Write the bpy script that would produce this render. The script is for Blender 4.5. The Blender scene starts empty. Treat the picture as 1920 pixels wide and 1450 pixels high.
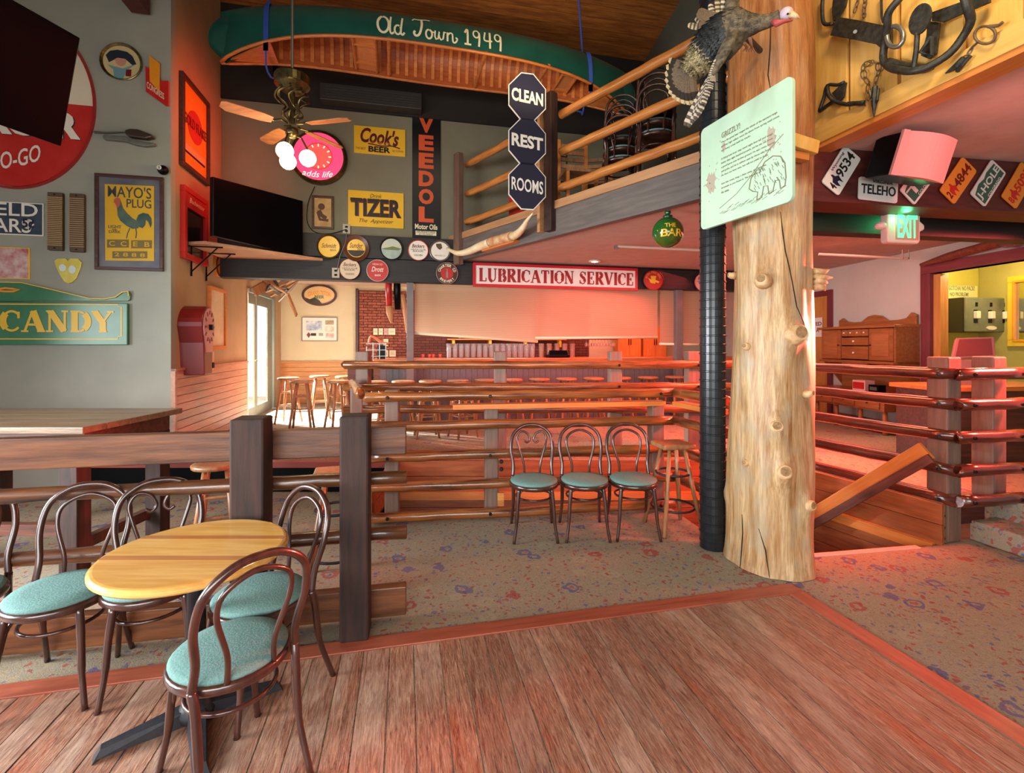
import bpy, math, random
from mathutils import Vector as V, Matrix
random.seed(7)
PI = math.pi
# ---------------------------------------------------------------- camera, world, lights
S = bpy.context.scene
F = 900.; CX = 960.; HY = 645.; H = 1.65
def P(px, py, Y): return V(((px-CX)/F*Y, Y, H-(py-HY)/F*Y))
cd = bpy.data.cameras.new('camera'); cam = bpy.data.objects.new('camera', cd)
S.collection.objects.link(cam); S.camera = cam
cd.sensor_width = 36; cd.lens = F/1920*36; cd.shift_y = -(725-HY)/1920
cd.clip_start = .05; cd.clip_end = 60
cam.location = (0, 0, H); cam.rotation_euler = (PI/2, 0, 0)
S.view_settings.view_transform = 'Standard'; S.view_settings.look = 'None'
S.view_settings.gamma = 1; S.view_settings.use_curve_mapping = False
S.view_settings.exposure = 0.3
w = bpy.data.worlds.new('world'); S.world = w; w.use_nodes = True
w.node_tree.nodes['Background'].inputs[0].default_value = (.93, .95, 1, 1)
w.node_tree.nodes['Background'].inputs[1].default_value = .36
def area(name, loc, tgt, sx, sy, col, power, spread=PI):
    l = bpy.data.lights.new(name, 'AREA'); l.shape = 'RECTANGLE'; l.size = sx; l.size_y = sy
    l.color = col; l.energy = power; l.spread = spread
    o = bpy.data.objects.new(name, l); S.collection.objects.link(o); o.location = loc
    o.rotation_euler = (V(tgt)-V(loc)).to_track_quat('-Z', 'Y').to_euler(); return o
def point(name, loc, col, power, r=.08):
    l = bpy.data.lights.new(name, 'POINT'); l.color = col; l.energy = power; l.shadow_soft_size = r
    o = bpy.data.objects.new(name, l); S.collection.objects.link(o); o.location = loc; return o
area('window_daylight_left', (-5.4, 1.3, 1.75), (0, 3.0, .1), 2.8, 1.5, (.93, .97, 1), 260, 2.3)
area('window_daylight_behind', (-1.0, -2.6, 1.9), (-.2, 5, .3), 5.5, 1.6, (1, .98, .95), 130, 1.9)
area('upper_warm_fill', (.6, 2.2, 6.6), (.3, 5.8, 4.2), 3, 2, (1, .78, .5), 10, 2.0)  # unseen warm area light under the closed ceiling; no roof opening is built
area('glass_door_sun', (-6.9, 9.3, 3.0), (-3.2, 8.0, .3), .7, 1.0, (1, .98, .94), 1500, 1.2)
area('glass_door_sky', (-6.4, 9.4, 1.9), (-3.2, 9.0, 1.6), 1.6, 1.8, (.95, .98, 1), 240)
area('exterior_daylight', (-7.5, 9.6, 3.6), (-7.2, 12.6, 1.2), 2.4, 1.4, (1, 1, 1), 420)
area('neon_right', (5.5, 3.9, 2.6), (3.3, 5.0, 1.1), .7, .5, (1, .10, .07), 150, 1.1)
area('neon_speaker', (3.3, 2.2, 2.9), (2.95, 3.6, 2.75), .3, .2, (1, .16, .14), 3.5, 1.6)
area('neon_log_edge', (4.3, 4.7, 2.0), (2.12, 3.78, 1.6), .4, .4, (1, .10, .07), 75, .55)
area('ceiling_fill', (.3, 4.9, 4.5), (.6, 7.6, 7.0), .8, .4, (1, .72, .42), 9, 2.0)  # added warm fill for the ceiling boards, with no fixture behind it
area('neon_right_high', (4.9, 5.6, 2.85), (3.4, 4.6, .3), 1.2, .8, (1, .12, .07), 60, 2.2)
area('neon_bar', (1.8, 8.9, 2.9), (1.6, 8.2, 1.3), 3.0, .3, (1, .08, .08), 62, 2.4)
area('neon_bar_back', (3.0, 10.4, 2.8), (2.2, 10.8, 1.2), 3.2, .6, (1, .16, .10), 75, 2.4)
area('bar_front_lamps', (1.6, 7.0, 2.93), (1.4, 7.6, 1.0), 3.0, .3, (1, .34, .30), 26, 2.4)
area('raised_floor_lamps', (3.6, 6.6, 2.95), (3.6, 6.6, 0), 2.2, 1.2, (1, .42, .34), 32)
area('bar_white_lamps', (-.6, 9.3, 2.9), (-.8, 9.8, 1.1), 2.2, .5, (1, .92, .84), 70, 2.8)
area('neon_stair', (2.9, 4.9, 2.9), (2.6, 4.8, 0), 1.2, .6, (1, .26, .12), 40, 2.4)
area('neon_wall_left', (-2.55, 6.35, 4.6), (-4.3, 6.3, 4.1), .5, .8, (1, .08, .04), 11, 1.8)
area('track_lamps_yellow_wall', (1.7, 1.5, 4.6), (2.9, 2.6, 3.9), .6, .4, (1, .80, .5), 26, 2.4)
# ---------------------------------------------------------------- materials
def lin(h):
    if isinstance(h, str):
        h = h.lstrip('#'); c = [int(h[i:i+2], 16)/255 for i in (0, 2, 4)]
    else: c = h
    return tuple((x/12.92 if x <= .04045 else ((x+.055)/1.055)**2.4) for x in c)+(1,)
MC = {}
def mat(name, c1, c2=None, rough=.5, metal=0, scale=(1, 1, 1), ns=4., detail=4, bump=0., emit=0, rnd=0., trans=0., coat=0., lo=.35, hi=.65):
    if name in MC: return MC[name]
    m = bpy.data.materials.new(name); m.use_nodes = True; nt = m.node_tree; N = nt.nodes; L = nt.links
    b = N['Principled BSDF']; b.inputs['Roughness'].default_value = rough; b.inputs['Metallic'].default_value = metal
    b.inputs['Base Color'].default_value = lin(c1)
    if coat: b.inputs['Coat Weight'].default_value = coat; b.inputs['Coat Roughness'].default_value = .12
    if trans: b.inputs['Transmission Weight'].default_value = trans; b.inputs['IOR'].default_value = 1.2
    out = None
    if c2 or bump:
        tc = N.new('ShaderNodeTexCoord'); mp = N.new('ShaderNodeMapping'); mp.inputs['Scale'].default_value = scale
        L.new(tc.outputs['Object'], mp.inputs['Vector'])
        vec = mp.outputs[0]
        if rnd:
            oi = N.new('ShaderNodeObjectInfo'); ad = N.new('ShaderNodeVectorMath'); ad.operation = 'ADD'
            sc = N.new('ShaderNodeVectorMath'); sc.operation = 'SCALE'; sc.inputs['Scale'].default_value = 37.
            cb = N.new('ShaderNodeCombineXYZ')
            for i in range(3): L.new(oi.outputs['Random'], cb.inputs[i])
            L.new(cb.outputs[0], sc.inputs[0]); L.new(vec, ad.inputs[0]); L.new(sc.outputs[0], ad.inputs[1]); vec = ad.outputs[0]
        nz = N.new('ShaderNodeTexNoise'); nz.inputs['Scale'].default_value = ns; nz.inputs['Detail'].default_value = detail
        nz.inputs['Roughness'].default_value = .6
        L.new(vec, nz.inputs['Vector'])
        if c2:
            r = N.new('ShaderNodeValToRGB'); r.color_ramp.elements[0].position = lo; r.color_ramp.elements[1].position = hi
            r.color_ramp.elements[0].color = lin(c1); r.color_ramp.elements[1].color = lin(c2)
            L.new(nz.outputs['Fac'], r.inputs[0]); out = r.outputs[0]
            if rnd:
                hs = N.new('ShaderNodeHueSaturation'); ma = N.new('ShaderNodeMapRange')
                ma.inputs['To Min'].default_value = 1-rnd; ma.inputs['To Max'].default_value = 1+rnd
                L.new(oi.outputs['Random'], ma.inputs['Value']); L.new(ma.outputs[0], hs.inputs['Value'])
                L.new(out, hs.inputs['Color']); out = hs.outputs[0]
            L.new(out, b.inputs['Base Color'])
        if bump:
            bp = N.new('ShaderNodeBump'); bp.inputs['Strength'].default_value = bump; bp.inputs['Distance'].default_value = .01
            L.new(nz.outputs['Fac'], bp.inputs['Height']); L.new(bp.outputs[0], b.inputs['Normal'])
    if emit:
        b.inputs['Emission Color'].default_value = lin(c1); b.inputs['Emission Strength'].default_value = emit
    MC[name] = m; return m
def wood(name, c1, c2, rough=.45, rnd=.15, bump=.25, ns=3., axis=0, coat=0., lo=.35, hi=.65):
    s = [9, 9, 9]; s[axis] = .9
    return mat(name, c1, c2, rough=rough, scale=s, ns=ns, detail=6, bump=bump, rnd=rnd, coat=coat, lo=lo, hi=hi)
def carpet_mat(name, base, base2, k=1.):
    m = bpy.data.materials.new(name); m.use_nodes = True; nt = m.node_tree; N = nt.nodes; L = nt.links
    b = N['Principled BSDF']; b.inputs['Roughness'].default_value = .95; b.inputs['Specular IOR Level'].default_value = .15
    tc = N.new('ShaderNodeTexCoord')
    nz = N.new('ShaderNodeTexNoise'); nz.inputs['Scale'].default_value = 160; nz.inputs['Detail'].default_value = 2
    L.new(tc.outputs['Object'], nz.inputs['Vector'])
    r = N.new('ShaderNodeValToRGB'); r.color_ramp.elements[0].color = lin(base); r.color_ramp.elements[1].color = lin(base2)
    r.color_ramp.elements[0].position = .35; r.color_ramp.elements[1].position = .65
    L.new(nz.outputs['Fac'], r.inputs[0]); cur = r.outputs[0]
    wz = N.new('ShaderNodeTexNoise'); wz.inputs['Scale'].default_value = 14*k; L.new(tc.outputs['Object'], wz.inputs['Vector'])
    wm = N.new('ShaderNodeVectorMath'); wm.operation = 'SCALE'; wm.inputs['Scale'].default_value = .09/k
    L.new(wz.outputs['Color'], wm.inputs[0]); wa = N.new('ShaderNodeVectorMath'); L.new(tc.outputs['Object'], wa.inputs[0]); L.new(wm.outputs[0], wa.inputs[1])
    def layer(cur, sc, lo, hi, cols, amt):
        v = N.new('ShaderNodeTexVoronoi'); v.inputs['Scale'].default_value = sc*k; v.inputs['Randomness'].default_value = .75
        L.new(wa.outputs[0], v.inputs['Vector'])
        a = N.new('ShaderNodeMath'); a.operation = 'GREATER_THAN'; a.inputs[1].default_value = lo; L.new(v.outputs['Distance'], a.inputs[0])
        c = N.new('ShaderNodeMath'); c.operation = 'LESS_THAN'; c.inputs[1].default_value = hi; L.new(v.outputs['Distance'], c.inputs[0])
        e = N.new('ShaderNodeMath'); e.operation = 'MULTIPLY'; L.new(a.outputs[0], e.inputs[0]); L.new(c.outputs[0], e.inputs[1])
        g = N.new('ShaderNodeMath'); g.operation = 'MULTIPLY'; g.inputs[1].default_value = amt; L.new(e.outputs[0], g.inputs[0])
        cr = N.new('ShaderNodeValToRGB'); cr.color_ramp.interpolation = 'CONSTANT'
        while len(cr.color_ramp.elements) < len(cols): cr.color_ramp.elements.new(.5)
        for i, cc in enumerate(cols):
            cr.color_ramp.elements[i].position = i/len(cols); cr.color_ramp.elements[i].color = lin(cc)
        sp = N.new('ShaderNodeSeparateColor'); L.new(v.outputs['Color'], sp.inputs[0]); L.new(sp.outputs[0], cr.inputs[0])
        mx = N.new('ShaderNodeMix'); mx.data_type = 'RGBA'; L.new(g.outputs[0], mx.inputs['Factor'])
        L.new(cur, mx.inputs['A']); L.new(cr.outputs[0], mx.inputs['B']); return mx.outputs['Result']
    cur = layer(cur, 24, .0, .33, ['#9a4038', '#8a8468', '#5a5a7c', '#8a3a34', '#a08a6a'], .75)
    cur = layer(cur, 44, .0, .30, ['#8c4c44', '#8a8468', '#6a6a84', '#a09078', '#7c6c5c'], .6)
    cur = layer(cur, 4.6, .15, .27, ['#4c4f80', '#94383a', '#8d8068', '#9a8f78', '#5a507c'], .7)
    cur = layer(cur, 4.6, .0, .08, ['#a04848', '#4a5a8c', '#8d8068', '#9a8f78', '#a8504c'], .8)
    L.new(cur, b.inputs['Base Color'])
    bp = N.new('ShaderNodeBump'); bp.inputs['Strength'].default_value = .5; bp.inputs['Distance'].default_value = .004
    L.new(nz.outputs['Fac'], bp.inputs['Height']); L.new(bp.outputs[0], b.inputs['Normal'])
    MC[name] = m; return m
MWALL = mat('wall_paint', '#93958a', '#9b9d91', rough=.9, ns=2, bump=.08)
MWALLDIM = mat('upper_wall_dimmed', '#77735f', '#7f7b67', rough=.9, ns=2, bump=.08)  # grey wall tone darkened: dim light of the upper room put into the colour
MWALLW = mat('cream_wall_paint', '#c9bfa0', '#d0c7a9', rough=.9, ns=2, bump=.05)
MSIDE = mat('side_wall_paint', '#a58a6a', '#ae9473', rough=.85, ns=2, bump=.1)
MPINKW = mat('right_wall_paint', '#c4b7aa', '#cbbfb2', rough=.9, ns=2, bump=.05)
MCEIL = mat('low_ceiling_plaster', '#b9a294', '#c3ad9f', rough=.95, ns=6, bump=.15)
MYEL = mat('yellow_wall_paint', '#c4b343', '#cdbc4c', rough=.85, ns=2, bump=.03)
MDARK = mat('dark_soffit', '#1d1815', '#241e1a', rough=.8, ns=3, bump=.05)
MBEAM = wood('dark_beam_wood', '#151313', '#211e1d', rough=.55, rnd=.05)
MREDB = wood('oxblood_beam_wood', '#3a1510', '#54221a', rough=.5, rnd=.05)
MGREYB = wood('grey_beam_wood', '#57504c', '#68605b', rough=.6, rnd=.05)
MCAP = wood('tan_cap_wood', '#a87a52', '#ba8b60', rough=.5, rnd=.05)
MLOG = wood('varnished_log_wood', '#4a2412', '#9a5c2a', rough=.28, rnd=.14, bump=.5, ns=2.2, coat=.5)
MLOGY = wood('honey_log_wood', '#a5602a', '#c98440', rough=.3, rnd=.05, bump=.3, coat=.4)
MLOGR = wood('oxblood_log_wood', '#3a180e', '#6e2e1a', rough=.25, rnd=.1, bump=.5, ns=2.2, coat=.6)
MLOGD = wood('dark_log_wood', '#331a10', '#6b4022', rough=.3, rnd=.14, bump=.5, ns=2.2, coat=.4)
MPOST = wood('dark_post_wood', '#22120d', '#3d2219', rough=.7, rnd=.08, axis=2)
MPOSTG = wood('grey_brown_post_wood', '#6b5346', '#7f6455', rough=.5, rnd=.08, axis=2)
MBOARD = wood('brown_board_wood', '#42241a', '#65382a', rough=.5, rnd=.05)
def floor_mat():
    m = bpy.data.materials.new('worn_floor_planks'); m.use_nodes = True; nt = m.node_tree; N = nt.nodes; L = nt.links; bs = N['Principled BSDF']
    tc = N.new('ShaderNodeTexCoord'); oi = N.new('ShaderNodeObjectInfo'); cb = N.new('ShaderNodeCombineXYZ')
    sc = N.new('ShaderNodeVectorMath'); sc.operation = 'SCALE'; sc.inputs['Scale'].default_value = 53.
    for i in range(3): L.new(oi.outputs['Random'], cb.inputs[i])
    L.new(cb.outputs[0], sc.inputs[0])
    def noise(scale, ns, det, dist=0, rnd=True):
        mp = N.new('ShaderNodeMapping'); mp.inputs['Scale'].default_value = scale; L.new(tc.outputs['Object'], mp.inputs[0]); v = mp.outputs[0]
        if rnd: a = N.new('ShaderNodeVectorMath'); L.new(v, a.inputs[0]); L.new(sc.outputs[0], a.inputs[1]); v = a.outputs[0]
        z = N.new('ShaderNodeTexNoise'); z.inputs['Scale'].default_value = ns; z.inputs['Detail'].default_value = det; z.inputs['Distortion'].default_value = dist
        z.inputs['Roughness'].default_value = .65; L.new(v, z.inputs['Vector']); return z.outputs['Fac']
    def ramp(f, p0, c0, p1, c1):
        r = N.new('ShaderNodeValToRGB'); e = r.color_ramp.elements; e[0].position = p0; e[0].color = lin(c0); e[1].position = p1; e[1].color = lin(c1); L.new(f, r.inputs[0]); return r.outputs[0]
    def mix(f, a, b, mode='MIX', k=1.):
        x = N.new('ShaderNodeMix'); x.data_type = 'RGBA'; x.blend_type = mode
        if k != 1.: mm = N.new('ShaderNodeMath'); mm.operation = 'MULTIPLY'; mm.inputs[1].default_value = k; L.new(f, mm.inputs[0]); f = mm.outputs[0]
        L.new(f, x.inputs['Factor']); L.new(a, x.inputs['A']); L.new(b, x.inputs['B']); return x.outputs['Result']
    g1 = noise((2.4, 22, 10), 2.2, 9, 2.2); g2 = noise((6, 95, 10), 3., 5, .6); g3 = noise((.8, 3, 3), 1.6, 3, .5)
    base = ramp(g1, .34, '#6a3a2c', .66, '#b58468'); pale = ramp(g1, .3, '#a08070', .7, '#d6bba4')
    c = mix(ramp(g3, .5, '#000000', .68, '#ffffff'), base, pale, k=.6)
    c = mix(ramp(g3, .30, '#ffffff', .42, '#000000'), c, ramp(g1, .3, '#8a3a1c', .7, '#b8562e'), k=.55)
    c = mix(ramp(g2, .52, '#000000', .66, '#ffffff'), c, ramp(g2, 0, '#e0cbb8', 1, '#e0cbb8'), k=.30)
    c = mix(ramp(g2, .30, '#ffffff', .42, '#000000'), c, ramp(g2, 0, '#2e1a14', 1, '#2e1a14'), k=.5)
    hs = N.new('ShaderNodeHueSaturation'); ma = N.new('ShaderNodeMapRange'); ma.inputs['To Min'].default_value = .82; ma.inputs['To Max'].default_value = 1.14
    L.new(oi.outputs['Random'], ma.inputs['Value']); L.new(ma.outputs[0], hs.inputs['Value']); L.new(c, hs.inputs['Color']); L.new(hs.outputs[0], bs.inputs['Base Color'])
    bs.inputs['Roughness'].default_value = .45
    bp = N.new('ShaderNodeBump'); bp.inputs['Strength'].default_value = .35; bp.inputs['Distance'].default_value = .006; L.new(g2, bp.inputs['Height']); L.new(bp.outputs[0], bs.inputs['Normal'])
    return m
MFLOOR = floor_mat()
MBORD = wood('floor_border_wood', '#8a4430', '#a5563e', rough=.4, rnd=.05)
MWAIN = wood('wainscot_wood', '#a77a64', '#bd9079', rough=.5, rnd=.06)
MWAIN2 = wood('golden_wainscot_wood', '#b27a45', '#c98f57', rough=.45, rnd=.06)
MPIT = wood('stairwell_plank_wood', '#84441f', '#a25b2e', rough=.45, rnd=.1)
MCLG = wood('ceiling_board_wood', '#7a4520', '#a86a30', rough=.5, rnd=.18)
MPINE = wood('yellow_pine_wood', '#d09a45', '#e0b062', rough=.45, rnd=.05, axis=2, ns=2.)
MPINEO = wood('orange_pine_edge', '#c0702e', '#cf803a', rough=.45, rnd=.03)
MPINED = wood('batten_gap_wood', '#a0632a', '#b07032', rough=.5, rnd=.03, axis=2)
MBENT = wood('bentwood_brown', '#2e1711', '#4a281d', rough=.28, rnd=.04, bump=.05, axis=2, coat=.5)
MTEAL = mat('teal_fabric', '#5c827e', '#6c928d', rough=.9, ns=120, bump=.35)
MBUTCH = wood('table_maple', '#d29848', '#e4b264', rough=.22, rnd=.0, bump=.03, coat=.5)
MBUTCHD = wood('table_strip_wood', '#b0713a', '#bd7f45', rough=.22, rnd=.0, bump=.03, coat=.5)
MIRON = mat('black_iron', '#23242a', '#2e2f35', rough=.45, ns=30, bump=.1, metal=.3)
MSTOOL = wood('stool_wood', '#8a5c3a', '#aa7850', rough=.35, rnd=.15, axis=2)
MBLK = mat('black_plastic', '#07080a', rough=.35)
MSCR = mat('screen_glass', '#05060a', rough=.22)
for _m in (MBLK, MSCR): _m.node_tree.nodes['Principled BSDF'].inputs['Specular IOR Level'].default_value = .12
MBRASS = mat('aged_brass', '#5b4f33', '#7a6b45', rough=.3, metal=.9, ns=20)
MSTEEL = mat('steel', '#8a8880', rough=.35, metal=.8)
MWHITE = mat('white_paint', '#e8e2d4', rough=.4)
MRED = mat('red_enamel', '#b5201c', '#c02722', rough=.3, ns=5)
MDRED = mat('dark_red_paint', '#6d1210', rough=.35)
MNAVY = mat('navy_enamel', '#0e1230', rough=.5)
MYSIGN = mat('yellow_enamel', '#e2b128', '#e8ba34', rough=.3, ns=3)
MBLACKP = mat('black_print', '#17120f', rough=.5)
MMAROON = mat('maroon_print', '#5a1420', rough=.4)
MGREEN = mat('green_enamel', '#2f6b48', '#3a7a54', rough=.25, ns=3)
MGOLDP = mat('gold_print', '#e0b52e', rough=.4)
MCREAM = mat('cream_print', '#e8dcb8', rough=.5)
MDFRAME = wood('dark_frame_wood', '#3c2019', '#52302a', rough=.4, rnd=.05)
MORANGE = mat('orange_enamel', '#df8a1c', '#e5951f', rough=.35, ns=3)
MCORK = wood('ribbed_wood', '#4c3a26', '#5c4830', rough=.6, rnd=.05)
MGREYBD = mat('grey_bar_panel', '#5e5a5a', '#68646a', rough=.6, ns=10)
MPURPLE = wood('plum_trim_wood', '#6e2b30', '#7e363a', rough=.45, rnd=.03, axis=2)
MDOORO = wood('orange_door_wood', '#bf7a3a', '#d08c48', rough=.4, rnd=.03, axis=2)
MHUTCH = wood('hutch_wood', '#8e5028', '#a86436', rough=.35, rnd=.08)
MBRICK = mat('bar_brick', '#7c4434', '#9c5a48', rough=.9, ns=25, bump=.3, rnd=.2)
MMORT = mat('bar_mortar', '#4a302a', rough=.95)
def pane(name):
    m = bpy.data.materials.new(name); m.use_nodes = True; N = m.node_tree.nodes; L = m.node_tree.links; N.remove(N['Principled BSDF'])
    t = N.new('ShaderNodeBsdfTransparent'); g = N.new('ShaderNodeBsdfGlossy'); g.inputs['Roughness'].default_value = .03
    x = N.new('ShaderNodeMixShader'); x.inputs[0].default_value = .06; L.new(t.outputs[0], x.inputs[1]); L.new(g.outputs[0], x.inputs[2]); L.new(x.outputs[0], N['Material Output'].inputs[0])
    MC[name] = m; return m
MPANE = pane('pane_glass')
MGLASS = mat('clear_glass', '#f2f2f4', rough=.08, trans=.85)
MCARP = carpet_mat('floral_carpet', '#877b68', '#9a8d78')
MCARP2 = carpet_mat('floral_carpet_step', '#857c6c', '#958c7a', .8)
# ---------------------------------------------------------------- mesh builder
class B:
    def __init__(s): s.v = []; s.f = []
    def add(s, vs, fs, M=None):
        n = len(s.v); s.v += [tuple(M@V(p)) if M else tuple(p) for p in vs]; s.f += [tuple(n+i for i in f) for f in fs]; return s
    def box(s, x0, x1, y0, y1, z0, z1, M=None):
        return s.add([(x0,y0,z0),(x1,y0,z0),(x1,y1,z0),(x0,y1,z0),(x0,y0,z1),(x1,y0,z1),(x1,y1,z1),(x0,y1,z1)],
            [(0,3,2,1),(4,5,6,7),(0,1,5,4),(1,2,6,5),(2,3,7,6),(3,0,4,7)], M)
    def prism(s, pts, y0, y1, M=None):
        n = len(pts); a = sum(pts[i][0]*pts[(i+1)%n][1]-pts[(i+1)%n][0]*pts[i][1] for i in range(n))
        if a < 0: pts = list(pts)[::-1]
        vs = [(p[0], y0, p[1]) for p in pts]+[(p[0], y1, p[1]) for p in pts]
        return s.add(vs, [tuple(range(n)), tuple(range(2*n-1, n-1, -1))]+[(i, i+n, (i+1)%n+n, (i+1)%n) for i in range(n)], M)
    def slab(s, pts, z0, z1, M=None):
        n = len(pts); a = sum(pts[i][0]*pts[(i+1)%n][1]-pts[(i+1)%n][0]*pts[i][1] for i in range(n))
        if a < 0: pts = list(pts)[::-1]
        vs = [(p[0], p[1], z0) for p in pts]+[(p[0], p[1], z1) for p in pts]
        return s.add(vs, [tuple(range(n-1, -1, -1)), tuple(range(n, 2*n))]+[(i, (i+1)%n, (i+1)%n+n, i+n) for i in range(n)], M)
    def tube(s, pts, r, n=8, closed=False, M=None, flat=1.):
        pts = [V(p) for p in pts]; m = len(pts); rs = r if isinstance(r, (list, tuple)) else [r]*m
        vs = []; up = None
        for i, p in enumerate(pts):
            if closed: t = pts[(i+1) % m]-pts[i-1]
            else: t = pts[min(i+1, m-1)]-pts[max(i-1, 0)]
            t.normalize()
            if up is None: up = V((0, 0, 1)) if abs(t.z) < .9 else V((1, 0, 0))
            a = (up-t*up.dot(t)).normalized(); up = a; b = t.cross(a)
            for k in range(n):
                q = 2*PI*k/n; vs.append(p+(a*math.cos(q)*flat+b*math.sin(q))*rs[i])
        fs = []
        for i in range(m if closed else m-1):
            j = (i+1) % m
            for k in range(n): fs.append((i*n+k, i*n+(k+1) % n, j*n+(k+1) % n, j*n+k))
        if not closed: fs += [tuple(range(n-1, -1, -1)), tuple((m-1)*n+k for k in range(n))]
        return s.add(vs, fs, M)
    def lathe(s, prof, n=24, M=None, sx=1., sy=1.):
        vs = []; fs = []
        for r, z in prof:
            for k in range(n): q = 2*PI*k/n; vs.append((r*math.cos(q)*sx, r*math.sin(q)*sy, z))
        for i in range(len(prof)-1):
            for k in range(n): fs.append((i*n+k, i*n+(k+1) % n, (i+1)*n+(k+1) % n, (i+1)*n+k))
        fs += [tuple(range(n-1, -1, -1)), tuple((len(prof)-1)*n+k for k in range(n))]
        return s.add(vs, fs, M)
    def disc(s, cx, cz, rx, rz, y0, y1, n=32):
        return s.prism([(cx+rx*math.cos(2*PI*k/n), cz+rz*math.sin(2*PI*k/n)) for k in range(n)], y0, y1)
    def ring(s, cx, cz, rx, rz, wd, y0, y1, n=32):
        vs = []; fs = []
        for k in range(n):
            c, d = math.cos(2*PI*k/n), math.sin(2*PI*k/n)
            for (a, b) in ((rx, rz), (rx-wd, rz-wd)):
                for y in (y0, y1): vs.append((cx+a*c, y, cz+b*d))
        for k in range(n):
            i = k*4; j = ((k+1) % n)*4
            fs += [(i, j, j+2, i+2), (i+1, i+3, j+3, j+1), (i, i+1, j+1, j), (i+2, j+2, j+3, i+3)]
        return s.add(vs, fs)
    def ball(s, c, r, n=12, m=8, M=None, sz=1.):
        T = Matrix.Translation(c)
        if M: T = M@T
        return s.lathe([(max(r*math.sin(PI*i/m), 1e-4), -r*sz*math.cos(PI*i/m)) for i in range(m+1)], n, T)
    def stroke(s, pts, wd, y0, y1, closed=False):
        m = len(pts); L_ = []; R_ = []
        for i in range(m):
            if closed: a = pts[i-1]; b = pts[(i+1) % m]
            else: a = pts[max(i-1, 0)]; b = pts[min(i+1, m-1)]
            dx, dz = b[0]-a[0], b[1]-a[1]; l = math.hypot(dx, dz) or 1; nx, nz = -dz/l*wd/2, dx/l*wd/2
            L_.append((pts[i][0]+nx, pts[i][1]+nz)); R_.append((pts[i][0]-nx, pts[i][1]-nz))
        for i in range(m if closed else m-1):
            j = (i+1) % m; s.prism([L_[i], R_[i], R_[j], L_[j]], y0, y1)
        return s
    def frame(s, w_, h_, t, y0, y1, cx=0, cz=0):
        for (a, b, c, d) in ((-w_/2, w_/2, h_/2-t, h_/2), (-w_/2, w_/2, -h_/2, -h_/2+t), (-w_/2, -w_/2+t, -h_/2+t, h_/2-t), (w_/2-t, w_/2, -h_/2+t, h_/2-t)):
            s.box(cx+a, cx+b, y0, y1, cz+c, cz+d)
        return s
    def mesh(s, name, m, smooth=False):
        me = bpy.data.meshes.new(name); me.from_pydata(s.v, [], s.f); me.update()
        if m: me.materials.append(m)
        if smooth:
            for p in me.polygons: p.use_smooth = len(p.vertices) < 8
        return me
    def go(s, name, m, parent=None, smooth=False, bevel=0, kind=None, label=None, M=None):
        return mk(name, s.mesh(name, m, smooth), parent, bevel, kind, label, M)
def mk(name, me, parent=None, bevel=0, kind=None, label=None, M=None):
    o = bpy.data.objects.new(name, me); S.collection.objects.link(o)
    if parent is not None: o.parent = parent
    if M is not None: o.matrix_basis = (wm(parent).inverted()@M) if parent is not None else M
    if bevel:
        b = o.modifiers.new('bevel', 'BEVEL'); b.width = bevel; b.segments = 2; b.limit_method = 'ANGLE'
    if kind: o['kind'] = kind
    if label: o['label'] = label
    return o
def wm(o):
    m = o.matrix_basis.copy(); p = o.parent
    while p is not None: m = p.matrix_basis@m; p = p.parent
    return m
def tag(o, label, cat, group=None):
    o['label'] = label; o['category'] = cat
    if group: o['group'] = group
    return o
def thing(name, label, cat, loc=(0, 0, 0), rz=0, group=None):
    o = bpy.data.objects.new(name, None); S.collection.objects.link(o); o.empty_display_size = .1
    o.location = loc; o.rotation_euler = (0, 0, rz)
    o.matrix_basis = Matrix.Translation(loc)@Matrix.Rotation(rz, 4, 'Z')
    return tag(o, label, cat, group)
def struct(name, parent=None, loc=(0, 0, 0), rz=0):
    o = bpy.data.objects.new(name, None); S.collection.objects.link(o); o['kind'] = 'structure'
    o.matrix_basis = Matrix.Translation(loc)@Matrix.Rotation(rz, 4, 'Z'); return o
def dup(src, loc, rz=0, label=None, group=None, M=None):
    r = src.copy(); S.collection.objects.link(r)
    r.matrix_basis = M if M is not None else Matrix.Translation(loc)@Matrix.Rotation(rz, 4, 'Z')
    if label: r['label'] = label
    if group: r['group'] = group
    for ch in src.children:
        c = ch.copy(); S.collection.objects.link(c); c.parent = r
        for g in ch.children:
            d = g.copy(); S.collection.objects.link(d); d.parent = c
    return r
def align(p0, p1, roll=0):
    p0 = V(p0); p1 = V(p1); x = (p1-p0).normalized(); up = V((0, 0, 1)) if abs(x.z) < .95 else V((0, 1, 0))
    y = up.cross(x).normalized(); z = x.cross(y)
    M = Matrix((x, y, z)).transposed().to_4x4(); M = Matrix.Translation(p0)@M
    return M@Matrix.Rotation(roll, 4, 'X'), (p1-p0).length
def bar(p0, p1, w_, h_, name, m, parent, bevel=.003, **k):      # rectangular board, x along it
    M, L = align(p0, p1, k.pop('roll', 0))
    return B().box(0, L, -w_/2, w_/2, -h_/2, h_/2).go(name, m, parent, bevel=bevel, M=M, **k)
def log(p0, p1, r, name, m, parent, n=12, rough=.05, **k):
    M, L = align(p0, p1); seg = max(3, int(L/.16)); pts = []; rs = []
    pts.append((-.004, 0, 0)); rs.append(r*.86)
    for i in range(seg+1):
        pts.append((L*i/seg, random.uniform(-1, 1)*r*rough*1.6, random.uniform(-1, 1)*r*rough*1.6)); rs.append(r*(1+random.uniform(-1, 1)*rough))
    pts.append((L+.004, pts[-1][1], pts[-1][2])); rs.append(r*.86)
    return B().tube(pts, rs, n).go(name, m, parent, smooth=True, M=M, **k)
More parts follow.
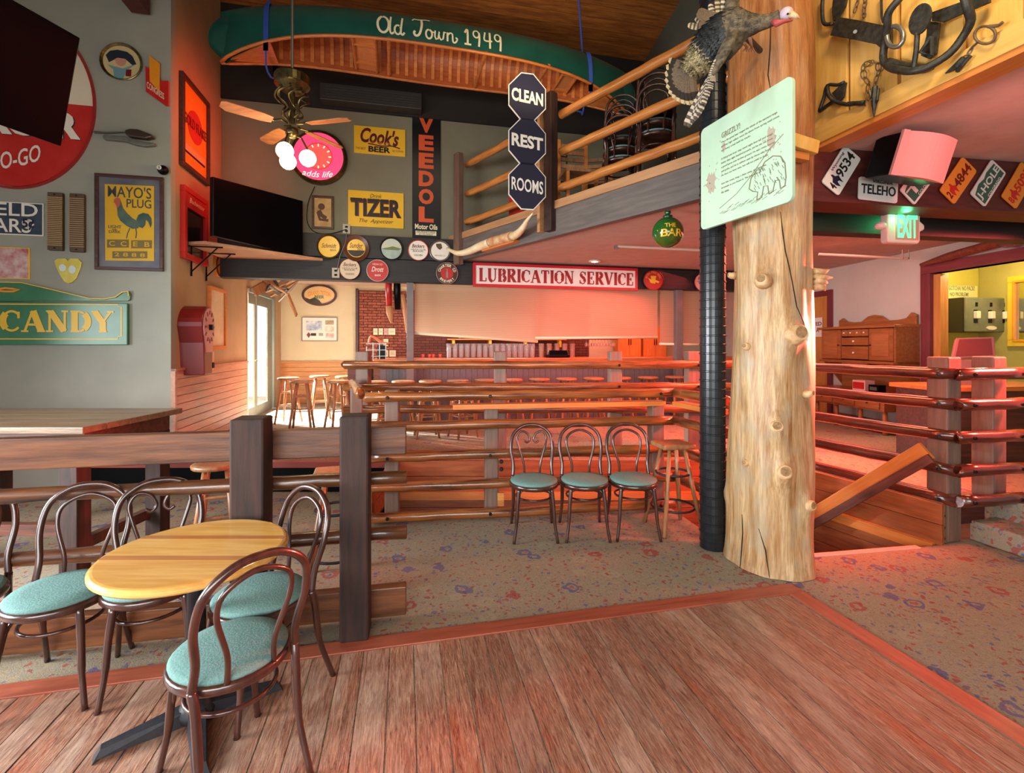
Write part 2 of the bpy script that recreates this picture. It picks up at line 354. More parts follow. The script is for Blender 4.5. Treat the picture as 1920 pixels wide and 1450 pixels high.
class Plane:                                     # a vertical plane: origin, heading of its left-to-right direction
    def __init__(s, ox, oy, ux, uy):
        l = math.hypot(ux, uy); s.o = (ox, oy); s.u = (ux/l, uy/l); s.a = math.atan2(uy, ux)
    def hit(s, px, py, off=0):
        k = (px-CX)/F; ox = s.o[0]+s.u[1]*off; oy = s.o[1]-s.u[0]*off
        t = (k*oy-ox)/(s.u[0]-k*s.u[1]); Y = oy+s.u[1]*t
        return t, H-(py-HY)/F*Y
    def pt(s, t, z=0, off=0):
        return V((s.o[0]+s.u[0]*t+s.u[1]*off, s.o[1]+s.u[1]*t-s.u[0]*off, z))
class T:                                         # a thing hung on a plane, measured where the photograph shows it
    def __init__(s, pl, name, label, cat, x0, y0, x1, y1, off=0, group=None):
        cx, cy = (x0+x1)/2, (y0+y1)/2; s.pl = pl; s.off = off
        t0, _ = pl.hit(x0, cy, off); t1, _ = pl.hit(x1, cy, off); s.t = (t0+t1)/2
        p = pl.pt(s.t, 0, off); _, _ = 0, 0
        px = CX+F*p.x/p.y; z0 = H-(y1-HY)/F*p.y; z1 = H-(y0-HY)/F*p.y; s.z = (z0+z1)/2
        s.w = abs(t1-t0); s.h = z1-z0; p.z = s.z
        s.o = thing(name, label, cat, p, pl.a, group)
    def L(s, px, py):
        t, z = s.pl.hit(px, py, s.off); return (t-s.t, z-s.z)
    def poly(s, pts, y0, y1, b=None): return (b or B()).prism([s.L(*p) for p in pts], y0, y1)
# ---------------------------------------------------------------- text
def curve_text(s, bold=0., shear=0.):
    c = bpy.data.curves.new('t', 'FONT'); c.body = s; c.align_x = 'LEFT'; c.size = 1; c.offset = bold; c.shear = shear
    c.resolution_u = 3
    o = bpy.data.objects.new('t', c); S.collection.objects.link(o)
    dg = bpy.context.evaluated_depsgraph_get(); me = bpy.data.meshes.new_from_object(o.evaluated_get(dg))
    bpy.data.objects.remove(o); bpy.data.curves.remove(c); return me
def text(s, m, parent, x0, x1, z0, z1, y, bold=0., shear=0., name='lettering', rot=0., warp=None, d=.002, mx=None):
    me = curve_text(s, bold, shear); vs = [v.co.copy() for v in me.vertices]
    if not vs: return
    ax = min(v.x for v in vs); bx = max(v.x for v in vs); ay = min(v.y for v in vs); by = max(v.y for v in vs)
    cx, cz = (x0+x1)/2, (z0+z1)/2; n = len(vs)
    out = []
    for v in vs:
        u = (v.x-ax)/(bx-ax)-.5; q = (v.y-ay)/(by-ay)-.5
        X, Z = u*(x1-x0), q*(z1-z0)
        if warp: X, Z = warp(X, Z)
        c_, s_ = math.cos(rot), math.sin(rot)
        out.append((cx+X*c_-Z*s_, y, cz+X*s_+Z*c_))
    b = B(); b.v = out+[(a[0], a[1]+d, a[2]) for a in out]
    b.f = [tuple(p.vertices) for p in me.polygons]
    # side walls of the letters, so they are solid prints
    cnt = {}
    for p in me.polygons:
        k = len(p.vertices)
        for i in range(k): e = (p.vertices[i], p.vertices[(i+1) % k]); cnt[e] = 1
    for (a, c) in list(cnt):
        if (c, a) not in cnt: b.f.append((a, a+n, c+n, c))
    bpy.data.meshes.remove(me)
    return b.go(name, m, parent, M=mx)
def arc(cx, cz, rx, rz, a0, a1, n=12):
    return [(cx+rx*math.cos(math.radians(a0+(a1-a0)*i/n)), cz+rz*math.sin(math.radians(a0+(a1-a0)*i/n))) for i in range(n+1)]
GL = {   # slab-serif letters: width, thick strokes, thin strokes, serifs (x, z, half width)
'C': (.8, [arc(.46, .5, .34, .44, 130, 230)], [arc(.46, .5, .34, .44, 40, 130), arc(.46, .5, .34, .44, 230, 320), [(.72, .62), (.72, .92)]], []),
'A': (.95, [[(.48, .97), (.80, .03)]], [[(.46, .97), (.16, .03)], [(.26, .34), (.68, .34)]], [(.16, 0, .14), (.80, 0, .16)]),
'N': (.95, [[(.20, .97), (.76, .03)]], [[(.18, .03), (.18, .97)], [(.78, .03), (.78, .97)]], [(.18, 0, .14), (.16, 1, .12), (.78, 1, .14)]),
'D': (.9, [[(.22, .03), (.22, .97)], arc(.38, .5, .38, .44, 55, -55)], [[(.2, .96), (.42, .96)]+arc(.38, .5, .38, .46, 85, 55, 3), [(.2, .04), (.42, .04)]+arc(.38, .5, .38, .46, -85, -55, 3)], [(.2, 0, .14), (.2, 1, .14)]),
'Y': (.9, [[(.14, .97), (.46, .45)], [(.46, .03), (.46, .5)]], [[(.78, .97), (.46, .45)]], [(.14, 1, .15), (.78, 1, .14), (.46, 0, .17)]),
'L': (.75, [[(.22, .03), (.22, .97)]], [[(.2, .04), (.66, .04)], [(.66, .02), (.66, .28)]], [(.22, 0, .15), (.22, 1, .16)]),
'U': (.9, [[(.22, .97), (.22, .35)]+arc(.46, .32, .24, .28, 180, 270, 5)], [arc(.46, .32, .26, .28, 270, 360, 5)+[(.72, .97)]], [(.22, 1, .15), (.72, 1, .14)]),
'B': (.82, [[(.22, .03), (.22, .97)], arc(.4, .74, .24, .2, 70, -70, 6), arc(.42, .27, .28, .22, 70, -70, 6)], [[(.2, .96), (.46, .96)], [(.2, .52), (.46, .52)], [(.2, .04), (.46, .04)]], [(.2, 0, .13), (.2, 1, .13)]),
'R': (.9, [[(.22, .03), (.22, .97)], arc(.42, .74, .26, .2, 75, -75, 6), [(.42, .5), (.72, .04)]], [[(.2, .96), (.48, .96)], [(.2, .52), (.48, .52)]], [(.22, 0, .15), (.2, 1, .13), (.78, 0, .12)]),
'I': (.44, [[(.22, .03), (.22, .97)]], [], [(.22, 0, .15), (.22, 1, .15)]),
'T': (.84, [[(.42, .03), (.42, .97)]], [[(.1, .95), (.74, .95)], [(.1, .97), (.1, .72)], [(.74, .97), (.74, .72)]], [(.42, 0, .16)]),
'O': (.9, [arc(.45, .5, .33, .45, 140, 220, 8), arc(.45, .5, .33, .45, -40, 40, 8)], [arc(.45, .5, .34, .46, 40, 140, 8), arc(.45, .5, .34, .46, 220, 320, 8)], []),
'S': (.74, [[(.2, .78), (.26, .62), (.48, .48), (.56, .34), (.54, .2)]], [arc(.37, .76, .2, .2, 20, 180, 8), arc(.37, .24, .22, .2, 0, -165, 8), [(.62, .7), (.62, .96)], [(.12, .04), (.12, .32)]], []),
'E': (.8, [[(.22, .03), (.22, .97)]], [[(.2, .96), (.66, .96)], [(.2, .5), (.5, .5)], [(.2, .04), (.68, .04)], [(.66, .97), (.66, .72)], [(.68, .03), (.68, .3)], [(.5, .38), (.5, .62)]], [(.2, 0, .13), (.2, 1, .13)]),
'V': (.92, [[(.16, .97), (.47, .03)]], [[(.78, .97), (.5, .03)]], [(.16, 1, .15), (.78, 1, .14)]),
' ': (.45, [], [], [])}
def slabtext(s, m, parent, x0, x1, z0, z1, y, thick=.19, thin=.09, d=.003, name='lettering'):
    W = sum(GL[c][0] for c in s); kx = (x1-x0)/W; kz = z1-z0; b = B(); x = x0
    for c in s:
        wd, th, tn, sf = GL[c]; e = 0
        for st, t in [(q, thick) for q in th]+[(q, thin) for q in tn]:
            e += .00004; b.stroke([(x+p[0]*kx, z0+p[1]*kz) for p in st], t*(kx+kz)/2, y-e, y+d)
        for (sx, szz, hw) in sf:
            zz = z0+(.035 if szz < .5 else .965)*kz
            b.box(x+(sx-hw)*kx, x+(sx+hw)*kx, y-.0006, y+d, zz-.04*kz, zz+.04*kz)
        x += wd*kx
    return b.go(name, m, parent)
# ---------------------------------------------------------------- planes of the building
R_ = (.976, .2175); D_ = (-.2175, .976)
LW = Plane(-3.98, 5.6, *R_); SW = Plane(-3.98, 5.6, *D_); FB = Plane(-4.32, 7.14, *R_); BW = Plane(-5.09, 10.58, *R_)
RW = Plane(5.88, 6.85, .095, -.995); YW = Plane(2.35, 3.65, .2175, -.976); BE = Plane(1.74, 4.37, .618, -.786); PB = Plane(2.35, 3.7, .976, .16)
K = 'structure'
def wallbox(name, pl, t0, t1, z0, z1, th, m, off=0):
    M = Matrix.Translation((pl.o[0]+pl.u[1]*off, pl.o[1]-pl.u[0]*off, 0))@Matrix.Rotation(pl.a, 4, 'Z')
    return B().box(t0, t1, 0, th, z0, z1).go(name, m, kind=K, M=M)
wallbox('wall_left', LW, -3.4, 0, 0, 8.2, .12, MWALL)
wallbox('wall_left_side', SW, .12, 2.72, -.05, 8.2, .14, MSIDE)
wallbox('wall_left_side', SW, 2.72, 4.42, 2.62, 3.9, .14, MSIDE)
wallbox('wall_left_side', SW, 4.42, 5.1, -.05, 3.9, .03, MSIDE)
wallbox('wall_upper_back', FB, 0, 9.6, 3.35, 5.3, .12, MWALLDIM)
wallbox('wall_upper_back', FB, 0, 9.6, 5.3, 6.95, .16, MDARK, .04)
wallbox('wall_back', BW, 0, 12.6, .33, 3.3, .14, MWALLW)
wallbox('wall_right', RW, -5.6, -2.75, .33, 3.4, .14, MPINKW)
wallbox('wall_right', RW, -1.78, 0.0, .33, 3.4, .14, MPINKW)
wallbox('wall_right', RW, -2.75, -1.78, 2.55, 3.4, .14, MPINKW)
wallbox('wall_right', RW, 0, 2.3, 2.64, 3.4, .14, MPINKW)
wallbox('wall_right', RW, 2.3, 3.6, .33, 3.4, .14, MPINKW)
B().box(-8, 9, -3.5, -3.3, 3.15, 10.5).go('wall_rear', MWALL, kind=K)  # unseen upper walls, added to keep high sky light off the back wall
B().box(-7.6, -7.5, -3.3, 4.8, 3.3, 10.5).go('wall_left_front', MWALL, kind=K)
B().box(8.4, 8.5, -3.3, 9, 3.25, 10.5).go('wall_right_front', MWALL, kind=K)
# low ceilings
B().slab([(-.90, 7.86), (2.02, 4.15), (2.3, 3.95), (6.9, 4.6), (7.2, 12), (6, 10.2), tuple(FB.pt(9.6)[:2]), tuple(FB.pt(3.4)[:2])], 3.0, 3.10).go('ceiling_low', MCEIL, kind=K)
B().slab([tuple(FB.pt(-.2)[:2]), tuple(FB.pt(12)[:2]), tuple(BW.pt(12.6)[:2]), tuple(BW.pt(-.2)[:2])], 2.98, 2.998).go('ceiling_bar', MCEIL, kind=K)
B().slab([(2.33, 3.75), tuple(YW.pt(4.4)[:2]), (8, 0), (8, 5), (6.2, 4.5)], 3.17, 3.25).go('ceiling_front', MCEIL, kind=K)
# boarded high ceiling: boards run parallel to the back wall and climb towards the room
ceil = struct('ceiling')
me_b = None
for i in range(17):
    v0 = -.1+.2*i; p0 = FB.pt(-.6, 6.7+.25*v0, v0); p1 = FB.pt(8.2, 6.7+.25*v0, v0)
    M, L = align(p0, p1); M = M@Matrix.Rotation(math.atan(-.25), 4, 'X')
    if me_b is None: me_b = B().box(0, L, -.2, -.004, 0, .025).mesh('ceiling_board', MCLG)
    mk('ceiling_board', me_b, ceil, M=M)
M, L = align(FB.pt(-3, 6.76, -.1), FB.pt(11, 6.76, -.1)); M = M@Matrix.Rotation(math.atan(-.25), 4, 'X')
B().box(0, L, -9, .1, .0, .05).go('ceiling_deck', MDARK, ceil, M=M)
gw = Plane(2.36, 8.63, .2175, -.976)
wallbox('wall_gable', gw, -.1, 5.5, 3.5, 8.4, .1, mat('gable_grey_paint', '#4e4e44', '#56564b', rough=.9, ns=2))
# beams
tb = struct('trim_tray_beam', rz=0)
M = Matrix.Translation((FB.o[0], FB.o[1], 0))@Matrix.Rotation(FB.a, 4, 'Z')
B().box(-.1, 9, -.16, .1, 2.98, 3.33).go('beam_board', MBEAM, tb, bevel=.004, M=M)
B().box(-.1, 9, -.14, .1, 2.63, 2.975).go('beam_board', MBEAM, tb, bevel=.004, M=M)
M = Matrix.Translation((BE.o[0], BE.o[1], 0))@Matrix.Rotation(BE.a, 4, 'Z')
be = struct('trim_balcony_beam')
B().box(-4.5, .32, 0, .1, 2.98, 3.31).go('beam_board', MGREYB, be, bevel=.004, M=M)
B().box(-4.5, .32, -.02, .12, 3.31, 3.41).go('cap_board', MCAP, be, bevel=.004, M=M)
B().slab([(-.86, 7.8), (1.98, 4.25), (7.5, 4.4), (7, 9.2)], 3.31, 3.36).go('floor_balcony', wood('balcony_floor_wood', '#6a4a34', '#7a563c', rnd=0), kind=K)
M = Matrix.Translation((PB.o[0], PB.o[1], 0))@Matrix.Rotation(PB.a, 4, 'Z')
pb = struct('trim_plate_beam')
B().box(-.62, 4.2, 0, .28, 2.75, 3.17).go('beam_board', MREDB, pb, bevel=.005, M=M)
B().box(-.2, 4.2, .55, .7, 2.66, 3.0).go('beam_board', MBEAM, pb, bevel=.005, M=M)
B().box(-.2, 4.2, .28, .55, 2.84, 2.88).go('beam_soffit', mat('beam_gap_board', '#1b1412', rough=.6), pb, M=M)
# floors
WR = 2.583; WD = 2.80
def rd(r, d): return V((r*R_[0]+d*D_[0], r*R_[1]+d*D_[1], 0))
pit = [(2.3, 3.72), (3.55, 3.95), (2.95, 5.42), (-1.3, 5.42), (-1.3, 4.45), (1.60, 4.82), (1.74, 3.98)]
fl = B().slab([(-6.5, -1.2), (8, -1.2), (8, 4.9), (4.3, 4.25), (3.75, 4.05), (3.55, 3.95), (2.3, 3.72), (1.74, 3.98), (1.60, 4.82), (-1.3, 4.45), (-1.3, 5.45), (-6.5, 5.45)], -.12, -.004).go('floor', MCARP, kind=K)
rf = B().slab([(-6.5, 5.42), (2.95, 5.42), (3.55, 3.98), (4.3, 4.15), (4.15, 3.6), (4.9, -.5), (8.5, -.5), (9, 13.4), (-6.8, 12)], -.13, .33).go('floor_raised', MCARP, kind=K)
me_p = {}
x = -4.2; i = 0; widths = [.125, .14, .115, .135]
while x < WR-.13:
    wd = min(widths[i % 4], WR-.125-x)
    if wd < .04: break
    key = round(wd, 4)
    if key not in me_p: me_p[key] = B().box(.0, WD-.115+.8, .003, wd-.003, -.03, .0).mesh('floor_plank', MFLOOR)
    M = Matrix.Translation(rd(x+wd, -.8))@Matrix.Rotation(math.atan2(D_[1], D_[0]), 4, 'Z')@Matrix.Translation((0, 0, random.uniform(-.0015, .0015)))
    o = mk('floor_plank', me_p[key], fl, M=M)
    x += wd; i += 1
bar(rd(-4.2, WD-.056)+V((0, 0, -.008)), rd(WR, WD-.056)+V((0, 0, -.008)), .112, .03, 'floor_border', MBORD, fl)
bar(rd(WR-.056, -.8)+V((0, 0, -.007)), rd(WR-.056, WD-.115)+V((0, 0, -.007)), .112, .03, 'floor_border', MBORD, fl)
# risers of the raised floor (left part: black with a red nosing)
rs = struct('trim_floor_edge')
B().box(-6.4, -1.34, 5.36, 5.42, -.004, .27).go('riser_panel', MBLK, rs)
B().box(-6.4, -1.34, 5.33, 5.44, .27, .335).go('nosing', mat('red_nosing', '#8a3a30', rough=.5), rs, bevel=.005)
# stairwell: plank lining, steps, nosing
sw = struct('wall_stairwell')
for k in range(9):
    z1 = .33-.175*k
    B().box(-1.3, 2.95, 5.40, 5.44, z1-.171, z1).go('plank', MPIT, sw, bevel=.003)
    bar(V((3.55, 3.95, z1-.0855)), V((2.95, 5.42, z1-.0855)), .04, .171, 'plank', MPIT, sw)
    B().box(-1.34, -1.3, 4.45, 5.42, z1-.171, z1).go('plank', MPIT, sw)
bar(V((3.50, 3.98, -.05)), V((2.92, 5.36, -.05)), .05, .09, 'ledge_trim', MPINEO, sw)
B().box(-1.28, 2.9, 5.37, 5.40, -.10, -.01).go('ledge_trim', MPINEO, sw)
st = thing('staircase', 'carpeted stairs going down behind the big log with a pale nosing', 'stairs', (2.9, 3.8, 0))
bar(V((2.30, 3.735, -.004)), V((3.30, 3.90, -.004)), .05, .02, 'nosing', mat('pale_nosing', '#d9a79a', rough=.5), st, label='pale metal nosing')
for k in range(6):
    M = Matrix.Translation((2.30, 3.72, 0))@Matrix.Rotation(.182, 4, 'Z')
    B().box(.02, 1.15-.06*k, .03+.27*k, .31+.27*k, -.19*(k+1)-.02, -.19*(k+1)).go('step', MCARP, st, M=M)
    B().box(.02, 1.15-.06*k, .03+.27*k, .045+.27*k, -.19*(k+1)-.02, -.19*k-.02).go('riser', MPIT, st, M=M)
B().slab([(-1.35, 4.4), (3.6, 3.7), (3.3, 5.5), (-1.35, 5.5)], -1.75, -1.7).go('floor_stairwell', MCARP, kind=K)
# steps up at the far right
stp = thing('carpet_steps', 'two floral carpeted steps up beside the paired posts at right', 'steps', (3.9, 3.95, 0))
M = Matrix.Translation((3.87, 4.02, 0))@Matrix.Rotation(math.atan2(R_[1], R_[0]), 4, 'Z')
B().box(0, .34, -4.2, .06, 0, .165).go('step', MCARP2, stp, bevel=.012, M=M)
B().box(.30, 1.9, -4.2, .06, 0, .333).go('step', MCARP2, stp, bevel=.012, M=M)
# side wall wainscot, door
wn = struct('trim_wainscot_left')
M = Matrix.Translation((SW.o[0], SW.o[1], 0))@Matrix.Rotation(SW.a, 4, 'Z')
for k in range(10): B().box(.05, 2.70, -.03, 0, .33+.1*k+.003, .33+.1*k+.097).go('wainscot_board', MWAIN, wn, bevel=.003, M=M)
B().box(.0, .05, -.045, 0, .0, 1.36).go('end_board', MWAIN, wn, M=M)
B().box(.0, 2.70, -.05, 0, 1.33, 1.36).go('cap_rail', MWAIN, wn, M=M)
M2 = Matrix.Translation((BW.o[0], BW.o[1], 0))@Matrix.Rotation(BW.a, 4, 'Z')
wb = struct('trim_wainscot_back')
for k in range(9): B().box(.0, 1.62, -.03, 0, .33+.1*k+.003, .33+.1*k+.097).go('wainscot_board', MWAIN2, wb, bevel=.003, M=M2)
B().box(.0, 1.62, -.05, 0, 1.23, 1.26).go('cap_rail', MWAIN2, wb, M=M2)
MDG = mat('grey_green_door_paint', '#6f7368', '#7a7e72', rough=.5, ns=4)
dr = struct('door_1')
B().box(2.72, 2.77, -.012, .1, .33, 2.62).go('door_jamb', MWAIN, dr, M=M)
B().box(4.34, 4.42, -.05, .03, .33, 2.62).go('door_jamb', MDG, dr, M=M)
B().box(2.80, 4.34, -.03, .1, 2.56, 2.62).go('door_head', MDG, dr, M=M)
tp = [SW.hit(px, 650)[0] for px in (464.5, 476.5, 481.5, 501)]
for (a, b_, g0, g1) in ((2.80, (tp[1]+tp[2])/2-.005, tp[0], tp[1]), ((tp[1]+tp[2])/2+.005, 4.33, tp[2], tp[3])):
    f = B(); f.box(a, g0, -.01, .02, .33, 2.55).box(g1, b_, -.01, .02, .33, 2.55).box(g0, g1, -.01, .02, .33, .52).box(g0, g1, -.01, .02, 2.36, 2.55)
    g = f.go('door_leaf', MDG, dr, M=M)
    gl = B().box(g0, g1, .0, .006, .52, 2.36).go('glass', MPANE, g, M=M)
h = B().tube([(3.10, -.02, 1.35), (3.10, -.07, 1.35), (3.0, -.07, 1.35)], .012).go('door_handle', MBRASS, dr, M=M)
# white backdrop added outside so the door glass shows bright daylight
B().box(-12, -5.3, 12.4, 12.5, -.5, 4.5).go('wall_backdrop', mat('backdrop_white', '#f4f4f2', rough=.9), kind=K)
# brick panel behind the left end of the bar
bk = struct('wall_brick_panel')
t0, _ = BW.hit(674, 600); t1, _ = BW.hit(775, 600); zt = H-(545-HY)/F*BW.pt(t0).y
B().box(t0-.02, t1, -.03, 0, .4, zt).go('mortar', MMORT, bk, M=M2)
B().box(t0-.08, t0-.02, -.07, 0, .4, zt+.04).go('edge_board', MDFRAME, bk, M=M2)
me_k = B().box(0, .178, -.05, -.03, 0, .052).mesh('brick', MBRICK)
z = zt-.066; row = 0
while z > 1.22:
    x = t0-(.094 if row % 2 else 0)
    while x < t1-.05:
        xx = max(x, t0)
        if xx == x and x+.178 <= t1+.02: mk('brick', me_k, bk, M=M2@Matrix.Translation((x, 0, z)))
        elif xx > x: B().box(xx, x+.178, -.05, -.03, z, z+.052).go('brick', MBRICK, bk, M=M2)
        x += .19
    z -= .064; row += 1
wallbox('wall_bar_brick', BW, t1, 7.2, .4, 2.9, .02, None, .02)
o = bpy.context.scene.objects['wall_bar_brick']
m = bpy.data.materials.new('far_brick'); m.use_nodes = True; nt = m.node_tree
br = nt.nodes.new('ShaderNodeTexBrick'); tc = nt.nodes.new('ShaderNodeTexCoord'); mp = nt.nodes.new('ShaderNodeMapping')
mp.inputs['Rotation'].default_value = (PI/2, 0, 0); br.inputs['Scale'].default_value = 1
br.inputs['Brick Width'].default_value = .19; br.inputs['Row Height'].default_value = .064; br.inputs['Mortar Size'].default_value = .006
br.inputs['Color1'].default_value = lin('#5c2f26'); br.inputs['Color2'].default_value = lin('#6f3c30'); br.inputs['Mortar'].default_value = lin('#2e1d1a')
nt.links.new(tc.outputs['Object'], mp.inputs[0]); nt.links.new(mp.outputs[0], br.inputs[0]); nt.links.new(br.outputs[0], nt.nodes['Principled BSDF'].inputs[0])
nt.nodes['Principled BSDF'].inputs['Roughness'].default_value = .9
o.data.materials.append(m)
# yellow board and batten wall over the right side
yw = struct('wall_yellow_boards')
MY = Matrix.Translation((YW.o[0], YW.o[1], 0))@Matrix.Rotation(YW.a, 4, 'Z')
B().box(-.3, 4.4, .02, .1, 3.30, 7.6).go('backing', MPINED, yw, M=MY)
edges = [-.25]+[YW.hit(px, 200)[0] for px in (1592, 1687, 1811)]
edges += [edges[-1]+.27*(k+1) for k in range(9)]
for a, b_ in zip(edges[:-1], edges[1:]):
    B().box(a+.012, b_-.012, -.005, .02, 3.30, 7.6).go('board', MPINE, yw, bevel=.003, M=MY)
B().box(-.3, 4.4, -.03, .10, 3.17, 3.30).go('bottom_board', wood('pine_board_long', '#cf9a48', '#dcaa5c', rnd=0), yw, bevel=.004, M=MY)
B().box(-.3, 4.4, -.02, .14, 3.135, 3.17).go('soffit_board', MPINEO, yw, bevel=.003, M=MY)
# right wall doorway, yellow room beyond
MR = Matrix.Translation((RW.o[0], RW.o[1], 0))@Matrix.Rotation(RW.a, 4, 'Z')
d2 = struct('door_2')
B().box(-.02, .12, -.04, .16, .33, 2.64).go('jamb', MPURPLE, d2, bevel=.004, M=MR)
B().box(-.02, 2.4, -.04, .16, 2.64, 2.78).go('head', wood('plum_head_wood', '#6e2b30', '#7e363a'), d2, bevel=.004, M=MR)
B().box(.12, .22, .02, .14, .33, 2.62).go('inner_jamb', MDOORO, d2, M=MR)
d3 = struct('door_3')
B().box(-2.83, -2.73, -.04, .12, .33, 2.62).go('jamb', MPURPLE, d3, M=MR)
B().box(-1.80, -1.70, -.04, .12, .33, 2.62).go('jamb', MPURPLE, d3, M=MR)
B().box(-2.73, -1.80, -.04, .12, 2.52, 2.62).go('head', MPURPLE, d3, M=MR)
B().box(-2.73, -1.80, 0, .05, .33, 2.52).go('door_leaf', MDOORO, d3, M=MR)
YR1 = Plane(6.05, 7.25, .985, .17); YR2 = Plane(7.25, 7.45, .17, -.985)
wallbox('wall_yellow_room_back', YR1, -.02, 1.25, .33, 3.3, .1, MYEL)
wallbox('wall_yellow_room_side', YR2, 0, 5, .33, 3.3, .1, mat('olive_wall_paint', '#a89a48', '#b2a452', rough=.85, ns=2))
B().slab([(5.9, 3.0), (9, 3.0), (9, 8.2), (5.6, 8.2)], 3.1, 3.2).go('ceiling_yellow_room', MYEL, kind=K)
point('yellow_room_bulb', (6.55, 6.3, 2.85), (1, .88, .5), 45)
# ---------------------------------------------------------------- the big log, the duct
def cylhit(px, py, c, R):
    d = V(((px-CX)/F, 1, -(py-HY)/F)); a = d.x**2+d.y**2; b = -2*(d.x*c[0]+d.y*c[1]); q = c[0]**2+c[1]**2-R*R
    D = max(b*b-4*a*q, 0); t = (-b-math.sqrt(D))/(2*a); return V((d.x*t, d.y*t, H+d.z*t))
LC = (1.965, 3.65); LR = .283
lg = thing('log_column', 'huge peeled tree trunk column with knots and cracks', 'column', (LC[0], LC[1], 0))
knots = [(1430, 528, .05, .07), (1490, 628, .07, .07), (1400, 650, .028, .03), (1455, 800, .05, .06), (1467, 885, .058, .08), (1399, 868, .026, .02), (1511, 948, .042, .07), (1514, 740, .024, .06), (1372, 517, .024, .03), (1368, 925, .03, .02), (1440, 300, .03, .02)]
kp = [(cylhit(a, b, LC, LR), r, h) for a, b, r, h in knots]
def logr(q, z):
    r = LR*(1-.0135*z)+.013*math.sin(3*q+1.3*z)+.008*math.sin(5*q-2.1*z+1)+.013*math.sin(2.3*z)+.004*math.sin(11*q+4*z)+(.03*math.exp(-z*7))
    for (p, kr, kh) in kp:
        da = math.atan2(p.y-LC[1], p.x-LC[0])-q; da = (da+PI) % (2*PI)-PI
        d = math.hypot(da*LR, (z-p.z)*.8); r += kr*.55*math.exp(-(d/(kr*1.5))**2)
    return r
b = B(); nz_, nq = 150, 72
for i in range(nz_+1):
    z = 6.2*i/nz_
    for k in range(nq):
        q = 2*PI*k/nq; r = logr(q, z); b.v.append((r*math.cos(q), r*math.sin(q), z))
for i in range(nz_):
    for k in range(nq): b.f.append((i*nq+k, i*nq+(k+1) % nq, (i+1)*nq+(k+1) % nq, (i+1)*nq+k))
def log_mat():
    m = mat('peeled_log', '#a0703c', '#cdae82', rough=.45, scale=(7, 7, .6), ns=2.6, detail=8, bump=.5, lo=.3, hi=.6)
    nt = m.node_tree; N = nt.nodes; L = nt.links; bs = N['Principled BSDF']; old = bs.inputs['Base Color'].links[0].from_socket
    tc = N['Texture Coordinate']; nz = N.new('ShaderNodeTexNoise'); nz.inputs['Scale'].default_value = 3.2; nz.inputs['Detail'].default_value = 3
    mp = N.new('ShaderNodeMapping'); mp.inputs['Scale'].default_value = (1.6, 1.6, .8); L.new(tc.outputs['Object'], mp.inputs[0]); L.new(mp.outputs[0], nz.inputs['Vector'])
    r = N.new('ShaderNodeValToRGB'); r.color_ramp.elements[0].position = .60; r.color_ramp.elements[1].position = .72
    L.new(nz.outputs['Fac'], r.inputs[0]); mx = N.new('ShaderNodeMix'); mx.data_type = 'RGBA'; mx.inputs['B'].default_value = lin('#8d6a42')
    sc = N.new('ShaderNodeMath'); sc.operation = 'MULTIPLY'; sc.inputs[1].default_value = .6; L.new(r.outputs[0], sc.inputs[0])
    L.new(sc.outputs[0], mx.inputs['Factor']); L.new(old, mx.inputs['A'])
    fm = N.new('ShaderNodeMapping'); fm.inputs['Scale'].default_value = (38, 38, 2.6); L.new(tc.outputs['Object'], fm.inputs[0])
    fz = N.new('ShaderNodeTexNoise'); fz.inputs['Scale'].default_value = 2.4; fz.inputs['Detail'].default_value = 8; fz.inputs['Distortion'].default_value = .8; L.new(fm.outputs[0], fz.inputs['Vector'])
    fr = N.new('ShaderNodeValToRGB'); fr.color_ramp.elements[0].position = .34; fr.color_ramp.elements[0].color = lin('#b8a484'); fr.color_ramp.elements[1].position = .6; fr.color_ramp.elements[1].color = (1, 1, 1, 1)
    L.new(fz.outputs['Fac'], fr.inputs[0]); fx_ = N.new('ShaderNodeMix'); fx_.data_type = 'RGBA'; fx_.blend_type = 'MULTIPLY'; fx_.inputs['Factor'].default_value = .62
    L.new(mx.outputs['Result'], fx_.inputs['A']); L.new(fr.outputs[0], fx_.inputs['B'])
    gz_ = N.new('ShaderNodeTexNoise'); gz_.inputs['Scale'].default_value = 4.6; gz_.inputs['Detail'].default_value = 6; L.new(mp.outputs[0], gz_.inputs['Vector'])
    gr_ = N.new('ShaderNodeValToRGB'); gr_.color_ramp.elements[0].position = .52; gr_.color_ramp.elements[1].position = .66; L.new(gz_.outputs['Fac'], gr_.inputs[0])
    gm = N.new('ShaderNodeMath'); gm.operation = 'MULTIPLY'; gm.inputs[1].default_value = .55; L.new(gr_.outputs[0], gm.inputs[0])
    mx = N.new('ShaderNodeMix'); mx.data_type = 'RGBA'; mx.inputs['B'].default_value = lin('#a89c84'); L.new(gm.outputs[0], mx.inputs['Factor']); L.new(fx_.outputs['Result'], mx.inputs['A'])
    # the upper half is still varnished honey-brown
    sx = N.new('ShaderNodeSeparateXYZ'); L.new(tc.outputs['Object'], sx.inputs[0]); mr = N.new('ShaderNodeMapRange')
    mr.inputs['From Min'].default_value = 2.75; mr.inputs['From Max'].default_value = 2.85; mr.inputs['To Max'].default_value = .75; L.new(sx.outputs[2], mr.inputs['Value'])
    m2 = N.new('ShaderNodeMix'); m2.data_type = 'RGBA'; m2.blend_type = 'MULTIPLY'; m2.inputs['B'].default_value = lin('#d08c42')
    L.new(mr.outputs[0], m2.inputs['Factor']); L.new(mx.outputs['Result'], m2.inputs['A']); L.new(m2.outputs['Result'], bs.inputs['Base Color']); return m
b.go('trunk', log_mat(), lg, smooth=True)
